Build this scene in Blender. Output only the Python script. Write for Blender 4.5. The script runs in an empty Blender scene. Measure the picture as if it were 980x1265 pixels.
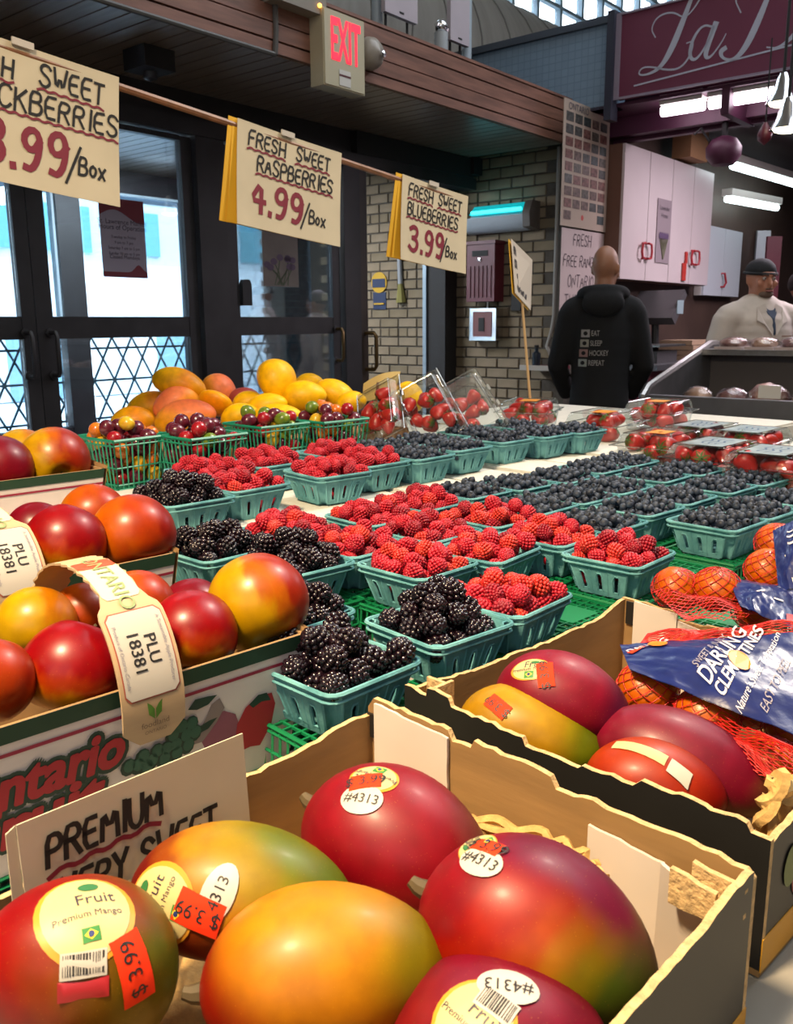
import bpy, bmesh, math, random
from mathutils import Vector, Matrix, Euler, noise
R = math.radians
random.seed(7)
SC = bpy.context.scene
COL = SC.collection
# ------------------------------------------------------------------ camera
FPX, HORIZON, CZ, ROLL = 1080.0, 400.0, 1.30, R(0.4)
PITCH = math.atan((632.5 - HORIZON) / FPX)
cam_d = bpy.data.cameras.new('camera'); cam = bpy.data.objects.new('camera', cam_d); COL.objects.link(cam)
cam_d.sensor_fit = 'VERTICAL'; cam_d.sensor_height = 36.0; cam_d.lens = FPX / 1265.0 * 36.0
cam_d.clip_start = 0.02; cam_d.clip_end = 200
fw = Vector((0, math.cos(PITCH), -math.sin(PITCH)))
cam.matrix_world = Matrix.Translation((0, 0, CZ)) @ fw.to_track_quat('-Z', 'Y').to_matrix().to_4x4() @ Matrix.Rotation(-ROLL, 4, 'Z')
cam_d.dof.use_dof = True; cam_d.dof.focus_distance = 1.0; cam_d.dof.aperture_fstop = 22.0
SC.camera = cam
# ------------------------------------------------------------------ world, lights, exposure
vs = SC.view_settings
vs.view_transform = 'Standard'; vs.look = 'None'; vs.exposure = 0.0; vs.gamma = 1.0; vs.use_curve_mapping = False
SC.cycles.max_bounces = 8; SC.cycles.transparent_max_bounces = 24; SC.cycles.sample_clamp_indirect = 6
SC.cycles.caustics_reflective = False; SC.cycles.caustics_refractive = False
W = bpy.data.worlds.new('world'); SC.world = W; W.use_nodes = True
bg = W.node_tree.nodes['Background']; bg.inputs[0].default_value = (0.80, 0.90, 1.0, 1); bg.inputs[1].default_value = 13.0
BW = R(39.5)                                   # the hall's axes: a' to the right and near, b' to the right and away
def wxy(a, b): return (a * math.cos(BW) + b * math.sin(BW), -a * math.sin(BW) + b * math.cos(BW))
def wp(a, b, z): x, y = wxy(a, b); return Vector((x, y, z))
def area(name, loc, target, size, power, color, shape='RECTANGLE', size_y=None, spread=180):
    d = bpy.data.lights.new(name, 'AREA'); d.shape = shape; d.size = size
    if shape in ('RECTANGLE', 'ELLIPSE'): d.size_y = size_y or size
    d.energy = power; d.color = color; d.spread = R(spread)
    o = bpy.data.objects.new(name, d); COL.objects.link(o)
    o.location = loc; o.rotation_euler = (Vector(target) - Vector(loc)).to_track_quat('-Z', 'Y').to_euler()
    return o
# a warm lamp hangs over the stall, unseen fill lights are added high up to lift the ambient
area('stall_lamp', (-0.60, 0.10, 2.6), (0.05, 0.75, 0.9), 0.28, 44, (1.0, 0.76, 0.46), 'DISK', spread=120)
area('stall_lamp', (1.25, 2.3, 3.2), (0.7, 1.7, 0.9), 0.3, 26, (1.0, 0.86, 0.70), 'DISK', spread=120)
area('overhead_fill', (0.6, -1.2, 6.3), (0.3, 1.2, 0.8), 5.0, 80, (1.0, 0.88, 0.72), size_y=4.0)
area('overhead_fill', (3.4, 4.2, 6.3), (0.6, 3.0, 0.8), 4.5, 230, (0.86, 0.92, 1.0), size_y=4.5)
area('rear_fill', (-1.5, -4.6, 3.6), (-1.6, 5.0, 1.9), 6.0, 90, (0.92, 0.95, 1.0), size_y=3.0)  # added fill from behind the camera, no window stands here
area('vestibule_lamp', tuple(wp(-5.2, 4.2, 2.44)), tuple(wp(-5.4, 4.4, 0)), 0.9, 90, (0.90, 0.95, 1.0))
# ------------------------------------------------------------------ pixel -> place helpers (frame 980 x 1265)
def ray(x, y):
    u = (x - 490) / FPX; v = (632.5 - y) / FPX
    c, s = math.cos(ROLL), math.sin(ROLL)
    u2 = u * c + v * s; v2 = v * c - u * s
    return Vector((u2, math.cos(PITCH) + v2 * math.sin(PITCH), -math.sin(PITCH) + v2 * math.cos(PITCH)))
def onz(x, y, z): r = ray(x, y); return Vector((0, 0, CZ)) + r * ((z - CZ) / r.z)
def aty(x, y, d): r = ray(x, y); return Vector((0, 0, CZ)) + r * (d / r.y)
def on_a(x, y, a):            # hits the hall plane a' = const: returns (b', z)
    r = ray(x, y); t = a / (r.x * math.cos(BW) - r.y * math.sin(BW)); p = r * t
    return (p.x * math.sin(BW) + p.y * math.cos(BW), CZ + p.z)
def on_b(x, y, b):            # hits the hall plane b' = const: returns (a', z)
    r = ray(x, y); t = b / (r.x * math.sin(BW) + r.y * math.cos(BW)); p = r * t
    return (p.x * math.cos(BW) - p.y * math.sin(BW), CZ + p.z)
TW = R(46.0)                                   # the stall's axes
def txy(a, b): return (a * math.cos(TW) + b * math.sin(TW), -a * math.sin(TW) + b * math.cos(TW))
def tp(a, b, z): x, y = txy(a, b); return Vector((x, y, z))
def tab(p): return (p[0] * math.cos(TW) - p[1] * math.sin(TW), p[0] * math.sin(TW) + p[1] * math.cos(TW))
# ------------------------------------------------------------------ materials
MATS = {}
def mat(name, col, rough=0.6, var=0.0, scale=20.0, col2=None, bump=0.0, bscale=None, metal=0.0, spec=0.5, coat=0.0, sss=0.0, emit=None, alpha=None, trans=0.0, stretch=None, sheen=0.0, detail=3.0):
    if name in MATS: return MATS[name]
    m = bpy.data.materials.new(name); m.use_nodes = True; MATS[name] = m
    nt = m.node_tree; b = nt.nodes['Principled BSDF']
    b.inputs['Base Color'].default_value = (*col, 1); b.inputs['Roughness'].default_value = rough
    b.inputs['Metallic'].default_value = metal; b.inputs['Specular IOR Level'].default_value = spec
    b.inputs['Coat Weight'].default_value = coat; b.inputs['Coat Roughness'].default_value = 0.12
    if sheen: b.inputs['Sheen Weight'].default_value = sheen
    if sss: b.inputs['Subsurface Weight'].default_value = sss; b.inputs['Subsurface Radius'].default_value = (0.006, 0.002, 0.001); b.inputs['Subsurface Scale'].default_value = 0.5
    if trans: b.inputs['Transmission Weight'].default_value = trans
    if emit: b.inputs['Emission Color'].default_value = (*emit[0], 1); b.inputs['Emission Strength'].default_value = emit[1]
    if alpha is not None: b.inputs['Alpha'].default_value = alpha
    if var or bump or col2:
        tc = nt.nodes.new('ShaderNodeTexCoord'); mp = nt.nodes.new('ShaderNodeMapping')
        nt.links.new(tc.outputs['Object'], mp.inputs[0])
        if stretch: mp.inputs['Scale'].default_value = stretch
    if var or col2:
        n = nt.nodes.new('ShaderNodeTexNoise'); n.inputs['Scale'].default_value = scale; n.inputs['Detail'].default_value = detail
        nt.links.new(mp.outputs[0], n.inputs['Vector'])
        r = nt.nodes.new('ShaderNodeValToRGB')
        c2 = col2 if col2 else tuple(min(1, c * (1 + var)) for c in col)
        c1 = col if col2 else tuple(c * (1 - var) for c in col)
        r.color_ramp.elements[0].color = (*c1, 1); r.color_ramp.elements[1].color = (*c2, 1)
        r.color_ramp.elements[0].position = 0.32; r.color_ramp.elements[1].position = 0.68
        nt.links.new(n.outputs['Fac'], r.inputs[0]); nt.links.new(r.outputs[0], b.inputs['Base Color'])
    if bump:
        n2 = nt.nodes.new('ShaderNodeTexNoise'); n2.inputs['Scale'].default_value = bscale or scale; n2.inputs['Detail'].default_value = 4
        nt.links.new(mp.outputs[0], n2.inputs['Vector'])
        bp = nt.nodes.new('ShaderNodeBump'); bp.inputs['Strength'].default_value = bump; bp.inputs['Distance'].default_value = 0.002
        nt.links.new(n2.outputs['Fac'], bp.inputs['Height']); nt.links.new(bp.outputs[0], b.inputs['Normal'])
    return m
def glassy(name, tint=(1, 1, 1), refl=0.12, rough=0.03, fk=0.6, bump=0.0, bscale=60):
    if name in MATS: return MATS[name]
    m = bpy.data.materials.new(name); m.use_nodes = True; MATS[name] = m
    nt = m.node_tree; nt.nodes.remove(nt.nodes['Principled BSDF']); out = nt.nodes['Material Output']
    t = nt.nodes.new('ShaderNodeBsdfTransparent'); t.inputs[0].default_value = (*tint, 1)
    g = nt.nodes.new('ShaderNodeBsdfGlossy'); g.inputs['Roughness'].default_value = rough
    lw = nt.nodes.new('ShaderNodeLayerWeight'); lw.inputs['Blend'].default_value = 0.35
    mm = nt.nodes.new('ShaderNodeMath'); mm.operation = 'MULTIPLY_ADD'; mm.inputs[1].default_value = fk; mm.inputs[2].default_value = refl
    nt.links.new(lw.outputs['Fresnel'], mm.inputs[0])
    mx = nt.nodes.new('ShaderNodeMixShader'); nt.links.new(mm.outputs[0], mx.inputs[0])
    nt.links.new(t.outputs[0], mx.inputs[1]); nt.links.new(g.outputs[0], mx.inputs[2]); nt.links.new(mx.outputs[0], out.inputs[0])
    if bump:
        tc = nt.nodes.new('ShaderNodeTexCoord'); n2 = nt.nodes.new('ShaderNodeTexNoise'); n2.inputs['Scale'].default_value = bscale
        nt.links.new(tc.outputs['Object'], n2.inputs['Vector'])
        bp = nt.nodes.new('ShaderNodeBump'); bp.inputs['Strength'].default_value = bump; bp.inputs['Distance'].default_value = 0.004
        nt.links.new(n2.outputs['Fac'], bp.inputs['Height'])
        for nn in (g, lw): nt.links.new(bp.outputs[0], nn.inputs['Normal'])
    return m
# ------------------------------------------------------------------ mesh helpers
class MB:
    def __init__(self): self.v = []; self.f = []; self.mi = []; self.cur = 0
    def add(self, vs_, fs_):
        n = len(self.v); self.v += [tuple(p) for p in vs_]; self.f += [tuple(i + n for i in f) for f in fs_]; self.mi += [self.cur] * len(fs_); return self
    def box(self, c, s, rot=None):
        x, y, z = s[0] / 2, s[1] / 2, s[2] / 2
        P = [Vector((i, j, k)) for k in (-z, z) for j in (-y, y) for i in (-x, x)]
        if rot is not None: P = [rot @ p for p in P]
        c = Vector(c)
        return self.add([c + p for p in P], [(0, 2, 3, 1), (4, 5, 7, 6), (0, 1, 5, 4), (2, 6, 7, 3), (0, 4, 6, 2), (1, 3, 7, 5)])
    def box2(self, lo, hi): return self.box([(a + b) / 2 for a, b in zip(lo, hi)], [abs(b - a) for a, b in zip(lo, hi)])
    def tube(self, pts, r, n=8, close=False, cap=True, rs=None, flat=None):
        pts = [Vector(p) for p in pts]; m = len(pts); rings = []; prev = None
        for i, p in enumerate(pts):
            if close: t = pts[(i + 1) % m] - pts[i - 1]
            else: t = pts[min(i + 1, m - 1)] - pts[max(i - 1, 0)]
            if t.length < 1e-9: t = Vector((0, 0, 1))
            t.normalize()
            if prev is None:
                up = Vector((0, 0, 1)) if abs(t.z) < 0.9 else Vector((1, 0, 0))
                nx = t.cross(up).normalized()
            else:
                nx = prev - t * prev.dot(t)
                nx = nx.normalized() if nx.length > 1e-6 else t.orthogonal().normalized()
            prev = nx; ny = t.cross(nx); rr = rs[i] if rs else r
            fl = flat or 1.0
            rings.append([p + nx * math.cos(2 * math.pi * k / n) * rr + ny * math.sin(2 * math.pi * k / n) * rr * fl for k in range(n)])
        vs_ = [q for rg in rings for q in rg]; fs = []
        for i in range(m if close else m - 1):
            j = (i + 1) % m
            for k in range(n): fs.append((i * n + k, i * n + (k + 1) % n, j * n + (k + 1) % n, j * n + k))
        if cap and not close: fs.append(tuple(range(n))[::-1]); fs.append(tuple((m - 1) * n + k for k in range(n)))
        return self.add(vs_, fs)
    def lathe(self, prof, n=24, c=(0, 0, 0), rot=None):
        c = Vector(c); vs_ = []; fs = []
        for (r, z) in prof:
            for k in range(n):
                p = Vector((r * math.cos(2 * math.pi * k / n), r * math.sin(2 * math.pi * k / n), z))
                vs_.append(c + (rot @ p if rot is not None else p))
        for i in range(len(prof) - 1):
            for k in range(n): fs.append((i * n + k, i * n + (k + 1) % n, (i + 1) * n + (k + 1) % n, (i + 1) * n + k))
        if prof[0][0] > 1e-6: fs.append(tuple(range(n))[::-1])
        if prof[-1][0] > 1e-6: fs.append(tuple((len(prof) - 1) * n + k for k in range(n)))
        return self.add(vs_, fs)
    def ext(self, poly, d, M=None):           # polygon in local xy extruded along local +z by d
        n = len(poly); vs_ = [Vector((p[0], p[1], 0)) for p in poly] + [Vector((p[0], p[1], d)) for p in poly]
        if M is not None: vs_ = [M @ v for v in vs_]
        fs = [tuple(range(n))[::-1], tuple(range(n, 2 * n))] + [(i, (i + 1) % n, n + (i + 1) % n, n + i) for i in range(n)]
        return self.add(vs_, fs)
    def grid(self, fn, nu, nv, closeu=False):
        vs_ = []; fs = []
        mu = nu if closeu else nu + 1
        for j in range(nv + 1):
            for i in range(mu): vs_.append(fn(i / nu, j / nv))
        for j in range(nv):
            for i in range(nu):
                i2 = (i + 1) % mu
                fs.append((j * mu + i, j * mu + i2, (j + 1) * mu + i2, (j + 1) * mu + i))
        return self.add(vs_, fs)
    def ico(self, c, r, sub=1, sc=(1, 1, 1), rot=None):
        V, F = ICO[sub]; c = Vector(c); out = []
        for p in V:
            q = Vector((p[0] * sc[0] * r, p[1] * sc[1] * r, p[2] * sc[2] * r))
            if rot is not None: q = rot @ q
            out.append(c + q)
        return self.add(out, F)
    def xf(self, M, i0=0): self.v = self.v[:i0] + [tuple(M @ Vector(p)) for p in self.v[i0:]]; return self
    def mesh(self, name, mats, smooth=True, sharp=40):
        me = bpy.data.meshes.new(name); me.from_pydata(self.v, [], self.f)
        for m_ in (mats if isinstance(mats, (list, tuple)) else [mats]): me.materials.append(m_)
        if any(self.mi): me.polygons.foreach_set('material_index', self.mi)
        me.update()
        if smooth:
            me.polygons.foreach_set('use_smooth', [True] * len(me.polygons))
            if sharp: me.set_sharp_from_angle(angle=R(sharp))
        return me
    def build(self, name, mats, parent=None, loc=None, rot=None, smooth=True, sharp=40):
        return link(name, self.mesh(name, mats, smooth, sharp), parent, loc, rot)
ICO = {}
for s_ in (1, 2, 3):
    bm_ = bmesh.new(); bmesh.ops.create_icosphere(bm_, subdivisions=s_, radius=1.0)
    ICO[s_] = ([tuple(v.co) for v in bm_.verts], [tuple(v.index for v in f.verts) for f in bm_.faces]); bm_.free()
def link(name, data, parent=None, loc=None, rot=None):
    o = bpy.data.objects.new(name, data); COL.objects.link(o)
    if parent is not None: o.parent = parent
    if loc is not None: o.location = loc
    if rot is not None: o.rotation_euler = rot
    return o
def tag(o, label, cat, group=None):
    o['label'] = label; o['category'] = cat
    if group: o['group'] = group
    return o
def thing(name, label, cat, loc=(0, 0, 0), rot=(0, 0, 0), group=None, parent=None):
    return tag(link(name, None, None, loc, rot), label, cat, group)
def struct(o): o['kind'] = 'structure'; return o
def dup(root, parent=None):
    c = root.copy(); COL.objects.link(c)
    if parent is not None: c.parent = parent
    for ch in list(root.children): dup(ch, c)
    return c
def bake(o):                                   # apply the object's modifiers, return the mesh, drop the object
    dg = bpy.context.evaluated_depsgraph_get(); me = bpy.data.meshes.new_from_object(o.evaluated_get(dg)); bpy.data.objects.remove(o); return me
def frame(org, x, y, z=None):                  # matrix from axes
    x = Vector(x).normalized(); y = Vector(y); z = x.cross(y).normalized() if z is None else Vector(z).normalized(); y = z.cross(x)
    return Matrix(((x.x, y.x, z.x, org[0]), (x.y, y.y, z.y, org[1]), (x.z, y.z, z.z, org[2]), (0, 0, 0, 1)))
def put(o, M): o.matrix_world = M; return o
def hexc(h):                                   # sRGB hex -> linear
    c = [int(h[i:i + 2], 16) / 255 for i in (0, 2, 4)]
    return tuple(x / 12.92 if x <= .04045 else ((x + .055) / 1.055) ** 2.4 for x in c)
# ------------------------------------------------------------------ lettering
G = {'A': [[(0, 0), (2, 6), (4, 0)], [(.8, 2.2), (3.2, 2.2)]],
'B': [[(0, 0), (0, 6), (2.6, 6), (3.4, 5.2), (3.4, 4), (2.6, 3.2), (0, 3.2)], [(2.6, 3.2), (3.8, 2.4), (3.8, .9), (2.8, 0), (0, 0)]],
'C': [[(4, 5), (3, 6), (1.2, 6), (0, 4.6), (0, 1.4), (1.2, 0), (3, 0), (4, 1)]],
'D': [[(0, 0), (0, 6), (2.2, 6), (4, 4.4), (4, 1.6), (2.2, 0), (0, 0)]],
'E': [[(3.6, 6), (0, 6), (0, 0), (3.6, 0)], [(0, 3.1), (3, 3.1)]], 'F': [[(3.6, 6), (0, 6), (0, 0)], [(0, 3.1), (2.8, 3.1)]],
'G': [[(4, 5), (3, 6), (1.2, 6), (0, 4.6), (0, 1.4), (1.2, 0), (3, 0), (4, 1.2), (4, 2.8), (2.4, 2.8)]],
'H': [[(0, 0), (0, 6)], [(4, 0), (4, 6)], [(0, 3), (4, 3)]], 'I': [[(1, 0), (1, 6)]], 'J': [[(3.4, 6), (3.4, 1.2), (2.4, 0), (1, 0), (0, 1.2)]],
'K': [[(0, 0), (0, 6)], [(3.8, 6), (0, 2.6)], [(1.2, 3.6), (4, 0)]], 'L': [[(0, 6), (0, 0), (3.6, 0)]],
'M': [[(0, 0), (.4, 6), (2.4, 1.6), (4.4, 6), (4.8, 0)]], 'N': [[(0, 0), (0, 6), (4, 0), (4, 6)]],
'O': [[(2, 6), (.6, 5.2), (0, 3), (.6, .8), (2, 0), (3.4, .8), (4, 3), (3.4, 5.2), (2, 6)]],
'P': [[(0, 0), (0, 6), (2.8, 6), (3.8, 5.2), (3.8, 3.8), (2.8, 2.9), (0, 2.9)]],
'R': [[(0, 0), (0, 6), (2.8, 6), (3.8, 5.2), (3.8, 4), (2.8, 3.1), (0, 3.1)], [(1.8, 3.1), (4, 0)]],
'S': [[(3.8, 5), (2.8, 6), (1, 6), (.1, 5), (.4, 3.8), (3.2, 2.5), (3.9, 1.2), (2.8, 0), (1, 0), (0, 1)]],
'T': [[(0, 6), (4, 6)], [(2, 6), (2, 0)]], 'U': [[(0, 6), (0, 1.4), (1.2, 0), (2.8, 0), (4, 1.4), (4, 6)]], 'V': [[(0, 6), (2, 0), (4, 6)]],
'W': [[(0, 6), (1.2, 0), (2.5, 4), (3.8, 0), (5, 6)]], 'X': [[(0, 0), (4, 6)], [(0, 6), (4, 0)]], 'Y': [[(0, 6), (2, 3), (4, 6)], [(2, 3), (1.6, 0)]],
'Z': [[(0, 6), (4, 6), (0, 0), (4, 0)]], '0': [[(2, 6), (.4, 4.6), (.4, 1.4), (2, 0), (3.6, 1.4), (3.6, 4.6), (2, 6)]],
'1': [[(1, 5), (2, 6), (2, 0)]], '2': [[(0, 4.8), (1, 6), (3, 6), (3.8, 4.6), (0, 0), (4, 0)]],
'3': [[(.2, 5.4), (1.6, 6), (3, 5.8), (3.7, 4.7), (3, 3.5), (1.6, 3.2)], [(1.6, 3.2), (3.2, 2.9), (4, 1.7), (3.2, .3), (1.4, -.1), (0, .9)]],
'4': [[(2.9, 0), (2.9, 6), (0, 2.1), (4, 2.1)]], '5': [[(3.6, 6), (.6, 6), (.3, 3.4), (2.4, 3.6), (3.8, 2), (2.6, 0), (0, .6)]],
'8': [[(2, 3.2), (.4, 4.5), (2, 6), (3.6, 4.5), (2, 3.2), (.1, 1.6), (2, 0), (3.9, 1.6), (2, 3.2)]],
'9': [[(3.6, 4.4), (2.6, 3), (1, 3), (.2, 4.4), (1, 5.9), (2.7, 6), (3.6, 4.6), (3.3, 1.6), (2.2, 0), (.9, .2)]],
'.': [[(.5, 0), (.5, .35)]], '/': [[(0, -.9), (2.6, 6.4)]], '&': [[(4, 0), (.8, 4.6), (1.6, 6), (2.6, 4.8), (.2, 1.6), (1.2, 0), (3.8, 2.2)]],
'o': [[(1.4, 3.6), (.3, 2.9), (0, 1.7), (.4, .4), (1.4, 0), (2.4, .5), (2.8, 1.8), (2.4, 3), (1.4, 3.6)]], 'x': [[(0, 0), (2.8, 3.6)], [(0, 3.6), (2.8, 0)]],
'$': [[(3.8, 5), (2.8, 6), (1, 6), (.1, 5), (.4, 3.8), (3.2, 2.5), (3.9, 1.2), (2.8, 0), (1, 0), (0, 1)], [(2, -.7), (2, 6.7)]]}
def smooth_line(p, it=1):
    for _ in range(it):
        if len(p) < 3: return p
        q = [p[0]]
        for a, b in zip(p, p[1:]):
            q.append((a[0] * .75 + b[0] * .25, a[1] * .75 + b[1] * .25)); q.append((a[0] * .25 + b[0] * .75, a[1] * .25 + b[1] * .75))
        q.append(p[-1]); p = q
    return p
def ribbon(mb, pts, w, z=0.0, ws=None, fn=None):
    L = []; n = len(pts)
    for i in range(n):
        a = pts[max(i - 1, 0)]; b = pts[min(i + 1, n - 1)]
        t = Vector((b[0] - a[0], b[1] - a[1])); t = t.normalized() if t.length > 1e-9 else Vector((1, 0))
        ww = (ws[i] if ws else w) / 2; nx = Vector((-t.y, t.x)) * ww
        e = Vector((0, 0))
        if i == 0: e = -t * ww * .8
        if i == n - 1: e = t * ww * .8
        p = Vector(pts[i]) + e; L += [(p.x + nx.x, p.y + nx.y, z), (p.x - nx.x, p.y - nx.y, z)]
    if fn: L = [fn(*q) for q in L]
    mb.add(L, [(2 * i, 2 * i + 1, 2 * i + 3, 2 * i + 2) for i in range(n - 1)])
def hand(mb, text, x, y, h, w, adv=1.0, slope=0.0, jit=0.12, z=0.001, rng=None, italic=0.08, fn=None, sm=1):
    rng = rng or random.Random(hash(text) % 999); s = h / 6.0; cx = x
    for ch in text:
        if ch == ' ': cx += 3.4 * s * adv; continue
        st = G.get(ch) or G.get(ch.upper()); wd = max(p[0] for t in st for p in t)
        dy = rng.uniform(-jit, jit) * 2 * s; sc = 1 + rng.uniform(-jit, jit) * .5
        for t in st:
            pts = [((p[0] * sc + rng.uniform(-jit, jit)), (p[1] * sc + rng.uniform(-jit, jit))) for p in t]
            pts = smooth_line(pts, sm)
            P = [(cx + p[0] * s * adv + p[1] * s * italic, y + slope * (cx - x) + p[1] * s + dy) for p in pts]
            if len(P) == 2: P = [P[0], ((P[0][0] + P[1][0]) / 2, (P[0][1] + P[1][1]) / 2), P[1]]
            ribbon(mb, P, w, z, fn=fn)
        cx += (wd + 1.5) * s * adv
    return cx
def wavy(mb, x0, y0, x1, y1, w, amp, n=None, z=0.0012, fn=None):
    L = math.hypot(x1 - x0, y1 - y0); n = n or max(8, int(L / (amp * 2.2)))
    pts = [(x0 + (x1 - x0) * i / n, y0 + (y1 - y0) * i / n + (amp if i % 2 else -amp) * .5) for i in range(n + 1)]
    ribbon(mb, smooth_line(pts, 1), w, z, fn=fn)
def typed(text, size=1.0, align='CENTER', bold=0.0, ext=0.0):       # built-in font -> (verts, faces), cap height about .7*size
    cu = bpy.data.curves.new('t', 'FONT'); cu.body = text; cu.size = size; cu.align_x = align; cu.offset = bold; cu.resolution_u = 3; cu.extrude = ext
    o = bpy.data.objects.new('t', cu); COL.objects.link(o)
    dg = bpy.context.evaluated_depsgraph_get(); me = bpy.data.meshes.new_from_object(o.evaluated_get(dg))
    V = [tuple(v.co) for v in me.vertices]; F = [tuple(p.vertices) for p in me.polygons]
    bpy.data.objects.remove(o); bpy.data.curves.remove(cu); bpy.data.meshes.remove(me); return V, F
def type_to(mb, text, x, y, size, z=0.001, align='CENTER', bold=0.0, sx=1.0, rot=0.0, fn=None):
    V, F = typed(text, 1.0, align, bold); c, s = math.cos(rot), math.sin(rot); out = []
    for p in V:
        px, py = p[0] * size * sx, p[1] * size; q = (x + px * c - py * s, y + px * s + py * c, z)
        out.append(fn(*q) if fn else q)
    mb.add(out, F)
# ================================================================== THE HALL
WROT = (0, 0, -BW)
class WB:                                      # root in hall axes; shapes given in hall coordinates (a, b, z)
    def __init__(self, name, base, label=None, cat=None, group=None, structure=False):
        self.base = Vector(base); self.o = link(name, None, None, wp(*base), WROT)
        if label: tag(self.o, label, cat, group)
        if structure: struct(self.o)
    def part(self, name, mb, m, parent=None, **k):
        mb.xf(Matrix.Translation(-self.base)); return mb.build(name, m, parent or self.o, **k)
def wsolo(name, mb, m, base, label=None, cat=None, group=None, structure=False, **k):
    mb.xf(Matrix.Translation(-Vector(base))); o = mb.build(name, m, None, wp(*base), WROT, **k)
    if label: tag(o, label, cat, group)
    if structure: struct(o)
    return o
def B2(*bx):
    m = MB()
    for lo, hi in bx: m.box2(lo, hi)
    return m
aD, bW, aF, zS = -4.0, 5.78, -3.17, 2.50
m_frame = mat('dark_bronze_frame', hexc('2c2a2c'), .45, .25, 6)
m_glass = glassy('door_glass', (.86, .93, .98), .05, .02)
m_floor = mat('hall_floor', hexc('4a4642'), .5, .2, 3)
m_brick = mat('grey_brown_brick', hexc('7d6f5b'), .85, .22, 3.5, bump=.5, bscale=60)
m_brick2 = mat('dark_grey_brown_brick', hexc('726550'), .85, .22, 3.5, bump=.5, bscale=60)
m_mortar = mat('mortar', hexc('4a443d'), .95, .15, 30)
m_soffit = mat('soffit_plank', hexc('85766a'), .30, .2, 5, stretch=(.6, 8, 8), bump=.15, bscale=30)
m_fascia = mat('fascia_board', hexc('80594a'), .5, .28, 4, stretch=(8, .8, 8), bump=.2, bscale=20)
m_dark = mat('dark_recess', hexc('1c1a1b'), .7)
m_white = mat('white_paint', hexc('d8d4cc'), .5, .05, 4)
m_steel = mat('brushed_steel', hexc('9a9896'), .32, .1, 30, metal=.9)
m_chrome = mat('chrome', (.75, .75, .76), .15, metal=1.0)
m_alu = mat('aluminium_post', hexc('8c9aa4'), .4, metal=.6)
# floor, roof and the hall walls that the light bounces off
wsolo('floor', B2(((-6.5, -7, -.1), (8, 25, 0))), m_floor, (0, 0, 0), structure=True)
m_plaster = mat('hall_plaster', hexc('b5aea4'), .9, .08, 2)
wsolo('ceiling', B2(((-7.3, -7, 8.0), (8, 25, 8.15))), m_plaster, (0, 0, 8.0), structure=True)
wsolo('wall_rear', B2(((-7.3, -7.15, 0), (8, -7, 8.0))), m_plaster, (0, -7, 0), structure=True)
wsolo('wall_right', B2(((8, -7, 0), (8.15, 25, 8.0))), m_plaster, (8, 0, 0), structure=True)
wsolo('wall_far', B2(((-7.3, 25, 0), (8, 25.15, 8.0))), m_plaster, (0, 25, 0), structure=True)
# upper wall behind the soffit with its clerestory
aC = -7.2
up = MB(); zt0, zt1 = 5.0, 7.5
up.box2((aC - .1, -7, 2.55), (aC, 25, zt0)); up.box2((aC - .1, -7, zt1), (aC, 25, 8.0)); up.box2((aC - .1, -7, zt0), (aC, 2.0, zt1)); up.box2((aC - .1, 24.01, zt0), (aC, 25, zt1))
wsolo('wall_clerestory', up, m_plaster, (aC, 0, 2.55), structure=True)
cw = WB('window_4', (aC, 7.0, zt0), structure=True)
for k in range(33):
    b0 = 2.0 + k * .667; cw.part('mullion', B2(((aC - .08, b0 - .035, zt0), (aC + .02, b0 + .035, zt1))), mat('pale_blue_mullion', hexc('9fb4c2'), .5))
    cw.part('pane', B2(((aC - .05, b0 + .036, zt0), (aC - .045, b0 + .631, zt1))), glassy('clear_pane', (.97, .99, 1), .04, .02))
for zz in (5.9, 6.35, 6.8): cw.part('transom', B2(((aC - .07, 2.0, zz - .025), (aC + .015, 24.0, zz + .025))), MATS['pale_blue_mullion'])
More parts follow.
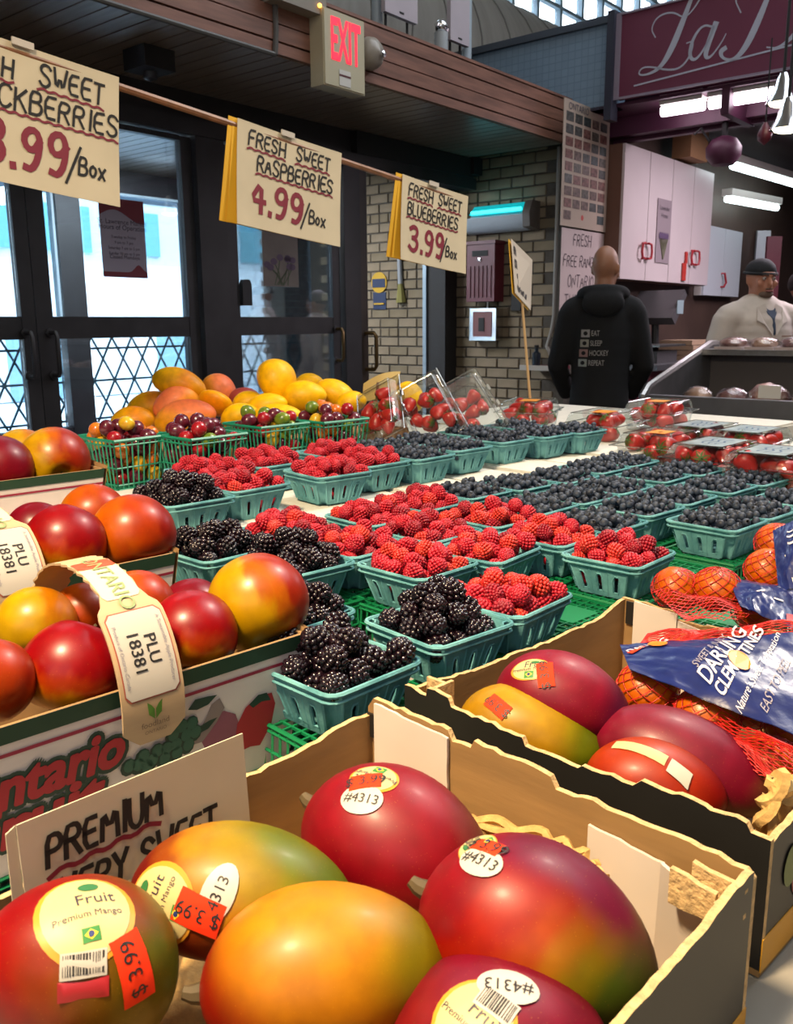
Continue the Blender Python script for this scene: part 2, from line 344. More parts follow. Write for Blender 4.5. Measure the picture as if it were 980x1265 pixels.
# ---- door wall
LEAVES = [(1.20, 2.172, 'door_1'), (2.176, 3.13, 'door_2'), (3.34, 4.27, 'door_3')]
hd = MB(); hd.box2((aD - .06, -7, 2.30), (aD + .02, 5.75, 2.50)); hd.box2((aD - .06, -7, 0), (aD + .02, 1.18, 2.3))
hd.box2((aD - .07, 3.14, 0), (aD + .05, 3.33, 2.3)); hd.box2((aD - .07, 4.29, 0), (aD + .05, 4.44, 2.3)); hd.box2((aD - .06, -7, 2.28), (aD + .06, 5.75, 2.36))
wsolo('trim_1', hd, m_frame, (aD, 3, 0), structure=True, smooth=False)
for b0, b1, nm in LEAVES:
    d = WB(nm, (aD, (b0 + b1) / 2, 0), structure=True)
    sw = .085
    d.part('stile', B2(((aD - .025, b0, .02), (aD + .02, b0 + sw, 2.27))), m_frame)
    d.part('stile', B2(((aD - .025, b1 - sw * .8, .02), (aD + .02, b1, 2.27))), m_frame)
    for z0, z1 in ((.02, .30), (1.24, 1.345), (2.25, 2.275)): d.part('rail', B2(((aD - .022, b0 + sw, z0), (aD + .017, b1 - sw * .8, z1))), m_frame)
    for z0, z1 in ((.30, 1.24), (1.345, 2.25)): d.part('pane', B2(((aD - .006, b0 + sw, z0), (aD + .002, b1 - sw * .8, z1))), m_glass)
    hb = b1 - .06 if nm == 'door_1' else b0 + .06
    if nm == 'door_3': hb = b1 - .05
    h = MB(); h.tube([(aD + .02, hb, 1.27), (aD + .075, hb, 1.27), (aD + .085, hb, 1.25), (aD + .085, hb, 1.09), (aD + .075, hb, 1.07), (aD + .02, hb, 1.07)], .011, 8)
    d.part('handle', h, mat('old_brass', hexc('6b5636'), .35, metal=.8) if nm == 'door_3' else m_frame)
    for zz in (1.27, 1.07):
        q = MB(); q.lathe([(.022, 0), (.022, .01), (.0, .012)], 12, (aD + .02, hb, zz), Matrix.Rotation(R(90), 3, 'Y')); d.part('handle_plate', q, m_frame)
# side light and open doorway beyond the third leaf: a further handle on the open leaf
od = WB('door_4', (aD, 4.5, 0), structure=True)
od.part('stile', B2(((aD - .03, 4.445, .02), (aD + .03, 4.53, 2.28))), mat('brown_bronze_frame', hexc('3a3029'), .4, .2, 6))
hq = MB(); hq.tube([(aD + .03, 4.5, 1.24), (aD + .09, 4.52, 1.24), (aD + .1, 4.53, 1.22), (aD + .1, 4.53, 1.02), (aD + .09, 4.52, 1.0), (aD + .03, 4.5, 1.0)], .014, 8)
od.part('handle', hq, MATS['old_brass'])
# post at the corner of the brick wall
wsolo('trim_2', B2(((-4.30, 5.62, 0), (-4.13, 5.77, 2.5))), m_dark, (-4.2, 5.7, 0), structure=True)
wsolo('trim_3', B2(((-4.335, 5.60, 0), (-4.302, 5.75, 2.5))), m_alu, (-4.32, 5.7, 0), structure=True)
wsolo('trim_4', B2(((-4.13, 5.66, 2.38), (-3.9, 5.77, 2.5)), ((-4.05, 4.4, 2.36), (-3.93, 5.7, 2.495))), m_dark, (-4, 5.7, 2.3), structure=True)
# ---- soffit planks
sf = WB('ceiling_soffit', (-3.6, 3.5, zS), structure=True)
sf.part('soffit_backing', B2(((-6.5, -3.0, zS + .02), (aF - .01, 5.9, zS + .05))), m_dark)
pw = .095; nb = int((5.76 + .6) / pw)
plank = None
for k in range(nb):
    b0 = -.6 + k * pw
    if plank is None:
        q = B2(((-6.4 + 3.6, .004, .0), (aF - .012 + 3.6, pw - .004, .018))); plank = q.mesh('plank', m_soffit, smooth=False)
    link('plank', plank, sf.o, (0, b0 - 3.5, 0))
# ---- fascia boards
fa = WB('wall_fascia', (aF, 3.5, zS), structure=True)
fa.part('fascia_core', B2(((aF - .08, -.6, zS + .01), (aF - .012, 5.74, zS + .27))), m_dark)
zz = zS
for k, hgt in enumerate((.055, .075, .075, .072)):
    fa.part('board', B2(((aF - .012, -.6, zz + .004), (aF + .012 + .004 * (k % 2), 5.745, zz + hgt - .004))), m_fascia, smooth=False); zz += hgt
fa.part('board', B2(((aF - .1, -.6, zS + .28), (aF + .02, 5.745, zS + .295))), m_fascia, smooth=False)
cd = MB(); cd.tube([wv for wv in ((aF + .02, -.5, zS + .0), (aF + .02, 2.98, zS - .005))], .011, 8)
cd.tube([(aF + .02, 2.98, zS - .006), (aF + .02, 2.99, zS + .1), (aF + .02, 2.99, zS + .35)], .013, 8)
wsolo('conduit', cd, mat('grey_conduit', hexc('55524f'), .5), (aF + .02, 2.9, zS), 'grey electrical conduit along the lower edge of the wooden fascia', 'conduit')
# ---- brick wall, laid brick by brick
bk = WB('wall_brick', (-4.3, bW, 0), structure=True)
bk.part('mortar_bed', B2(((-5.75, bW + .012, 0), (aF, bW + .2, zS + .02))), m_mortar, smooth=False)
BL, BH = .197, .077
def brick_mesh(L, H, D, m, nm='brick'):
    q = MB(); q.box((0, 0, 0), (L, D, H)); me = q.mesh(nm, m, smooth=False)
    bm = bmesh.new(); bm.from_mesh(me); bmesh.ops.bevel(bm, geom=bm.edges[:], offset=.004, segments=1, affect='EDGES'); bm.to_mesh(me); bm.free(); return me
bmA = [brick_mesh(BL - .012, BH - .011, .05, m) for m in (m_brick, m_brick2)]; bmH = [brick_mesh(BL / 2 - .012, BH - .011, .05, m) for m in (m_brick, m_brick2)]
rb = random.Random(3)
row = 0; z = .96 - 5 * .077
while z < 2.5:
    x = -5.62 + (BL / 2 if row % 2 else 0)
    hdr = row % 6 == 2
    while x < aF - .02:
        L = BL / 2 if hdr else BL
        me = (bmH if hdr else bmA)[0 if rb.random() < .6 else 1]
        if x + L < aF + .01: link('brick', me, bk.o, (x + L / 2 + 4.3, .026 + rb.uniform(-.003, .003), z + BH / 2))
        x += L
    z += BH; row += 1
# ---- vestibule and street beyond the doors
aO = -6.4
ob = WB('window_1', (aO, 4, 0), structure=True)
for b0, b1 in ((1.0, 1.3), (2.35, 2.6), (3.70, 3.90), (4.9, 5.36)): ob.part('post', B2(((aO - .06, b0, 0), (aO + .06, b1, 2.5))), m_frame)
ob.part('header', B2(((aO - .06, -2, 2.33), (aO + .06, 6.6, 2.52))), m_frame); ob.part('rail', B2(((aO - .04, -2, 1.215), (aO + .04, 6.6, 1.36))), m_frame); ob.part('sill', B2(((aO - .05, -2, 0), (aO + .05, 6.6, .52))), m_frame)
for b0, b1 in ((1.3, 2.35), (2.6, 3.68), (3.95, 4.9), (5.36, 6.5)):
    ob.part('pane', B2(((aO - .004, b0, .52), (aO + .004, b1, 2.33))), m_glass)
    e = MB(); e.box2((aO + .02, b0, 2.315), (aO + .065, b1, 2.33)); e.box2((aO + .02, b1 - .02, 1.36), (aO + .065, b1, 2.33)); ob.part('bright_edge', e, mat('pale_edge_trim', hexc('b9cbd4'), .4))
m_lat = mat('teal_lattice', hexc('1f4c56'), .5)
lt = WB('security_gate', (aO - .12, 3.5, .5), 'teal diamond lattice gate behind the glass doors', 'gate')
for k in range(34):
    b0 = .6 + k * .19
    for s in (1, -1):
        q = MB(); q.tube([(aO - .12 + .01 * s, b0 - s * .19, .52), (aO - .12 + .01 * s, b0 + s * .19, 1.22)], .009, 6); lt.part('lattice_bar', q, m_lat)
for zz in (.55, .86, 1.12): q = MB(); q.tube([(aO - .12, .3, zz), (aO - .12, 7.0, zz)], .010, 6); lt.part('cross_bar', q, m_lat)
# street: pavement, the bright building over the road and a brick pier
wsolo('street', B2(((-40, -25, -.12), (-6.55, 35, -.02))), mat('street_paving', hexc('d0d2d4'), .8, .1, 2), (-20, 5, -.1), structure=True)
fb = WB('far_building', (-15, 6, 0), 'pale building with teal window bands across the street', 'building')
fb.part('wall', B2(((-15.6, -12, 0), (-15, 30, 2.45))), mat('white_stucco', (.92, .93, .93), .8, .03, 1))
fb.part('upper_wall', B2(((-15.6, -12, 3.6), (-15, 30, 9.5))), mat('slate_cladding', hexc('3a4650'), .7, .2, 1))
fb.part('band', B2(((-15.6, -12, 2.45), (-15.02, 30, 3.6))), mat('pale_stone_band', hexc('cfd8da'), .8))
for k in range(26): fb.part('window', B2(((-15.05, -11 + k * 1.5, 2.62), (-14.98, -10.1 + k * 1.5, 3.42))), mat('teal_window', hexc('6fa9b4'), .15))
for k in range(14): fb.part('doorway', B2(((-15.03, -11 + k * 3.1, 0), (-14.98, -9.9 + k * 3.1, 1.15))), mat('blue_grey_door', hexc('8fb0bd'), .4))
m_rb = mat('red_brown_brick', hexc('a08478'), .85, .2, 4); bp = WB('brick_pier', (-6.75, 6.35, 0), 'red-brown brick pier outside the second glass door', 'pier')
bp.part('core', B2(((-6.80, 6.17, 0), (-6.73, 7.3, 2.5))), mat('pale_mortar', hexc('b0a69c'), .9))
pm = brick_mesh(.05, .056, .155, m_rb)
for r_ in range(30):
    for c_ in range(6): link('brick', pm, bp.o, (.02, 6.255 - 6.35 + c_ * .165 - (.08 if r_ % 2 else 0), .45 + r_ * .066))
# vestibule end wall is the brick wall; its inner side wall stays dark
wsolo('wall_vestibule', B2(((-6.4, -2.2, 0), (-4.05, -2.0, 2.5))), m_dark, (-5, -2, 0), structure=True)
# ---- notices on the doors
def sheet(name, M, w, h, t, m, label, cat, edge=None, group=None):
    q = MB(); q.box2((0, 0, -t), (w, h, 0)); o = q.build(name, m, None, smooth=False); put(o, M); tag(o, label, cat, group); return o
def wframe_a(a, b, z): return frame(wp(a, b, z), wp(0, 1, 0), (0, 0, 1))       # sheet facing +a: local x = b, y = z (normal x cross y)
def wframe_b(a, b, z): return frame(wp(a, b, z), wp(1, 0, 0), (0, 0, 1))       # sheet facing -b: local x = a
pap = mat('lilac_white_paper', hexc('8f8796'), .6)
b0, z1 = on_a(121, 242, aD + .02); b1, z0 = on_a(183, 344, aD + .02); _, z1b = on_a(179, 250, aD + .02)
z1 = (z1 + z1b) / 2
nt = thing('door_notice', 'white opening-hours notice with maroon bands taped on the glass door', 'notice'); put(nt, wframe_a(aD + .018, b0, z0)); nw, nh = b1 - b0, z1 - z0
q = MB(); q.box2((0, 0, -.002), (nw, nh, 0)); q.build('sheet', pap, nt, smooth=False)
m_mar = mat('maroon_print', hexc('6d2430'), .6)
q = MB(); q.grid(lambda u, v: (u * nw, nh - (1 - v) * (nh * .22 - .03 * math.sin(u * 5)) , .001), 12, 1); q.build('header_band', m_mar, nt)
q = MB(); q.grid(lambda u, v: (u * nw, v * nh * (.07 + .1 * math.exp(-((u - .8) / .12) ** 2)), .001), 20, 1); q.build('footer_band', m_mar, nt)
for k, (tx, sz) in enumerate((('St. Lawrence Market', .034), ('Hours of Operation', .034), ('Tuesday to Friday', .02), ('9 am to 7 pm', .02), ('Saturday 7 am to 5 pm', .02), ('Sunday 10 am to 5 pm', .02))): q = MB(); type_to(q, tx, nw / 2, nh * (.68 - k * .07 - (.04 if k > 1 else 0)), sz, .0012); q.build('printed_line', mat('notice_ink', hexc('4a4452'), .7), nt, smooth=False)
q = MB(); type_to(q, 'Closed Mondays', nw / 2, nh * .24, .026, .0012)
q.build('closing_line', mat('notice_ink', hexc('4a4452'), .7), nt, smooth=False)
b0, z1 = on_a(322, 285, aD + .02); b1, z0 = on_a(368, 355, aD + .02)
fp = thing('flower_poster', 'grey poster of drooping purple flowers on the second glass door', 'poster'); put(fp, wframe_a(aD + .03, b0, z0)); nw, nh = b1 - b0, z1 - z0
q = MB(); q.box2((0, 0, -.002), (nw, nh, 0)); q.build('sheet', mat('grey_poster', hexc('6f655f'), .6, .1, 8), fp, smooth=False)
rr = random.Random(5)
for k in range(9):
    x0 = nw * (.3 + .4 * rr.random()); x1 = nw * rr.uniform(.1, .9); y1 = nh * rr.uniform(.35, .55); q = MB()
    ribbon(q, [(x0, .01), ((x0 + x1) / 2 + .01, y1 * .6), (x1, y1)], .008, .001); q.build('stem', mat('dull_green_ink', hexc('4d5340'), .7), fp)
    q = MB(); q.add([(x1 + .028 * math.cos(t), y1 + .02 * math.sin(t), .0014) for t in [i * math.pi / 4 for i in range(8)]], [tuple(range(8))]); q.build('bloom', mat('dull_purple_ink', hexc('5b4a5e'), .7), fp)
b0, z0 = on_a(303, 362, aD + .02)
q = MB(); q.ext([(-.035, -.07), (.035, -.07), (.035, .05), (.02, .075), (-.02, .075), (-.035, .05)], .03); o = q.build('lock_box', mat('black_plastic', hexc('17181a'), .5), None); put(o, wframe_a(aD + .01, b0, z0)); tag(o, 'black rounded lock box on the second glass door', 'lock')
# ---- exit sign, bell and small devices on the fascia
ex = WB('exit_sign', (aF + .06, 3.3, zS - .07), 'cream EXIT sign with red letters on the wooden fascia', 'sign')
e0, e1, ez0, ez1 = 3.21, 3.50, zS - .10, zS + .235
ex.part('housing', B2(((aF + .016, e0, ez0), (aF + .10, e1, ez1))), mat('cream_plastic', hexc('b9ad8f'), .5, .06, 9), smooth=False)
ex.part('face_plate', B2(((aF + .10, e0 + .006, ez0 + .006), (aF + .106, e1 - .006, ez1 - .006))), mat('pale_cream_plate', hexc('c2b99c'), .5), smooth=False)
q = MB(); V, F = typed('EXIT', .25, 'CENTER', .006); sxx = .205 / (max(p[0] for p in V) - min(p[0] for p in V)); q.add([(0, p[0] * sxx, p[1] * 1.02) for p in V], F); q.xf(Matrix.Translation((aF + .108, (e0 + e1) / 2 + .004, ez0 + .125)))
ex.part('letters', q, mat('lit_red_letters', (1, .03, .05), .4, emit=((1, .02, .05), 1.6)), smooth=False)
ex.part('label', B2(((aF + .107, e0 + .10, ez0 + .015), (aF + .109, e0 + .18, ez0 + .085))), m_white, smooth=False); ex.part('label_stripe', B2(((aF + .109, e0 + .10, ez0 + .055), (aF + .110, e0 + .18, ez0 + .064))), mat('dark_red', hexc('5a2028'), .6), smooth=False)
bb = WB('fire_bell', (aF + .02, 3.62, zS + .10), 'round grey bell on the fascia beside the exit sign', 'bell')
q = MB(); q.lathe([(.075, 0), (.078, .02), (.07, .05), (.045, .075), (.0, .085)], 24, (aF + .015, 3.62, zS + .13), Matrix.Rotation(R(90), 3, 'Y')); bb.part('dome', q, mat('grey_enamel', hexc('9a9186'), .35))
q = MB(); q.lathe([(.016, 0), (.016, .02), (.0, .025)], 12, (aF + .09, 3.64, zS + .12), Matrix.Rotation(R(90), 3, 'Y')); bb.part('centre_bolt', q, m_chrome)
sb = WB('junction_box', (aF + .02, 3.03, zS + .3), 'pale box with a tiny amber lamp above the exit sign', 'box')
sb.part('cover', B2(((aF - .02, 2.93, zS + .20), (aF + .09, 3.25, zS + .36))), mat('putty_plastic', hexc('8d8478'), .5)); q = MB(); q.ico((aF + .095, 3.2, zS + .235), .010, 2); sb.part('indicator_lamp', q, mat('amber_lamp', (1, .5, .1), emit=((1, .45, .08), 4)))
sd = WB('soffit_fixture', (-3.5, 2.55, zS), 'small dark fixture fixed under the plank soffit', 'fixture')
sd.part('body', B2(((-3.62, 2.50, zS - .09), (-3.46, 2.66, zS - .002))), m_dark); q = MB(); q.lathe([(.03, 0), (.03, -.03), (0, -.04)], 12, (-3.54, 2.58, zS - .09)); sd.part('lens', q, m_frame)
# things standing on the soffit roof
m_pan = mat('lilac_panel', hexc('b3a9b0'), .6, .05, 5)
def panel_on_roof(px0, py0, px1, py1, a, label):
    b0, z1 = on_a(px0, py0, a); b1, z0 = on_a(px1, py1, a); w = WB('roof_sign', (a, (b0 + b1) / 2, z0), label, 'panel')
    w.part('panel', B2(((a - .03, b0, z0), (a, b1, z1 + .25))), m_pan, smooth=False); w.part('label', B2(((a, (b0 + b1) / 2 - .02, z0 + .02), (a + .002, (b0 + b1) / 2 + .02, z0 + .03))), m_dark, smooth=False)
    for bbx in (b0 + .05, b1 - .05): q = MB(); q.tube([(a - .04, bbx, zS + .05), (a - .04, bbx, z0 + .1)], .008, 6); w.part('bracket', q, m_dark)
panel_on_roof(476, 8, 516, 30, aF - .35, 'wide lilac panel hanging above the fascia beside the exit sign'); panel_on_roof(557, 10, 580, 58, aF - .35, 'narrow lilac panel hanging above the fascia near the blue wall')
for px, lab in ((466, 'white post behind the wide lilac panel above the fascia'), (577, 'white post behind the narrow lilac panel above the fascia')):
    b0, z0 = on_a(px, 30, aF - .45); q = MB(); q.tube([(aF - .45, b0, zS + .05), (aF - .45, b0, 4.8)], .032, 12); wsolo('roof_post', q, mat('pale_blue_post', hexc('a9b6bf'), .4), (aF - .45, b0, zS + .05), lab, 'post', 'white posts above the fascia')
b0, z0 = on_a(545, 45, aF - .3); sp = WB('roof_spotlight', (aF - .3, b0, zS + .05), 'short pale cylinder spotlight with a chrome knuckle above the fascia', 'spotlight')
q = MB(); q.tube([(aF - .3, b0, zS + .05), (aF - .3, b0, z0 + .02)], .042, 16); sp.part('cylinder', q, mat('pale_grey_enamel', hexc('a7adb0'), .4)); q = MB(); q.ico((aF - .3, b0, z0 + .055), .04, 2); sp.part('knuckle', q, m_chrome); q = MB(); q.tube([(aF - .3, b0 - .05, z0 + .06), (aF - .3, b0 + .06, z0 + .05)], .016, 8); sp.part('clamp', q, m_chrome)
# big duct beyond the soffit
dk = WB('ventilation_duct', (-5.6, 6, 3.2), 'wide grey ribbed ventilation duct below the high windows', 'duct')
q = MB(); q.tube([(-5.7, b, 3.62) for b in [-3 + .5 * i for i in range(52)]], .95, 40); dk.part('shell', q, mat('grey_duct', hexc('87837c'), .55, .12, 2, stretch=(1, 6, 1)))
for k in range(50):
    q = MB(); q.tube([(-5.7, -3 + .5 * k, 3.62), (-5.7, -2.985 + .5 * k, 3.62)], .96, 40); dk.part('seam', q, mat('duct_seam', hexc('6d6a65'), .6))
# ---- blue tiled wall and maroon shop sign
def grid_mat(name, c1, c2, sx, sz):
    m = bpy.data.materials.new(name); m.use_nodes = True; n_ = m.node_tree; b_ = n_.nodes['Principled BSDF']; tc = n_.nodes.new('ShaderNodeTexCoord'); mp = n_.nodes.new('ShaderNodeMapping'); mp.inputs['Rotation'].default_value = (R(90), 0, 0)
    br = n_.nodes.new('ShaderNodeTexBrick'); br.offset = 0; br.inputs['Color1'].default_value = (*c1, 1); br.inputs['Color2'].default_value = (*[x * .92 for x in c1], 1); br.inputs['Mortar'].default_value = (*c2, 1)
    br.inputs['Scale'].default_value = 1; br.inputs['Brick Width'].default_value = sx; br.inputs['Row Height'].default_value = sz; br.inputs['Mortar Size'].default_value = .003
    n_.links.new(tc.outputs['Object'], mp.inputs[0]); n_.links.new(mp.outputs[0], br.inputs['Vector']); n_.links.new(br.outputs['Color'], b_.inputs['Base Color']); b_.inputs['Roughness'].default_value = .35; return m
wsolo('wall_tiled', B2(((-4.6, bW - .02, zS + .05), (-3.04, bW + .1, 3.22)), ((-3.04, bW - .02, 2.70), (-2.83, bW + .1, 3.22))), grid_mat('blue_mosaic', hexc('7f97ad'), hexc('6d8599'), .05, .05), (-3.5, bW, zS), structure=True)
wsolo('trim_5', B2(((-4.6, bW - .05, 3.22), (-2.88, bW + .12, 3.265))), mat('slate_coping', hexc('3c4450'), .5), (-3.5, bW, 3.26), structure=True)
sgA0, sgA1, sgZ0, sgZ1 = -2.83, -.6, 2.73, 3.25
sg = WB('shop_sign', (sgA0, bW - .06, sgZ0), 'maroon shop sign with silver script reading La Bo and an underline', 'sign')
m_maroon = mat('maroon_board', hexc('6b2b44'), .55, .06, 2)
sg.part('board', B2(((sgA0 + .03, bW - .06, sgZ0), (sgA1, bW - .03, sgZ1))), m_maroon, smooth=False)
sg.part('post', B2(((sgA0 - .05, bW - .10, sgZ0 - .12), (sgA0 + .0, bW, sgZ1 + .02))), mat('navy_post', hexc('2a2c3c'), .5), smooth=False)
m_silver = mat('silver_lettering', hexc('b5b8c6'), .35)
for lo, hi in (((sgA0 + .03, sgZ0), (sgA1, sgZ0 + .014)), ((sgA0 + .03, sgZ1 - .012), (sgA1, sgZ1)), ((sgA0 + .0, sgZ0), (sgA0 + .034, sgZ1))): sg.part('border', B2(((lo[0], bW - .072, lo[1]), (hi[0], bW - .058, hi[1]))), mat('pewter_border', hexc('8f8494'), .45), smooth=False)
def script(paths, name, org, sc):
    q = MB()
    for pts in paths:
        P = [(p[0], p[1]) for p in pts]; Wd = [p[2] for p in pts]
        for _ in range(3):
            P2, W2 = [P[0]], [Wd[0]]
            for i in range(len(P) - 1):
                for t in (.25, .75): P2.append((P[i][0] * (1 - t) + P[i + 1][0] * t, P[i][1] * (1 - t) + P[i + 1][1] * t)); W2.append(Wd[i] * (1 - t) + Wd[i + 1] * t)
            P2.append(P[-1]); W2.append(Wd[-1]); P, Wd = P2, W2
        ribbon(q, [(x * sc, y * sc) for x, y in P], .01, 0, ws=[w * sc for w in Wd])
    q.v = [(org[0] + v[0], bW - .0625, org[1] + v[1]) for v in q.v]; sg.part(name, q, m_silver, smooth=False)
L_ = [[(.10, .62, .02), (.0, .78, .02), (.12, .98, .025), (.42, 1.0, .025), (.66, .82, .02), (.88, 1.02, .025), (1.02, 1.3, .03), (.93, 1.42, .025), (.80, 1.25, .05), (.62, .78, .10), (.42, .32, .11), (.22, .05, .06), (-.05, -.02, .03), (-.22, .02, .025), (-.14, .14, .025), (.10, .10, .025), (.36, .0, .03), (.62, -.02, .03), (.80, .16, .03), (.86, .42, .02), (.72, .40, .02)]]
a_ = [[(1.42, .58, .03), (1.22, .66, .03), (1.04, .44, .05), (1.0, .16, .06), (1.12, .06, .04), (1.30, .26, .03), (1.44, .58, .03)], [(1.46, .62, .09), (1.34, .3, .09), (1.30, .1, .07), (1.40, .06, .03), (1.60, .3, .02), (1.66, .42, .015)]]
B_ = [[(2.92, 1.36, .03), (2.8, 1.0, .06), (2.62, .52, .11), (2.42, .1, .10), (2.22, -.06, .05), (2.02, .02, .03), (1.98, .14, .08), (2.06, .18, .07)], [(2.30, .72, .02), (2.16, .98, .02), (2.3, 1.3, .02), (2.66, 1.5, .025), (3.1, 1.48, .03), (3.3, 1.2, .07), (3.1, .92, .06), (2.8, .84, .02), (3.2, .82, .03), (3.42, .56, .09), (3.3, .2, .08), (3.0, .0, .03), (2.8, .06, .02)]]
o_ = [[(3.9, .62, .03), (3.68, .5, .06), (3.6, .2, .07), (3.72, .04, .04), (3.94, .2, .05), (4.02, .48, .06), (3.9, .62, .03), (4.1, .5, .02), (4.35, .56, .02)]]
org = (sgA0 + .235, 2.855)
for nm, pth, dx_ in (('letter_L', L_, 0), ('letter_a', a_, -.22), ('letter_B', B_, -.62), ('letter_o', o_, -.75)): script([[(p[0] + dx_, p[1], p[2] * 1.15) for p in t_] for t_ in pth], nm, org, .335)
script([[(-.28, -.17, .03), (2, -.02, .03), (4.6, .15, .03)]], 'underline', org, .335)
# ---- fittings on the brick wall
ft = WB('insect_light', (-3.7, bW - .06, 2.0), 'white wall lamp with a glowing turquoise tube on the brick wall', 'lamp')
q = MB(); prof = [(.075 * math.cos(t), .075 * math.sin(t)) for t in [math.pi + i * math.pi / 8 for i in range(9)]]
hl = [(-.13, .085)] + [(-.13 + .13 * math.cos(math.pi / 2 - t) * 1.0, .085 - .17 * (t / math.pi * 1.0)) for t in []]
def slab_a(mb, poly, a0, a1): mb.ext(poly, a1 - a0, frame(Vector((a0, 0, 0)), (0, 1, 0), (0, 0, 1), (1, 0, 0)))
q = MB(); yb = bW - .002; pz = 2.045
slab_a(q, [(yb, pz - .085), (yb - .05, pz - .09), (yb - .10, pz - .07), (yb - .13, pz - .02), (yb - .135, pz + .02), (yb - .05, pz + .03), (yb, pz + .09)], -3.98, -3.46); ft.part('housing', q, mat('pale_blue_white', hexc('aeb7bf'), .4))
q = MB(); slab_a(q, [(yb, pz - .09), (yb - .14, pz - .07), (yb - .15, pz + .03), (yb - .11, pz + .11), (yb, pz + .11)], -3.458, -3.40); ft.part('end_cap', q, mat('grey_brown_cap', hexc('5a534e'), .5))
q = MB(); slab_a(q, [(yb, pz + .045), (yb - .07, pz + .045), (yb - .09, pz + .05), (yb - .02, pz + .115), (yb, pz + .115)], -3.96, -3.47); ft.part('reflector', q, mat('turquoise_reflector', (.02, .45, .48), .4, emit=((.0, .55, .6), .5)))
q = MB(); q.tube([(-3.93, yb - .1, pz + .06), (-3.50, yb - .1, pz + .06)], .014, 10); ft.part('tube', q, mat('turquoise_tube', (.1, .9, .9), emit=((.05, .95, 1.0), 2.2)))
fc = WB('red_cabinet', (-3.8, bW - .08, 1.46), 'dark red ribbed metal box under the turquoise lamp', 'cabinet'); m_red = mat('dark_red_enamel', hexc('5e1f2c'), .4, .1, 5)
fc.part('body', B2(((-3.95, bW - .13, 1.46), (-3.70, bW, 1.88))), m_red, smooth=False); fc.part('lid', B2(((-3.96, bW - .14, 1.875), (-3.69, bW, 1.90))), m_red, smooth=False)
for k in range(6): fc.part('rib', B2(((-3.93 + k * .037, bW - .138, 1.49), (-3.912 + k * .037, bW - .131, 1.72))), m_red, smooth=False)
fc.part('window', B2(((-3.90, bW - .134, 1.79), (-3.76, bW - .131, 1.83))), m_dark, smooth=False); q = MB(); q.lathe([(.012, 0), (.012, .012), (0, .014)], 12, (-3.83, bW - .13, 1.765), Matrix.Rotation(R(90), 3, 'X')); fc.part('lock', q, m_chrome)
q = MB(); q.tube([(-4.12, bW - .06, 1.895), (-3.96, bW - .06, 1.90)], .012, 8); fc.part('pipe', q, m_red); q = MB(); q.tube([(-3.80, bW - .06, 1.46), (-3.80, bW - .06, 1.41)], .014, 8); fc.part('stub', q, m_chrome)
fx = WB('alarm_box', (-3.8, bW - .06, 1.17), 'chrome-edged box with a dark red centre below the red cabinet', 'box')
q = MB(); q.box2((-3.94, bW - .10, 1.17), (-3.70, bW, 1.41)); fx.part('case', q, m_chrome, smooth=False); fx.part('red_panel', B2(((-3.905, bW - .106, 1.20), (-3.735, bW - .10, 1.385))), mat('dull_red_panel', hexc('6b3a3a'), .4), smooth=False); fx.part('centre_plate', B2(((-3.85, bW - .112, 1.24), (-3.80, bW - .105, 1.34))), m_dark, smooth=False)
wsolo('switch_box', B2(((-3.60, bW - .05, 1.39), (-3.52, bW, 1.52))), m_dark, (-3.56, bW, 1.39), 'small black box on the brick beside the red cabinet', 'box')
q = MB(); q.tube([(-3.245, bW - .03, zS), (-3.245, bW - .03, 1.35), (-3.26, bW - .03, 1.25), (-3.29, bW - .04, 1.13), (-3.2, bW - .1, 1.02)], .014, 8); wsolo('conduit_pipe', q, mat('pale_conduit', hexc('8b8781'), .5), (-3.245, bW, 1.0), 'pale vertical conduit on the brick beside the photo poster', 'conduit')
sh = WB('red_shelf', (-3.25, bW - .1, .98), 'small red ledge on the brick wall beside the man in black', 'shelf'); sh.part('ledge', B2(((-3.40, bW - .22, .97), (-3.12, bW, .995))), m_red, smooth=False); sh.part('lip', B2(((-3.40, bW - .235, .965), (-3.12, bW - .22, 1.0))), mat('pale_lip', hexc('a9a29a'), .5), smooth=False)
bo = WB('ledge_bottle', (-3.33, bW - .12, .995), 'dark bottle standing on the small red ledge', 'bottle'); q = MB(); q.lathe([(.03, 0), (.032, .07), (.03, .09), (.014, .1), (.014, .125), (0, .126)], 14, (-3.33, bW - .12, .995)); bo.part('body', q, mat('navy_bottle', hexc('14202c'), .3)); q = MB(); q.lathe([(.016, 0), (.016, .02), (0, .021)], 12, (-3.33, bW - .12, 1.121)); bo.part('cap', q, m_dark)
yn = WB('yellow_notice', (-4.93, bW - .012, 1.48), 'yellow and blue notice on the brick seen through the doorway', 'notice')
q = MB(); q.box2((-5.0, bW - .006, 1.42), (-4.86, bW + .008, 1.56)); yn.part('blue_sheet', q, mat('navy_sheet', hexc('1e2b4a'), .6), smooth=False)
q = MB(); q.lathe([(.085, 0), (.085, .006), (0, .007)], 24, (-4.93, bW - .006, 1.64), Matrix.Rotation(R(90), 3, 'X')); yn.part('yellow_disc', q, mat('ochre_disc', hexc('b58e1d'), .6)); yn.part('dark_band', B2(((-5.0, bW - .016, 1.60), (-4.86, bW - .006, 1.67))), MATS['navy_sheet'], smooth=False); yn.part('lower_line', B2(((-4.985, bW - .016, 1.46), (-4.875, bW - .006, 1.472))), MATS['ochre_disc'], smooth=False)
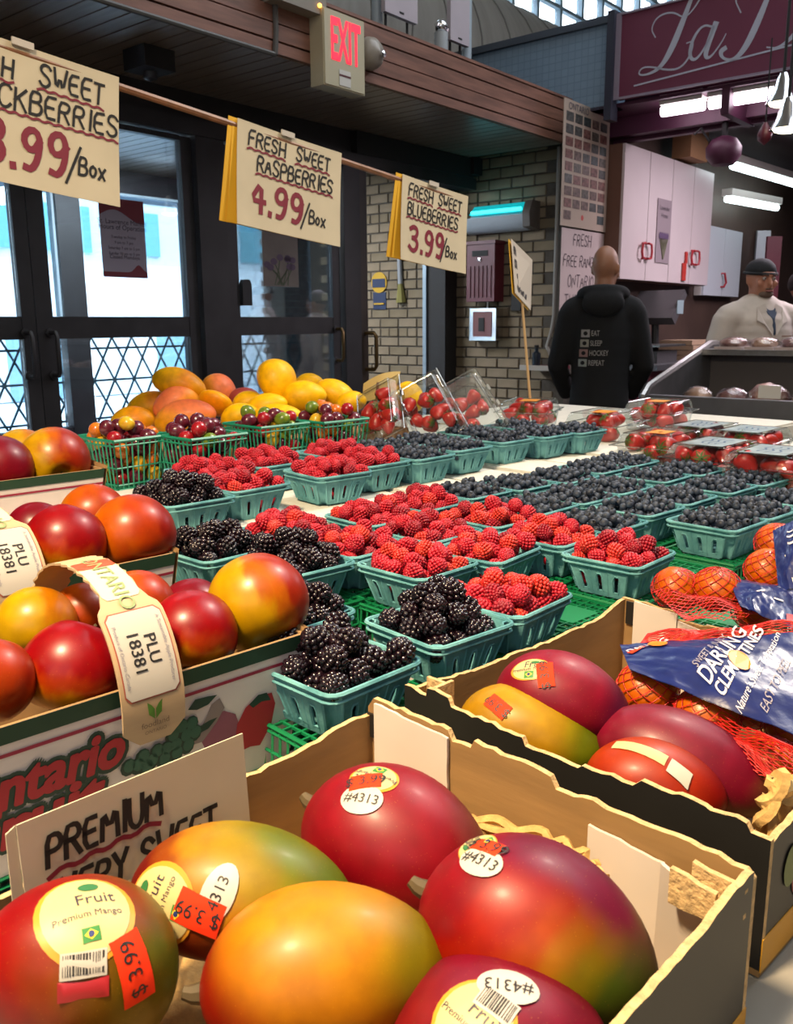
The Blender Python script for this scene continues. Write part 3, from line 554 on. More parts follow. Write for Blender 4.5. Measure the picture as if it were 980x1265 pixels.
br = WB('hand_brush', (-4.68, bW - .03, 1.45), 'pale-handled brush with yellow bristles hanging on the brick', 'brush'); q = MB(); q.tube([(-4.70, bW - .02, 1.86), (-4.69, bW - .02, 1.62)], .02, 8); br.part('handle', q, mat('pale_grey_handle', hexc('8d9094'), .5)); q = MB(); q.tube([(-4.69, bW - .02, 1.62), (-4.68, bW - .02, 1.47)], .03, 8, rs=[.02, .045]); br.part('bristles', q, mat('dull_yellow_bristle', hexc('77703a'), .8))
# ---- poster wall at the end of the fascia and the two posters
wsolo('wall_booth_side', B2(((-3.55, bW + .2, 0), (-3.06, 11.5, 2.86))), mat('brown_panel', hexc('4a3830'), .6, .15, 3), (-3.3, 6, 0), structure=True)
po = thing('photo_poster', 'tall cream poster of many small farm photos hanging at the end of the fascia', 'poster')
pb0, pb1, pz0, pz1 = 5.40, 6.06, 1.935, 2.725; Mp = wframe_a(-3.02, pb0, pz0); put(po, Mp); pw_, ph_ = pb1 - pb0, pz1 - pz0
q = MB(); q.box2((0, 0, -.004), (pw_, ph_, 0)); q.build('sheet', mat('cream_poster', hexc('b3a294'), .22, spec=.6), po, smooth=False)
pcs = [mat('photo_%d' % i, hexc(c), .4, .5, 40) for i, c in enumerate(('4a4a48', '63514b', '3f4748', '6d4a44', '565049'))]; rp = random.Random(8)
for r_ in range(9):
    for c_ in range(5):
        x0 = .035 + c_ * .121; y0 = .045 + r_ * .077
        if r_ == 0 and c_ in (1, 2, 3): continue
        q = MB(); q.box2((x0, y0, 0), (x0 + .098, y0 + .056, .002)); q.build('photo', pcs[rp.randrange(5)], po, smooth=False)
q = MB(); type_to(q, "ONTARIO", .2, ph_ - .058, .062, .0025); q.build('heading', mat('poster_ink', hexc('57505a'), .6), po, smooth=False)
q = MB(); q.ico((.30, .07, 0), .022, 1, (1, 1, .05)); q.build('red_leaf', mat('red_ink', hexc('a83a34'), .6), po)
fr = thing('turkey_sign', 'white hand-lettered sign reading FRESH FREE RANGE ONTARIO TURKEY', 'sign'); put(fr, wframe_a(-3.03, 5.44, 1.34)); q = MB(); q.box2((0, 0, -.003), (.62, .585, 0)); q.build('card', mat('pinkish_white_card', hexc('b7a5a2'), .6), fr, smooth=False)
rg = random.Random(4)
for tx, x, y, h in (('FRESH', .16, .48, .075), ('FREE RANGE', .03, .34, .07), ('ONTARIO', .10, .20, .08), ('TURKEY', .06, .06, .09)): q = MB(); hand(q, tx, x, y, h, .007, .82, jit=.08, rng=rg, z=.002); q.build('lettering', mat('dark_marker', hexc('4a3d45'), .7), fr, smooth=False)
# ---- butcher's booth
m_pink = mat('white_laminate', hexc('c9bcbc'), .35, .03, 3)
cb = WB('hanging_cabinet', (-2.9, 6.9, 1.6), 'white wall cabinet with red D handles above the counter', 'cabinet'); c0, c1, cz0, cz1 = 6.07, 7.80, 1.605, 2.53
cb.part('body', B2(((-3.055, c0, cz0), (-2.92, c1, cz1))), mat('brown_cabinet_side', hexc('6b4a3c'), .5), smooth=False)
cwid = (c1 - c0) / 4; m_dh = mat('red_handle', hexc('a0202c'), .4)
for k in range(4):
    d = cb.part('door', B2(((-2.92, c0 + k * cwid + .004, cz0 + .004), (-2.90, c0 + (k + 1) * cwid - .004, cz1 - .002))), m_pink, smooth=False)
    if k in (1, 3):
        bx = c0 + k * cwid - .05 if k == 1 else c0 + k * cwid + .05
        for s in (-1, 1):
            q = MB(); x0 = bx + (.03 if s > 0 else -.03); q.tube([(-2.90, x0, cz0 + .16), (-2.87, x0, cz0 + .16), (-2.87, x0 + s * .045, cz0 + .165), (-2.87, x0 + s * .06, cz0 + .21), (-2.87, x0 + s * .045, cz0 + .265), (-2.87, x0, cz0 + .27), (-2.90, x0, cz0 + .27)], .009, 6); cb.part('handle', q, m_dh, d)
fl = WB('flyer', (-2.893, 6.75, 1.78), 'narrow grey flyer with lavender flowers on the white wall cabinet', 'flyer'); fl.part('sheet', B2(((-2.896, 6.66, 1.75), (-2.892, 6.92, 2.22))), mat('grey_flyer', hexc('8d7f84'), .6), smooth=False)
q = MB(); type_to(q, 'Lavender', 0, 0, .05); type_to(q, 'House', 0, -.055, .05); q.v = [(-2.8905, 6.79 + v[0], 2.14 + v[1]) for v in q.v]; fl.part('title', q, mat('flyer_ink', hexc('4a4048'), .6), smooth=False)
for k in range(5):
    q = MB(); q.tube([(-2.889, 6.79, 1.78), (-2.889, 6.72 + k * .035, 1.93)], .006, 5); fl.part('stem', q, mat('flyer_green', hexc('5f5d47'), .7)); q = MB(); q.ico((-2.888, 6.72 + k * .035, 1.95), .024, 1, (.1, 1, 1.3)); fl.part('bloom', q, mat('flyer_violet', hexc('55415f'), .7))
xt = WB('red_sticker', (-2.89, 7.3, 1.65), 'red extinguisher-shaped sticker beside the right D handle', 'sticker'); xt.part('cylinder', B2(((-2.895, 7.20, 1.63), (-2.885, 7.27, 1.77))), mat('signal_red', hexc('b3352e'), .5), smooth=False); xt.part('nozzle', B2(((-2.895, 7.245, 1.77), (-2.885, 7.285, 1.86))), MATS['signal_red'], smooth=False)
# second cabinet further in
P1 = on_a(880, 280, -2.97); P2 = on_a(920.5, 287, -2.97); P3 = on_a(914.8, 367, -2.97)
c2 = WB('hanging_cabinet', (-2.97, P2[0], P3[1]), 'plain white cabinet with one red D handle deeper in the booth', 'cabinet'); b_0, b_1, z_0, z_1 = 7.9, P2[0] - .05, P3[1], (P1[1] + P2[1]) / 2
c2.part('body', B2(((-3.055, b_0, z_0), (-2.99, b_1, z_1))), m_white, smooth=False)
for k in range(2):
    w_ = (b_1 - b_0) / 2; d = c2.part('door', B2(((-2.99, b_0 + k * w_ + .004, z_0), (-2.97, b_0 + (k + 1) * w_ - .004, z_1))), mat('cool_white_laminate', hexc('c5ccd2'), .35), smooth=False)
q = MB(); x0 = b_1 - .5; q.tube([(-2.97, x0, z_0 + .08), (-2.94, x0, z_0 + .08), (-2.94, x0 + .05, z_0 + .12), (-2.94, x0, z_0 + .2), (-2.97, x0, z_0 + .2)], .01, 6); c2.part('handle', q, m_dh)
m_boo = mat('booth_ceiling', hexc('6a6468'), .7); m_pur = mat('plum_steel', hexc('4a2038'), .5, .1, 3)
wsolo('ceiling_booth', B2(((-3.3, bW + .25, 2.86), (4.0, 11.5, 2.92))), m_boo, (0, 8, 2.86), structure=True)
wsolo('wall_booth_back', B2(((-3.3, 11.4, 0), (4.0, 11.5, 2.9))), mat('booth_back', hexc('2b2a33'), .6), (0, 11.4, 0), structure=True)
gd = WB('trim_6', (-2, bW, 2.4), structure=True)
gd.part('girder', B2(((-3.15, bW + .30, 2.58), (3.0, bW + .38, 2.86))), m_pur, smooth=False)
gd.part('flange', B2(((-3.15, bW - .02, 2.70), (3.0, bW + .30, 2.72))), m_pur, smooth=False)
gd.part('rail', B2(((-3.05, bW + .40, 2.555), (3.0, bW + .46, 2.62))), m_pur, smooth=False)
gd.part('hanger', B2(((-2.13, bW - .02, 2.55), (-2.08, bW + .46, 2.70))), m_pur, smooth=False)
m_tube = mat('lit_fluorescent', (1, .93, .98), emit=((1.0, .86, .98), 9))
def fluo(name, p0, p1, r, label, m, d=.06):
    w = WB(name, p0, label, 'light'); q = MB(); q.tube([p0, p1], r, 10); w.part('tube', q, m); dv = (Vector(p1) - Vector(p0)).normalized()
    q = MB(); mid = (Vector(p0) + Vector(p1)) / 2 + Vector((0, 0, r + d / 2)); L = (Vector(p1) - Vector(p0)).length
    q.box((0, 0, 0), (L, .1, d), None); q.xf(frame(mid, dv, Vector((0, 0, 1)).cross(dv), (0, 0, 1))); w.part('housing', q, m_white, smooth=False); return w
def onzw(x, y, z): p = onz(x, y, z); return (p.x * math.cos(BW) - p.y * math.sin(BW), p.x * math.sin(BW) + p.y * math.cos(BW), z)
A0 = on_b(818, 140, bW + .08); A1 = on_b(870, 133, bW + .08); A2 = on_b(877, 128, bW + .08); A3 = on_b(968, 112, bW + .08); zt = (A0[1] + A3[1]) / 2
fluo('fluorescent_light', (A0[0], bW + .08, zt), (A1[0], bW + .08, zt), .032, 'short bright tube light under the maroon sign', m_tube); fluo('fluorescent_light', (A2[0], bW + .08, zt), (A3[0], bW + .08, zt), .032, 'long bright tube light under the maroon sign', m_tube)
m_tube2 = mat('lit_cool_fluorescent', (.9, 1, 1), emit=((.80, .97, 1.0), 6))
fluo('fluorescent_light', onzw(905, 205, 2.58), onzw(1010, 236, 2.58), .028, 'cool tube light inside the booth nearer the ceiling', m_tube2); fluo('fluorescent_light', onzw(898, 246, 2.36), onzw(960, 257, 2.36), .028, 'lower cool tube light deeper inside the booth', m_tube2)
for i, (px, py, d_, lab) in enumerate(((966, 128, 5.0, 'upper white shaded heat lamp at the right of the booth'), (972, 160, 4.7, 'lower white shaded heat lamp at the right of the booth'))):
    p = aty(px, py, d_); l = thing('heat_lamp', lab, 'lamp', p, group='heat lamps'); q = MB(); q.lathe([(.02, .15), (.035, .12), (.05, .06), (.082, .0), (.078, .0), (.04, .06)], 20); q.build('shade', m_chrome, l); q = MB(); q.ico((0, 0, .005), .068, 2, (1, 1, .35)); q.build('bulb', mat('lit_warm_bulb', (1, .9, .7), emit=((1, .86, .6), 7)), l); q = MB(); q.tube([(0, 0, .15), (0, 0, .9)], .008, 6); q.build('cord', m_dark, l)
p = aty(945, 168, 5.2); hl_ = thing('red_pendant', 'small dark red pendant bulb beside the heat lamps', 'pendant', p); q = MB(); q.lathe([(0, -.05), (.035, -.02), (.04, .01), (.02, .05), (.01, .07)], 16); q.build('bulb', m_red, hl_); q = MB(); q.tube([(0, 0, .07), (0, 0, .5)], .004, 6); q.build('cord', m_dark, hl_)
p = aty(894, 190, 6.15); dl = thing('dome_camera', 'dark plum dome housing hanging beside the white cabinet', 'housing', p); q = MB(); q.lathe([(0, -.08), (.07, -.07), (.11, -.02), (.115, .04), (.08, .09), (.03, .11), (0, .11)], 20); q.build('dome', m_pur, dl); q = MB(); q.tube([(0, 0, .1), (0, 0, .45)], .02, 8); q.build('stem', m_dark, dl); q = MB(); q.tube([(-.1, 0, .08), (-.16, 0, .16), (-.2, 0, .12)], .008, 6); q.build('cable', m_dark, dl)
wsolo('ceiling_box', B2(((-2.95, 7.0, 2.55), (-2.80, 7.35, 2.80))), mat('tan_carton', hexc('9a7350'), .7), (-2.9, 7.2, 2.55), 'tan carton standing on top of the white wall cabinet', 'carton')
for nm, x0, x1, y0, y1, d_, m_, lab in (('booth_panel', 938, 966, 292, 420, 8.6, m_red, 'dark red panel behind the butcher'), ('booth_panel', 860, 884, 285, 345, 9.5, MATS['cool_white_laminate'], 'pale panel at the back of the booth'), ('booth_panel', 932, 952, 285, 330, 9.2, MATS['cool_white_laminate'], 'narrow pale panel above the butcher')):
    p0 = aty(x0, y1, d_); p1 = aty(x1, y0, d_); q = MB(); q.box2((p0.x, -.02, p0.z), (p1.x, .02, p1.z)); q.xf(Matrix.Translation((-(p0.x + p1.x) / 2, 0, -p0.z))); o = q.build(nm, m_, None, ((p0.x + p1.x) / 2, d_, p0.z), smooth=False); tag(o, lab, 'panel')
area('booth_light', wp(-1.0, 7.2, 2.75), wp(-1.0, 7.2, 0), 2.4, 110, (1.0, .86, .97), size_y=.8)
# ---- counter, scale, and clutter behind the man
m_blk = MATS['black_plastic']; m_st2 = mat('counter_steel', hexc('77777a'), .35, .08, 12, metal=.7)
ct = WB('side_counter', (-2.9, 6.8, .9), 'steel side counter below the white wall cabinet', 'counter'); ct.part('top', B2(((-3.05, 6.0, .96), (-2.55, 9.5, 1.0))), m_st2, smooth=False); ct.part('base', B2(((-3.05, 6.0, 0), (-2.6, 9.5, .96))), m_red, smooth=False)
sc_ = WB('weighing_scale', (-2.8, 6.5, 1.0), 'grey weighing scale with a tilted display under the cabinet', 'scale'); sc_.part('base', B2(((-3.0, 6.25, 1.0), (-2.66, 6.62, 1.09))), mat('grey_scale', hexc('4c4a4c'), .4)); sc_.part('platter', B2(((-3.05, 6.2, 1.12), (-2.62, 6.68, 1.135))), m_steel)
q = MB(); slab_a(q, [(6.55, 1.28), (6.75, 1.5), (6.70, 1.54), (6.48, 1.33)], -3.02, -2.66); sc_.part('display_head', q, MATS['grey_scale']); q = MB(); q.tube([(-2.84, 6.62, 1.09), (-2.84, 6.6, 1.35)], .03, 8); sc_.part('column', q, m_blk); sc_.part('screen', B2(((-2.659, 6.56, 1.36), (-2.655, 6.68, 1.46))), mat('pale_screen', hexc('8fa3a8'), .3), smooth=False)
pbx = WB('paper_stack', (-2.75, 7.1, 1.0), 'stack of brown wrapping paper on the side counter', 'paper')
for k in range(4): pbx.part('sheet_bundle', B2(((-2.95 + .01 * k, 6.9, 1.0 + k * .04), (-2.62 - .012 * k, 7.3, 1.036 + k * .04))), mat('kraft_paper', hexc('a58a72'), .8), smooth=False)
bk_ = WB('blue_bucket', (-2.4, 7.6, 1.0), 'black container with a bright blue lid on the counter', 'container'); q = MB(); q.lathe([(.10, 0), (.12, .22), (.12, .23), (0, .23)], 20, (-2.62, 7.7, 1.0)); bk_.part('body', q, m_blk); q = MB(); q.lathe([(.125, 0), (.125, .05), (.09, .07), (0, .07)], 20, (-2.62, 7.7, 1.23)); bk_.part('lid', q, mat('bright_blue', hexc('2f5fd0'), .35))
q = MB(); q.tube([(-2.45, 7.75, 1.0), (-2.45, 7.75, 1.26), (-2.45, 7.70, 1.33), (-2.45, 7.6, 1.35), (-2.45, 7.52, 1.30), (-2.45, 7.5, 1.24)], .016, 8); wsolo('tap', q, m_chrome, (-2.45, 7.75, 1.0), 'curved chrome tap beside the blue lid', 'tap')
# ---- meat display case
dc = WB('meat_case', (-1.2, 4.6, 0), 'stainless meat display case with a dark red base', 'display case'); k0, k1 = 4.18, 5.15; s0, s1 = -1.86, 2.6
dc.part('base', B2(((s0 + .02, k0 + .05, 0), (s1, k1, .80))), mat('maroon_case', hexc('4a1420'), .45), smooth=False); dc.part('kick_band', B2(((s0 + .01, k0 + .02, .76), (s1, k0 + .06, .86))), m_blk, smooth=False)
dc.part('front_rail', B2(((s0, k0, .85), (s1, k0 + .06, .945))), m_st2); dc.part('deck', B2(((s0 + .03, k0 + .06, .84), (s1, k1 - .03, .87))), mat('grey_deck', hexc('555050'), .5), smooth=False)
q = MB(); slab_a(q, [(k0, .85), (k0, .93), (k0 + .04, .97), (k1 - .1, 1.17), (k1, 1.17), (k1, .85)], s0, s0 + .04); dc.part('end_panel', q, m_st2); q = MB(); q.tube([(s0 + .02, k0, .87), (s0 + .02, k0 - .005, .94), (s0 + .02, k0 + .05, .98), (s0 + .02, k1 - .1, 1.175), (s0 + .02, k1, 1.175)], .022, 8); dc.part('end_rail', q, m_steel)
dc.part('back_panel', B2(((s0 + .04, k1 - .12, .87), (s1, k1, 1.12))), MATS['grey_deck'], smooth=False); dc.part('top_shelf', B2(((s0 + .04, k1 - .26, 1.12), (s1, k1 + .06, 1.15))), m_steel, smooth=False)
rm = random.Random(12)
m_meat = [mat('meat_%d' % i, hexc(a_1), .35, col2=hexc(a_2), scale=22) for i, (a_1, a_2) in enumerate((('8d4a42', 'd8b5a2'), ('d8a98c', 'e8cbb4'), ('6e3434', 'b58a84')))]
m_wrap = glassy('cling_film', (.96, .94, .94), .10, .12, bump=.8, bscale=70)
def lump(r, sc, seed, sub=2):
    q = MB(); V, F = ICO[sub]; q.add([Vector((v[0] * sc[0], v[1] * sc[1], v[2] * sc[2])) * r * (1 + .28 * noise.noise(Vector(v) * 1.6 + Vector((seed, 0, 0)))) for v in V], F); return q
words = ['first', 'second', 'third', 'fourth', 'fifth', 'sixth', 'seventh', 'eighth', 'ninth', 'tenth', 'eleventh', 'twelfth']
for k in range(9):
    t = thing('meat_pack', 'wrapped meat pack on the case shelf, %s from the left' % words[k], 'meat', wp(-1.70 + k * .16, k1 - .10, 1.15), (0, 0, -BW + rm.uniform(-.15, .15)), group='meat packs on the case shelf')
    q = MB(); q.box2((-.075, -.11, 0), (.075, .11, .014)); q.build('tray', mat('foam_tray', hexc('cdb9b4'), .6), t, smooth=False)
    q = lump(.07, (1, 1.4, .45), k * 3.1); q.xf(Matrix.Translation((0, 0, .032))); q.build('cut', m_meat[k % 3], t); q = MB(); q.ico((0, 0, .032), .082, 2, (1, 1.4, .46)); q.build('film', m_wrap, t)
for k in range(9):
    big = k in (2, 5, 7)
    t = thing('meat_piece', 'wrapped poultry piece inside the meat case, %s from the left' % words[k], 'meat', wp(-1.66 + k * .175, k0 + .24 + rm.uniform(-.03, .05), .87), (0, 0, rm.uniform(0, 3)), group='poultry pieces in the meat case')
    q = lump(.09 if big else .07, (1.2, .9, .8), 20 + k * 1.7); q.xf(Matrix.Translation((0, 0, .062 if big else .05))); q.build('flesh', m_meat[(k + 1) % 3], t); q = MB(); q.ico((0, 0, .06 if big else .05), .10 if big else .08, 2, (1.25, .95, .8)); q.build('film', m_wrap, t)
for k in range(2): tag(sheet('deck_label', frame(wp(-1.3 + k * .8, k0 + .05, .95), wp(1, 0, 0), (0, 0, 1)), .1, .06, .004, m_white, ('left' if k == 0 else 'right') + ' white price card on the meat case rail', 'card'), ('left' if k == 0 else 'right') + ' white price card on the meat case rail', 'card')
# ================================================================== THE STALL
zT = .855
m_tab = mat('stall_board', hexc('8f8a80'), .7, .1, 6)
tb = thing('stall_table', 'long market stall table under the fruit', 'table', tp(-.9, 1.5, 0), (0, 0, -TW))
q = MB(); q.box2((-1.35, -1.75, zT - .05), (.95, 1.75, zT - .002)); q.build('table_top', m_tab, tb, smooth=False)
q = MB(); q.box2((-1.33, -1.72, .02), (.93, 1.72, zT - .052)); q.build('skirt', mat('dark_green_skirt', hexc('26382f'), .8), tb, smooth=False)
for sx in (-1.2, .8):
    for sy in (-1.6, 1.6): q = MB(); q.box2((sx - .03, sy - .03, 0), (sx + .03, sy + .03, .02)); q.build('foot', m_dark, tb, smooth=False)
# ---- white foam boxes at the back
m_foam = mat('styrofoam', hexc('cfccc2'), .75, .05, 40, bump=.4, bscale=220)
def foam_block(a0, a1, b0, b1, z0, z1, label, dx=0):
    q = MB(); q.box2((a0, b0, z0), (a1, b1, z1)); c = ((a0 + a1) / 2, (b0 + b1) / 2, z0); q.xf(Matrix.Translation((-c[0], -c[1], -c[2])))
    me = q.mesh('foam_box', m_foam, smooth=False); bm = bmesh.new(); bm.from_mesh(me); bmesh.ops.bevel(bm, geom=bm.edges[:], offset=.006, segments=2, affect='EDGES'); bm.to_mesh(me); bm.free()
    return tag(link('foam_box', me, None, tp(*c), (0, 0, -TW)), label, 'foam box', 'white foam boxes under the back rows')
fz = .978
bs = [.0, .86, 1.18, 1.36, 1.53, 1.70, 1.86, 2.10]
for i in range(7): foam_block(-2.20, -1.135 + (.006 if i % 2 else 0), bs[i] + .006, bs[i + 1] - .006, zT, fz - (.003 if i % 2 else 0), 'white foam box under the back rows, %s from the left' % words[i])
# ---- moulds for the containers
S, HB = .122, .052                              # pulp basket: rim width and height
def pulp_basket():
    q = MB(); t = .016
    def wall(rot):
        cols = [-1, -.56, -.44, -.06, .06, .44, .56, 1]; rows = [0, .16, .62, .86, 1.0]
        P = {}
        for i, u in enumerate(cols):
            for j, v in enumerate(rows):
                hw = S / 2 - t * (1 - v); y = -(S / 2 - t * (1 - v)); x = u * hw
                if 0 < i < 7 and j in (1, 2): y -= .0
                P[i, j] = rot @ Vector((x, y, v * HB))
        for i in range(7):
            for j in range(4):
                if i in (1, 3, 5) and j == 1: continue
                q.add([P[i, j], P[i + 1, j], P[i + 1, j + 1], P[i, j + 1]], [(0, 1, 2, 3)])
    for k in range(4): wall(Matrix.Rotation(k * math.pi / 2, 3, 'Z'))
    h = S / 2 - t; q.add([(-h, -h, 0), (h, -h, 0), (h, h, 0), (-h, h, 0)], [(3, 2, 1, 0)])
    me = q.mesh('shell', m_pulp, smooth=True); bm = bmesh.new(); bm.from_mesh(me); bmesh.ops.remove_doubles(bm, verts=bm.verts, dist=.0002); bmesh.ops.recalc_face_normals(bm, faces=bm.faces)
    ve = [e for e in bm.edges if abs(e.verts[0].co.z - e.verts[1].co.z) > .004 and all(abs(abs(v.co.x) - abs(v.co.y)) < 1e-4 for v in e.verts)]
    bmesh.ops.bevel(bm, geom=ve, offset=.012, segments=3, affect='EDGES', clamp_overlap=True)
    bm.to_mesh(me); bm.free()
    o = link('tmp', me); sd_ = o.modifiers.new('s', 'SOLIDIFY'); sd_.thickness = .0022; sd_.offset = 0; me = bake(o)
    q = MB()                                     # rolled rim, arches round the slots, pleats
    def rim(off, z, r):
        c = .013; s = S / 2 + off; pts = []
        for sx, sy, a0 in ((1, -1, -90), (1, 1, 0), (-1, 1, 90), (-1, -1, 180)):
            for k in range(4):
                a = R(a0 + k * 30); pts.append((sx * (s - c) + c * math.cos(a), sy * (s - c) + c * math.sin(a), z))
        q.tube(pts, r, 6, close=True)
    rim(.001, HB, .0026); rim(.0005, HB - .0075, .0018)
    for k in range(4):
        M3 = Matrix.Rotation(k * math.pi / 2, 3, 'Z')
        for u in (-.5, 0, .5):
            pts = []
            for (du, v) in ((-.09, .14), (-.09, .55), (-.05, .66), (.05, .66), (.09, .55), (.09, .14)):
                hw = S / 2 - t * (1 - v); pts.append(M3 @ Vector(((u + du) * hw, -(hw + .0012), v * HB)))
            q.tube(pts, .0011, 4)
        for u in (-.78, -.25, .25, .78):
            pts = [M3 @ Vector((u * (S / 2 - t * (1 - v)), -(S / 2 - t * (1 - v) + .0006), v * HB)) for v in (.05, .8)]; q.tube(pts, .0016, 4)
    me2 = q.mesh('x', m_pulp); bm = bmesh.new(); bm.from_mesh(me); bm.from_mesh(me2); bm.to_mesh(me); bm.free()
    me.name = 'pulp_basket'; me.polygons.foreach_set('use_smooth', [True] * len(me.polygons)); me.set_sharp_from_angle(angle=R(50)); return me
m_pulp = mat('teal_pulp', hexc('437f88'), .85, scale=28, col2=hexc('6ba6aa'), bump=.5, bscale=260)
me_basket = pulp_basket()
m_grn = mat('green_plastic', hexc('0a7044'), .42, .08, 20, spec=.5)
m_tgrn = mat('teal_green_plastic', hexc('1f8468'), .4, .08, 20)
def crate_mesh(S1, S0, H, m, name, solid=True, cell=.0135, open_side=None):   # S1 = face with the lattice (z = H), S0 = rim (z = 0)
    q = MB(); n = int(S1 / cell); b = .0026
    for i in range(n + 1):
        x = -S1 / 2 + S1 * i / n; q.box((x, 0, H - b / 2), (b, S1, b)); q.box((0, x, H - b / 2), (S1, b, b))
    if solid: q.box((0, 0, H - b / 2), (S1 * .45, S1 * .45, b * 1.1))
    for k in range(4):
        M3 = Matrix.Rotation(k * math.pi / 2, 3, 'Z'); ns = int(S1 / (cell * .9))
        for i in range(ns + 1):
            u = -1 + 2 * i / ns; p0 = M3 @ Vector((u * S1 / 2, -S1 / 2, H)); p1 = M3 @ Vector((u * S0 / 2, -S0 / 2, 0)); q.tube([p0, p1], .0018, 4, cap=False)
        for v, r in ((0, .0036), (.10, .002), (.55, .0018), (.9, .002), (1, .0026)):
            s = S0 + (S1 - S0) * v; q.tube([M3 @ Vector((-s / 2, -s / 2, v * H)), M3 @ Vector((s / 2, -s / 2, v * H))], r, 5)
    return q.mesh(name, m, sharp=60)
me_crate = crate_mesh(.134, .140, .058, m_grn, 'green_crate'); me_crate_t = crate_mesh(.134, .140, .073, m_grn, 'green_crate_tall')
me_mesh = crate_mesh(.118, .140, .100, m_tgrn, 'mesh_basket', solid=False, cell=.0125)
# ---- berries
def drupes(nd, rd, L, Wd, mats, name, sub=1, hollow=False, seed=0, core=.86, taper=.28):
    rg = random.Random(seed); q = MB()
    def surf(t, ph):
        z = L * (t - .5); r = Wd / 2 * math.sqrt(max(0, 1 - (abs(2 * t - 1)) ** 2.6)) * (1 + taper * (.5 - t)); return Vector((r * math.cos(ph), r * math.sin(ph), z))
    for i in range(nd):
        t = (i + .5) / nd; t = .5 - .5 * math.cos(math.pi * (t * .93 + .035)); ph = i * 2.39996
        p = surf(t, ph) * (1 + rg.uniform(-.03, .03)); q.ico(p * .93, rd * rg.uniform(.9, 1.12), sub)
    q.cur = 1 if len(mats) > 1 else 0; V, F = ICO[2]; q.add([Vector((v[0] * Wd / 2 * core, v[1] * Wd / 2 * core, v[2] * L / 2 * core)) for v in V], F)
    if hollow: q.cur = 1; q.lathe([(Wd * .30, -L * .47), (Wd * .22, -L * .50), (Wd * .13, -L * .40), (0, -L * .25)], 12)
    return q.mesh(name, mats, sharp=None)
m_ras = mat('raspberry_red', hexc('9a0f24'), .45, scale=90, col2=hexc('c02034'), spec=.45, sss=.2)
m_ras2 = mat('raspberry_dark', hexc('7a0c1e'), .45, scale=90, col2=hexc('a0142a'), spec=.45, sss=.15)
m_rasc = mat('raspberry_core', hexc('7c0a18'), .6); m_rasl = mat('raspberry_bright', hexc('b02022'), .42, scale=90, col2=hexc('cc3a2a'), spec=.45, sss=.25)
me_ras = [drupes(104, .0028, .025, .0225, [m, m_rasc], 'raspberry', hollow=True, seed=i) for i, m in enumerate((m_ras, m_ras2, m_ras, m_rasl))]
m_blk1 = mat('blackberry_black', hexc('110b12'), .16, scale=70, col2=hexc('1d0d16'), spec=.7); m_blkc = mat('blackberry_core', hexc('0a0608'), .5)
me_bla = [drupes(56, .0042, .029, .0235, [m_blk1, m_blkc], 'blackberry', seed=i + 9, sub=1) for i in range(3)]
m_blu = mat('blueberry_blue', hexc('222936'), .55, scale=120, col2=hexc('454f62'), spec=.35); m_blu2 = mat('blueberry_dark', hexc('191c26'), .5, scale=120, col2=hexc('333a4a'), spec=.35); m_bluc = mat('blueberry_crown', hexc('12131a'), .7)
def blueberry(r, m):
    q = MB(); q.lathe([(0, -r * .93), (r * .45, -r * .84), (r * .83, -r * .5), (r, 0), (r * .86, r * .48), (r * .55, r * .78), (r * .36, r * .86)], 12)
    q.cur = 1; q.lathe([(r * .36, r * .86), (r * .40, r * .98), (r * .30, r * .96), (r * .2, r * .78), (0, r * .72)], 10); return q.mesh('blueberry', [m, m_bluc], sharp=None)
me_blu = [blueberry(.0073, m_blu), blueberry(.0073, m_blu2), blueberry(.0068, m_blu)]
def heap(rng, n, r, half, floor, rimz, top, K=26, t=.016, seedpts=None):
    """drop balls one by one into the tapered basket, keep each where it comes to rest lowest"""
    pts = []; lost = 0
    while len(pts) < n and lost < 60:
        rr = r * rng.uniform(.93, 1.07); best = None
        for _ in range(K):
            x = rng.uniform(-half, half); y = rng.uniform(-half, half); m_ = max(abs(x), abs(y)) + rr * .92
            z = floor + rr
            if m_ > half - t: z = max(z, floor + rr * .5 + (m_ - (half - t)) / t * (rimz - floor))
            for (px, py, pz, pr) in pts:
                d2 = (px - x) ** 2 + (py - y) ** 2; s = (pr + rr) * .97
                if d2 < s * s: z = max(z, pz + math.sqrt(s * s - d2))
            lim = half - rr * .84 - max(0, z - rimz - rr * .6) * 1.05
            if max(abs(x), abs(y)) > lim or z > rimz + top: continue
            if best is None or z < best[2]: best = (x, y, z, rr)
        if best is None: lost += 1; continue
        pts.append(best)
    return pts
KIND = {'R': ('raspberry', 'red raspberry', me_ras, .0118, 56, .020), 'K': ('blackberry', 'glossy blackberry', me_bla, .0128, 50, .026), 'B': ('blueberry', 'dusty blueberry', me_blu, .0073, 210, .016)}
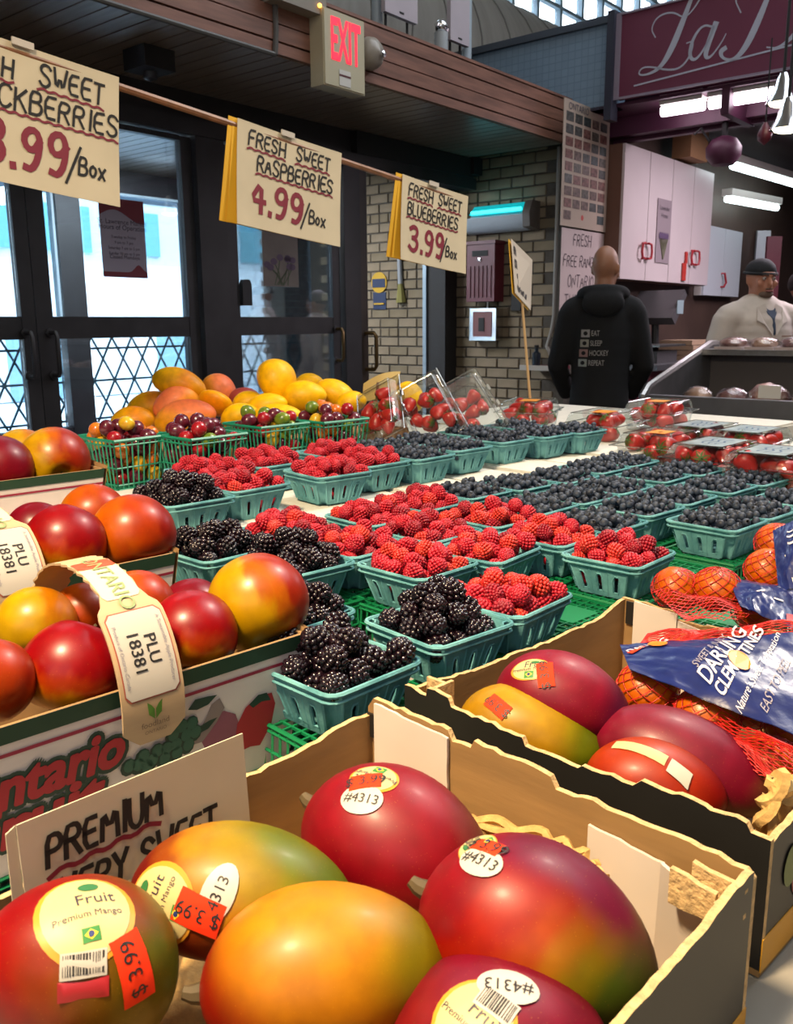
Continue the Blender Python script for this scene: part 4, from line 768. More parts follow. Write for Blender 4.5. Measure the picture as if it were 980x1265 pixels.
ROWS = [('front row on crates', .970, [('K', 410, 863, 2), ('K', 540, 803, -3), ('R', 641, 766, 5), ('R', 788, 704, 4), ('B', 907, 658, -1), ('B', 950, 643, -2), ('B', 1006, 629, 0)]),
 ('second row on crates', .975, [('K', 338, 789, 2), ('R', 519.6, 718.6, 2), ('R', 610, 700, 8), ('R', 694, 677.4, 2), ('B', 746, 664, 0), ('B', 801.5, 639.4, -2), ('B', 850, 625, 1), ('B', 902.6, 611, 0), ('B', 940, 602, -2)]),
 ('third row on crates', .98, [('K', 352, 716, -2), ('R', 428.7, 692.8, 1), ('R', 544.4, 675, 1), ('R', 613, 653.5, -1), ('B', 654, 640.7, 2), ('B', 725, 628, -2), ('B', 770, 614, 0), ('B', 822, 597, 2), ('B', 855, 591, 0)]),
 ('fourth row beside the foam', .985, [('K', 258, 698, 3), ('R', 351, 674, 0), ('R', 463, 653, -2), ('R', 526, 633, 2), ('B', 582.6, 617.8, 0), ('B', 643, 607.5, -1), ('B', 704.6, 598.6, 2), ('B', 743, 586, 0), ('B', 780, 577.5, 0)]),
 ('front row on the foam', 1.031, [('K', 208, 628, 0), ('R', 289, 609.5, 2), ('R', 395, 592, -4), ('R', 454.5, 578, 1), ('B', 512, 570, 2), ('B', 564, 558.5, -1), ('B', 621, 548, 0), ('B', 673, 541.5, 1), ('B', 713, 537, 0)]),
 ('back row on the foam', 1.031, [('R', 241, 591, -2), ('R', 322, 579, 2), ('R', 407, 566, 0), ('B', 478, 561, 2), ('B', 530, 552, 0), ('B', 592, 541, 0), ('B', 640, 531, 0)])]
for bb_, lab_ in ((.955, 'empty upturned green crate between the third and fourth front baskets'), (1.235, 'empty upturned green crate between the fourth and fifth front baskets'), (1.09, 'upturned green crate edge in front of the fourth front basket')):
    cr = link('green_crate', me_crate, None, tp(-.655 if bb_ != 1.09 else -.50, bb_, zT + .001), (0, 0, -TW)); tag(cr, lab_, 'crate', 'upturned green plastic crates')
todo = []                                       # (screen size, kind, mesh, matrix, label, group)
used = []
for rowname, zr, items in ROWS:
    for i, (kd, px, py, dr) in enumerate(items):
        nm, adj, meshes, rad, cnt, top = KIND[kd]
        f = onz(px, py, zr); yaw = -TW + R(dr)
        c2_ = Vector((f.x, f.y)) + Vector((math.cos(yaw), math.sin(yaw))) * (-S / 2) + Vector((-math.sin(yaw), math.cos(yaw))) * (S / 2)
        for _ in range(3):                        # keep neighbours from overlapping
            for (ox, oy, oz) in used:
                if abs(oz - zr) > .03: continue
                dv = c2_ - Vector((ox, oy)); da = abs(dv.x * math.cos(TW) - dv.y * math.sin(TW)); db = abs(dv.x * math.sin(TW) + dv.y * math.cos(TW)); gap = S + .004
                if da < gap and db < gap:
                    ax = Vector((math.cos(TW), -math.sin(TW))) if (gap - da) < (gap - db) else Vector((math.sin(TW), math.cos(TW)))
                    sg_ = 1 if dv.dot(ax) > 0 else -1; c2_ += ax * sg_ * (min(gap - da, gap - db))
        used.append((c2_.x, c2_.y, zr)); zb = zr - HB
        pos = '%s basket from the left, %s' % (words[i], rowname)
        bo_ = link('berry_basket', me_basket, None, (c2_.x, c2_.y, zb), (0, 0, yaw)); pl_ = {'raspberry': 'raspberries', 'blackberry': 'blackberries', 'blueberry': 'blueberries'}[nm]; tag(bo_, 'teal pulp basket of %s, %s' % (pl_, pos.replace(' basket', '')), 'basket', 'teal pulp berry baskets')
        if zr < 1.0:
            tall = zr > .978; hC = .073 if tall else .058; zc = zb - hC - .0012
            cr = link('green_crate', me_crate_t if tall else me_crate, None, (c2_.x, c2_.y, zc), (0, 0, -TW)); tag(cr, 'upturned green crate under the %s' % pos, 'crate', 'upturned green plastic crates')
            if zc - zT > .002:
                sp_ = MB(); sp_.box2((-.06, -.06, zT - zc), (.06, .06, -.001)); sp_.build('riser_board', m_tab, cr, smooth=False)
        rng = random.Random(100 + len(used) * 7); M = Matrix.Translation((c2_.x, c2_.y, zb)) @ Matrix.Rotation(yaw, 4, 'Z'); D = (Vector((c2_.x, c2_.y, zr)) - Vector((0, 0, CZ))).length
        if kd == 'B': pts = heap(rng, cnt // 2 + 14, rad, S / 2 - .004, HB - .022, HB - .002, top, K=14, t=.005)
        else: pts = heap(rng, cnt, rad, S / 2 - .003, .004, HB, top + (.012 if kd == 'K' and i < 2 else 0))
        for (x, y, z, rr) in pts:
            over = sum(1 for p in pts if p[2] > z + rr * .9 and (p[0] - x) ** 2 + (p[1] - y) ** 2 < (rr * 1.25) ** 2)
            hid = over >= 2 or z < HB - rr * (1.3 if kd != 'B' else .9)
            e_ = Euler((rng.uniform(-.9, .9), rng.uniform(-.9, .9), rng.uniform(0, 6.3))) if kd == 'B' else Euler((rng.uniform(.7, 1.9) * rng.choice((-1, 1)), rng.uniform(-.4, .4), rng.uniform(0, 6.3)))
            if kd != 'B' and rng.random() < .18: e_ = Euler((rng.uniform(2.6, 3.4), 0, rng.uniform(0, 6)))
            s_ = rr / rad; MW = M @ Matrix.LocRotScale(Vector((x, y, z)), e_, Vector((s_, s_, s_)))
            todo.append((0 if hid else rr / D, nm, rng.choice(meshes), MW, '%s heaped in the %s' % (adj, pos), '%s in the %s' % (pl_, pos)))
for nm in ('raspberry', 'blackberry', 'blueberry'):
    L = sorted([t for t in todo if t[1] == nm], key=lambda t: -t[0]); vis = [t for t in L if t[0] > 0]; rest = vis[300:] + [t for t in L if t[0] == 0]
    for t in vis[:300]: o = link(nm, t[2]); o.matrix_world = t[3]; tag(o, t[4], nm, t[5])
    q = MB(); rgx = random.Random(2)
    lowV, lowF = {'raspberry': ICO[2], 'blackberry': ICO[2], 'blueberry': ICO[2]}[nm]; rr0 = {'raspberry': .0115, 'blackberry': .0125, 'blueberry': .0070}[nm]
    det = MB(); mm_ = {'raspberry': [m_ras, m_rasc], 'blackberry': [m_blk1, m_blkc], 'blueberry': [m_blu, m_bluc]}[nm]
    for t in rest:
        if t[0] > 0:                             # still in view: keep the full shape
            me = t[2]; n0 = len(det.v); det.v += [tuple(t[3] @ v.co) for v in me.vertices]; det.f += [tuple(i + n0 for i in p.vertices) for p in me.polygons]; det.mi += [p.material_index for p in me.polygons]
        else: det.cur = 0; det.add([t[3] @ (Vector(v) * rr0 * (1 + .05 * noise.noise(Vector(v) * 4))) for v in lowV], lowF)
    if det.v:
        o = det.build({'raspberry': 'raspberries', 'blackberry': 'blackberries', 'blueberry': 'blueberries'}[nm], mm_, sharp=None); o['kind'] = 'stuff'; tag(o, {'raspberry': 'deeper red raspberries filling the teal baskets', 'blackberry': 'deeper blackberries filling the teal baskets', 'blueberry': 'small dusty blueberries filling the farther teal baskets'}[nm], 'berries')
    print(nm, len(vis), len(rest))
# ================================================================== FRUIT
from mathutils.bvhtree import BVHTree
def on_ta(px, py, a):                           # pixel ray against the stall plane a = const -> (b, z)
    r = ray(px, py); t = a / (r.x * math.cos(TW) - r.y * math.sin(TW)); p = r * t
    return (p.x * math.sin(TW) + p.y * math.cos(TW), CZ + p.z)
def at_t(px, py, t): return Vector((0, 0, CZ)) + ray(px, py) * t
def ramp_mat(name, d, stops, nscale=9.0, namt=.35, rough=.46, speck=None, scale=1.0, coat=.05, streak=None, bump=0, gain=.60, blush=()):
    m = bpy.data.materials.new(name); m.use_nodes = True; nt = m.node_tree; b = nt.nodes['Principled BSDF']; N = nt.nodes.new; Lk = nt.links.new
    tc = N('ShaderNodeTexCoord'); dp = N('ShaderNodeVectorMath'); dp.operation = 'DOT_PRODUCT'; dp.inputs[1].default_value = tuple(x / scale for x in d); Lk(tc.outputs['Object'], dp.inputs[0])
    ns = N('ShaderNodeTexNoise'); ns.inputs['Scale'].default_value = nscale; ns.inputs['Detail'].default_value = 4; mp = N('ShaderNodeMapping'); Lk(tc.outputs['Object'], mp.inputs[0]); Lk(mp.outputs[0], ns.inputs['Vector'])
    if streak: mp.inputs['Scale'].default_value = streak
    ma = N('ShaderNodeMath'); ma.operation = 'MULTIPLY_ADD'; ma.inputs[1].default_value = namt; Lk(ns.outputs['Fac'], ma.inputs[0])
    sb = N('ShaderNodeMath'); sb.operation = 'ADD'; sb.inputs[1].default_value = .5 - namt / 2; Lk(dp.outputs['Value'], sb.inputs[0]); Lk(sb.outputs[0], ma.inputs[2])
    rp = N('ShaderNodeValToRGB'); cr = rp.color_ramp; cr.interpolation = 'EASE'
    while len(cr.elements) < len(stops): cr.elements.new(.5)
    for e, (p, c) in zip(cr.elements, stops): e.position = p; e.color = (*[x * gain for x in hexc(c)], 1)
    Lk(ma.outputs[0], rp.inputs[0]); outc = rp.outputs[0]
    for (d2, c2, lo, hi) in blush:
        dq = N('ShaderNodeVectorMath'); dq.operation = 'DOT_PRODUCT'; dq.inputs[1].default_value = tuple(x / scale for x in d2); Lk(tc.outputs['Object'], dq.inputs[0])
        mq = N('ShaderNodeMath'); mq.operation = 'MULTIPLY_ADD'; mq.inputs[1].default_value = namt; Lk(ns.outputs['Fac'], mq.inputs[0]); aq = N('ShaderNodeMath'); aq.operation = 'ADD'; aq.inputs[1].default_value = .5 - namt / 2; Lk(dq.outputs['Value'], aq.inputs[0]); Lk(aq.outputs[0], mq.inputs[2])
        mr = N('ShaderNodeMapRange'); mr.interpolation_type = 'SMOOTHSTEP'; mr.inputs['From Min'].default_value = lo; mr.inputs['From Max'].default_value = hi; Lk(mq.outputs[0], mr.inputs['Value'])
        mb_ = N('ShaderNodeMixRGB'); Lk(mr.outputs[0], mb_.inputs[0]); Lk(outc, mb_.inputs[1]); mb_.inputs[2].default_value = (*[x * gain for x in hexc(c2)], 1); outc = mb_.outputs[0]
    n5 = N('ShaderNodeTexNoise'); n5.inputs['Scale'].default_value = 55; n5.inputs['Detail'].default_value = 6; Lk(tc.outputs['Object'], n5.inputs['Vector']); mr5 = N('ShaderNodeMapRange'); mr5.inputs['From Min'].default_value = .3; mr5.inputs['From Max'].default_value = .7; mr5.inputs['To Min'].default_value = .84; mr5.inputs['To Max'].default_value = 1.14; Lk(n5.outputs['Fac'], mr5.inputs['Value'])
    vm = N('ShaderNodeVectorMath'); vm.operation = 'SCALE'; Lk(outc, vm.inputs[0]); Lk(mr5.outputs[0], vm.inputs['Scale']); outc = vm.outputs[0]
    if speck:
        vo = N('ShaderNodeTexVoronoi'); vo.inputs['Scale'].default_value = speck[1]; Lk(tc.outputs['Object'], vo.inputs['Vector']); lt_ = N('ShaderNodeMath'); lt_.operation = 'LESS_THAN'; lt_.inputs[1].default_value = speck[2]; Lk(vo.outputs['Distance'], lt_.inputs[0])
        mu = N('ShaderNodeMath'); mu.operation = 'MULTIPLY'; mu.inputs[1].default_value = speck[3]; Lk(lt_.outputs[0], mu.inputs[0]); mx = N('ShaderNodeMixRGB'); Lk(mu.outputs[0], mx.inputs[0]); Lk(outc, mx.inputs[1]); mx.inputs[2].default_value = (*hexc(speck[0]), 1); outc = mx.outputs[0]
    hs = N('ShaderNodeHueSaturation'); hs.inputs['Saturation'].default_value = 1.1; Lk(outc, hs.inputs['Color']); outc = hs.outputs[0]
    Lk(outc, b.inputs['Base Color']); b.inputs['Roughness'].default_value = rough; b.inputs['Specular IOR Level'].default_value = .32; b.inputs['Coat Weight'].default_value = coat; b.inputs['Coat Roughness'].default_value = .2
    if bump:
        bp_ = N('ShaderNodeBump'); bp_.inputs['Strength'].default_value = bump; bp_.inputs['Distance'].default_value = .001; n3 = N('ShaderNodeTexNoise'); n3.inputs['Scale'].default_value = 260; Lk(tc.outputs['Object'], n3.inputs['Vector']); Lk(n3.outputs['Fac'], bp_.inputs['Height']); Lk(bp_.outputs[0], b.inputs['Normal'])
    return m
def mango_verts(L, Wd, H, nu=40, nv=24):
    def f(u, v):
        th = v * math.pi; ph = u * 2 * math.pi; x = -math.cos(th); s = math.sin(th)
        w = s * (1 - .10 * x) ; y = w * math.cos(ph) * Wd / 2; z = w * math.sin(ph) * H / 2
        return Vector((x * L / 2, y, z - .05 * H * x * x + .03 * H * s * s))
    return f
m_stem = mat('mango_stem', hexc('4a3c22'), .7, .3, 60)
def decal_fn(bvh, hit, nrm, ang, lift, roll_up=None):
    up = roll_up or Vector((0, math.sin(PITCH), math.cos(PITCH))); rt = up.cross(nrm).normalized(); up = nrm.cross(rt).normalized(); c, s = math.cos(ang), math.sin(ang)
    ex = rt * c + up * s; ey = up * c - rt * s
    def fn(x, y, z=0):
        o = hit + ex * x + ey * y + nrm * .04; h = bvh.ray_cast(o, -nrm)
        if h[0] is None: h = bvh.find_nearest(hit + ex * x + ey * y)
        return h[0] + h[1] * (lift + z)
    return fn
def grid_poly(mb, fn, poly, n=10, z=0):          # convex outline -> fan of rings so that the patch follows the surface
    cx = sum(p[0] for p in poly) / len(poly); cy = sum(p[1] for p in poly) / len(poly); m_ = len(poly); vs_ = [fn(cx, cy, z)]; fs = []
    for k in range(1, n + 1): vs_ += [fn(cx + (p[0] - cx) * k / n, cy + (p[1] - cy) * k / n, z) for p in poly]
    for i in range(m_): fs.append((0, 1 + i, 1 + (i + 1) % m_))
    for k in range(n - 1):
        for i in range(m_): a = 1 + k * m_ + i; b = 1 + k * m_ + (i + 1) % m_; fs.append((a, a + m_, b + m_, b))
    mb.add(vs_, fs)
def rect(w, h, k=6):
    P = []
    for (x0, y0), (x1, y1) in (((-w, -h), (w, -h)), ((w, -h), (w, h)), ((w, h), (-w, h)), ((-w, h), (-w, -h))): P += [((x0 + (x1 - x0) * i / k) / 2, (y0 + (y1 - y0) * i / k) / 2) for i in range(k)]
    return P
def oval(w, h, n=24): return [(w / 2 * math.cos(2 * math.pi * i / n), h / 2 * math.sin(2 * math.pi * i / n)) for i in range(n)]
def shift(P, dx, dy): return [(p[0] + dx, p[1] + dy) for p in P]
m_cream = mat('sticker_cream', hexc('bfae78'), .5); m_gold = mat('sticker_gold', hexc('c98a2a'), .35); m_stw = mat('sticker_white', hexc('b5afa6'), .5); m_ora = mat('orange_tag', hexc('e03412'), .7, spec=.2); m_ink = mat('black_ink', hexc('1d1a1a'), .6); m_flag = mat('flag_green', hexc('2f7a35'), .5); m_flagy = mat('flag_yellow', hexc('e0c22a'), .5); m_flagb = mat('flag_blue', hexc('22306a'), .5); m_stred = mat('sticker_red', hexc('a3232a'), .4); m_leafg = mat('sticker_leaf', hexc('2f6a3c'), .4)
class Fruit:
    def __init__(self, name, label, cat, M, mb, m, group=None, part='body'):
        self.o = thing(name, label, cat, group=group); self.o.matrix_world = M; self.M = M; self.inv = M.inverted()
        mb.build(part, m, self.o, sharp=None); V = [M @ Vector(v) for v in mb.v]; self.bvh = BVHTree.FromPolygons(V, mb.f)
    def child(self, name, mb_world, m, parent=None, sharp=40): mb_world.xf(self.inv); return mb_world.build(name, m, parent or self.o, sharp=sharp)
    def hit(self, px, py):
        h = self.bvh.ray_cast(Vector((0, 0, CZ)), ray(px, py).normalized())
        if h[0] is None: h = self.bvh.find_nearest(at_t(px, py, .5))
        return h[0], h[1]
    def decal(self, px, py, ang=0, lift=.0006): h, n = self.hit(px, py); return decal_fn(self.bvh, h, n, ang, lift)
def mango(label, p_stem, p_far, t0, t1, Wd, m, H=None, grow=1.08, group=None, stem=True, roll=0, name='mango'):
    A = at_t(*p_stem, t0); Bq = at_t(*p_far, t1); C = (A + Bq) / 2; x = (Bq - A); L = x.length * grow; M = frame(C, x, Vector((0, 0, 1)).cross(x)) @ Matrix.Rotation(roll, 4, 'X')
    q = MB(); q.grid(mango_verts(L, Wd, H or Wd * .92), 40, 24, closeu=True); M3 = M.to_3x3(); rt_ = Vector((1, 0, 0)); up3 = Vector((0, math.sin(PITCH), math.cos(PITCH))); to_ = -fw
    loc_ = lambda v: tuple(M3.transposed() @ (rt_ * v[0] + up3 * v[1] + to_ * v[2]))
    f = Fruit(name, label, 'mango', M, q, m(L) if m.__code__.co_argcount == 1 else m(L, loc_), group)
    if stem:
        q = MB(); z0 = -.05 * (H or Wd * .92); q.tube([(-L / 2 + .003, 0, z0), (-L / 2 - .004, 0, z0), (-L / 2 - .009, .001, z0 + .001)], .005, 8, rs=[.0065, .005, .0035]); q.build('stem', m_stem, f.o)
    f.L = L; return f
def tag_orange(f, px, py, ang, w=.021, h=.032, text='$ 3.99', parent=None):
    fn = f.decal(px, py, ang, .0013); q = MB(); grid_poly(q, fn, rect(w, h)); t = f.child('price_tag', q, m_ora)
    q = MB(); V, F = typed(text, .011); q.add([fn(-v[1] + .003, v[0], .0003) for v in V], F); f.child('price', q, m_ink, t)
def plu_oval(f, px, py, ang, text='#4313', w=.030, h=.022, tsz=.0095):
    fn = f.decal(px, py, ang, .0012); q = MB(); grid_poly(q, fn, oval(w, h)); t = f.child('code_sticker', q, m_stw); q = MB(); type_to(q, text, 0, -.003, tsz, .0004, fn=fn); f.child('code', q, m_ink, t)
def brand(f, px, py, ang, w=.044, h=.05, parts=('seal', 'code')):
    fn = f.decal(px, py, ang, .0006); q = MB(); grid_poly(q, fn, oval(w * 1.14, h * 1.08, 28), 8); sk = f.child('brand_sticker', q, m_gold)
    q = MB(); grid_poly(q, fn, oval(w, h, 28), 8, .0003); f.child('sticker_face', q, m_cream, sk)
    q = MB(); grid_poly(q, fn, shift(oval(w * .24, h * .14, 16), .004, h * .3), 3, .0006); f.child('sticker_leaf', q, m_leafg, sk)
    q = MB(); type_to(q, 'Fruit', w * .12, h * .04, .0105, .0006, fn=fn); type_to(q, 'Premium Mango', 0, -h * .12, .0052, .0006, fn=fn); f.child('sticker_words', q, mat('sticker_ink', hexc('3b3440'), .5), sk)
    q = MB(); grid_poly(q, fn, shift(rect(.0088, .0066, 3), 0, -h * .30), 3, .0006); fl_ = f.child('flag', q, m_flag, sk); 
    q = MB(); grid_poly(q, fn, shift([(-.0034, 0), (0, -.0024), (.0034, 0), (0, .0024)], 0, -h * .30), 2, .0008); f.child('flag_diamond', q, m_flagy, sk); q = MB(); grid_poly(q, fn, shift(oval(.003, .003, 10), 0, -h * .30), 2, .001); f.child('flag_disc', q, m_flagb, sk)
    return fn, sk
def barcode(f, fn, sk, dx, dy, w=.022, h=.012):
    q = MB(); grid_poly(q, fn, shift(rect(w, h), dx, dy), 4, .0004); f.child('barcode_label', q, m_stw, sk); q = MB(); rg = random.Random(1); x = -w * .44
    while x < w * .42:
        ww = rg.choice((.0004, .0007, .001)); q.add([fn(dx + x + i, dy + j, .0007) for i, j in ((0, -h * .36), (ww, -h * .36), (ww, h * .42), (0, h * .42))], [(0, 1, 2, 3)]); x += ww + rg.choice((.0004, .0006, .0009))
    f.child('barcode_bars', q, m_ink, sk)
# ---- mangoes in the front carton
gF = 'mangoes in the front carton'
M1 = mango('red mango blending to olive with seal sticker, front left corner of the carton', (68, 1300), (128, 1092), .455, .512, .110, lambda L, loc: ramp_mat('mango_skin', loc((1, .1, 0)), [(0, '8a2028'), (.3, 'a82a26'), (.5, 'a0401e'), (.68, '8a5a1c'), (.85, '76621e'), (1, '566020')], 14, .42, scale=.115, blush=[(loc((0, 1, .2)), '96242a', .72, 1.0)], speck=('d8a860', 420, .085, .3)), H=.105, group=gF, stem=False, grow=1.1)
fn, sk = brand(M1, 106, 1122, R(0)); fnb = M1.decal(103, 1192, 0, .0006); barcode(M1, fnb, sk, 0, 0)
q = MB(); grid_poly(q, fnb, [(-.012, -.0065), (.012, -.0065), (.012, -.016), (-.012, -.016)], 4, .0003); M1.child('ribbon_tail', q, m_stred, sk)
tag_orange(M1, 166, 1196, R(8), .017, .033)
M2 = mango('yellow-green and red mango with orange tag, behind the corner mango', (172, 1092), (428, 1115), .55, .545, .088, lambda L, loc: ramp_mat('mango_skin', loc((.6, .8, 0)), [(0, '4a1016'), (.3, '7a2018'), (.44, '9a4a1c'), (.57, 'c48420'), (.72, 'a88a24'), (.9, '66741f')], 14, .42, scale=.12, blush=[(loc((1, .1, 0)), '5f6f22', .78, 1.05)], speck=('d8a860', 420, .085, .3)), H=.078, group=gF)
fn, sk = brand(M2, 195, 1118, R(80), .040, .046); plu_oval(M2, 270, 1103, R(68), '4313', .034, .02); tag_orange(M2, 245, 1128, R(70), .019, .029)
M3 = mango('deep red mango with code sticker at the back of the front carton', (398, 992), (598, 1108), .632, .585, .104, lambda L, loc: ramp_mat('mango_skin', loc((0, 1, .2)), [(.05, '5a0c18'), (.5, '8c1620'), (1, '982630')], 14, .42, scale=.115, blush=[(loc((1, .1, 0)), '6f4038', .74, 1.02)], speck=('d8a860', 420, .085, .3)), H=.098, group=gF, grow=1.12)
fn, sk = brand(M3, 462, 960, R(170), .032, .026); plu_oval(M3, 447, 987, R(-4)); tag_orange(M3, 452, 966, R(-70), .014, .022)
M4 = mango('orange-yellow mango in the middle of the front carton', (252, 1218), (548, 1178), .475, .49, .092, lambda L, loc: ramp_mat('mango_skin', loc((.1, .9, .1)), [(0, '641812'), (.24, '942c16'), (.4, 'b45a18'), (.58, 'cc7e1a'), (.8, 'd88e1e'), (1, 'bc861f')], 14, .42, scale=.115, blush=[(loc((1, .2, 0)), '8a7a24', .72, 1.0), (loc((-.8, -.6, 0)), '94261c', .62, .9)], speck=('d8a860', 420, .085, .3)), H=.084, group=gF, grow=1.04)
M5 = mango('large red-orange mango with green end on the right of the front carton', (534, 1094), (806, 1222), .515, .485, .100, lambda L, loc: ramp_mat('mango_skin', loc((.8, -.55, 0)), [(0, '901c26'), (.22, 'b02a1a'), (.38, 'bc4c16'), (.5, 'b4701a'), (.64, '8a761e'), (.78, '4f6022'), (1, '394a1c')], 14, .42, scale=.125, blush=[(loc((.5, .9, 0)), '74243a', .64, .86)], speck=('d8a860', 420, .085, .3)), H=.098, group=gF, grow=1.06)
fn, sk = brand(M5, 590, 1046, R(175), .034, .022); plu_oval(M5, 594, 1064, R(6), '#4313', .029, .019); tag_orange(M5, 603, 1047, R(-75), .010, .02)
M6 = mango('dark red mango cut by the lower edge of the front carton', (478, 1312), (752, 1285), .455, .445, .102, lambda L, loc: ramp_mat('mango_skin', loc((0, 1, 0)), [(.1, '561220'), (.5, '78202e'), (1, '862a3a')], 14, .42, scale=.11, blush=[(loc((-1, .2, 0)), '8a3030', .7, 1)], speck=('d8a860', 420, .085, .3)), H=.085, group=gF, stem=False, grow=1.02)
fn, sk = brand(M6, 585, 1262, R(-35), .036, .04); plu_oval(M6, 628, 1219, R(155), '#4313', .031, .02); fn2 = M6.decal(612, 1235, R(-35), .0009); barcode(M6, fn2, sk, .002, -.002, .02, .012)
# ---- mangoes in the rear carton
gR = 'mangoes in the rear carton'
N1 = mango('crimson mango with gold seal sticker in the rear carton', (622, 842), (772, 885), .83, .80, .088, lambda L, loc: ramp_mat('mango_skin', loc((.2, 1, 0)), [(.1, '561020'), (.5, '861a2c'), (1, '96283a')], 14, .42, scale=.1, blush=[(loc((1, -.4, 0)), '5a1a34', .7, 1)], speck=('d8a860', 420, .085, .3)), group=gR, grow=1.1, stem=False)
fn, sk = brand(N1, 655, 826, R(15), .034, .022); tag_orange(N1, 674, 833, R(12), .015, .024)
N2 = mango('yellow-green mango with orange tag beside the carton divide', (577, 876), (742, 934), .815, .785, .082, lambda L, loc: ramp_mat('mango_skin', loc((.3, .9, 0)), [(.1, '7a6a1c'), (.5, 'b4841c'), (.9, 'c89c24')], 14, .42, scale=.1, blush=[(loc((1, -.2, 0)), '6f7a26', .6, .95)], speck=('d8a860', 420, .085, .3)), group=gR, grow=1.08, stem=False)
tag_orange(N2, 615, 872, R(60), .014, .024)
N3 = mango('big purple-red mango under the clementine bag', (744, 898), (955, 985), .79, .735, .084, lambda L, loc: ramp_mat('mango_skin', loc((-.2, .9, 0)), [(.1, '5a1c26'), (.5, '7c2434'), (1, '8a3040')], 14, .42, scale=.13, blush=[(loc((.9, -.4, 0)), '6a6030', .8, 1.1)], speck=('d8a860', 420, .085, .3)), group=gR, grow=1.06)
N4 = mango('orange-red mango with peeling sticker at the carton divide', (732, 952), (890, 985), .745, .715, .074, lambda L, loc: ramp_mat('mango_skin', loc((-.1, .9, 0)), [(.1, '7a1c1c'), (.5, 'a83222'), (1, 'bc4e2c')], 14, .42, scale=.1, blush=[(loc((1, 0, 0)), '8a2a2a', .7, 1)], speck=('d8a860', 420, .085, .3)), group=gR, grow=1.12, stem=False)
fn = N4.decal(790, 925, R(-12), .001); q = MB(); grid_poly(q, fn, rect(.045, .010), 6); st_ = N4.child('torn_label', q, m_cream); q = MB(); grid_poly(q, fn, shift(rect(.016, .012), .033, -.002), 4, .001); N4.child('label_end', q, m_stw, st_)
# ---- corrugated mango cartons
m_kr_in = mat('kraft_inside', hexc('8a6a40'), .75, .12, 9, stretch=(1, 1, 6), bump=.1, bscale=40); m_blko = mat('black_print', hexc('1a1816'), .5, .1, 20); m_edge = mat('corrugated_edge', hexc('c0a070'), .8, .25, 160, bump=1.0, bscale=300); m_wpr = mat('white_print', hexc('c8bdb4'), .6, .05, 12)
def panel3(parent, name, poly, d, M, mats):      # outline in local xy, thickness d: inside face, outside face, raw edges
    q = MB(); n = len(poly); V = [M @ Vector((p[0], p[1], 0)) for p in poly] + [M @ Vector((p[0], p[1], d)) for p in poly]
    q.cur = 0; q.add(V, [tuple(range(n))[::-1]]); q.v = q.v[:0]; q.f = []; q.mi = []
    q.v = [tuple(v) for v in V]; q.f = [tuple(range(n))[::-1], tuple(range(n, 2 * n))] + [(i, (i + 1) % n, n + (i + 1) % n, n + i) for i in range(n)]; q.mi = [0, 1] + [2] * n
    return q.build(name, mats, parent, smooth=False)
def ragged(pts, rng, amp=.0016, step=.008):
    out = []
    for p0, p1 in zip(pts, pts[1:]):
        L = math.hypot(p1[0] - p0[0], p1[1] - p0[1]); n = max(1, int(L / step)); out += [(p0[0] + (p1[0] - p0[0]) * i / n + (rng.uniform(-amp, amp) if 0 < i else 0), p0[1] + (p1[1] - p0[1]) * i / n + (rng.uniform(-amp, amp) if 0 < i else 0)) for i in range(n)]
    return out + [pts[-1]]
def carton(label, p0, p1, l, zb, zt, edge, notch_back, notch_left=None, notch_front=None, seed=1):
    e_ = p1 - p0; w = e_.length; ex_ = e_.normalized(); n_ = Vector((-ex_.y, ex_.x, 0)); ctr = (p0 + p1) / 2 + n_ * (l / 2 if edge == 'front' else -l / 2); c = thing('mango_carton', label, 'carton', (ctr.x, ctr.y, zb), (0, 0, math.atan2(ex_.y, ex_.x))); rg = random.Random(seed); h = zt - zb; T = .005; ms = [m_kr_in, m_blko, m_edge]
    q = MB(); q.box2((-w / 2, -l / 2, 0), (w / 2, l / 2, T)); q.build('base_board', m_kr_in, c, smooth=False)
    def side(name, length, M, prof):
        top = ragged([(x * length, h * y) for x, y in prof], rg); panel3(c, name, [(0, T), (length, T)] + top[::-1], T, M, ms)
    full = [(0, 1), (1, 1)]
    side('back_wall', w, frame((-w / 2, l / 2 - T, 0), (1, 0, 0), (0, 0, 1), (0, 1, 0)) if False else Matrix(((1, 0, 0, -w / 2), (0, 0, 1, l / 2 - T), (0, 1, 0, 0), (0, 0, 0, 1))), notch_back)
    side('front_wall', w, Matrix(((1, 0, 0, -w / 2), (0, 0, -1, -l / 2 + T), (0, 1, 0, 0), (0, 0, 0, 1))), notch_front or full)
    side('left_wall', l - 2 * T, Matrix(((0, 0, -1, -w / 2 + T), (1, 0, 0, -l / 2 + T), (0, 1, 0, 0), (0, 0, 0, 1))), notch_left or full)
    side('right_wall', l - 2 * T, Matrix(((0, 0, 1, w / 2 - T), (1, 0, 0, -l / 2 + T), (0, 1, 0, 0), (0, 0, 0, 1))), [(0, .92), (.12, .96), (.8, .96), (.9, 1.0), (1, 1)])
    return c, w, l, h, T
C1, w, l, h, T = carton('front mango carton of brown corrugated board with black printed outside', onz(460, 876, .97), onz(936, 1076, .97), .36, zT, .972, 'back', [(0, 1.02), (.02, 1.10), (.27, 1.09), (.285, 1.02), (.34, 1.03), (.35, 1.09), (.56, 1.06), (.575, .99), (.62, .99), (.64, 1.01), (.90, 1.0), (.985, .99), (1, .95)], [(0, .86), (.55, .9), (.8, .94), (.93, .985), (1, .97)], [(0, .8), (1, .8)], 3)
yb_ = l / 2 - T
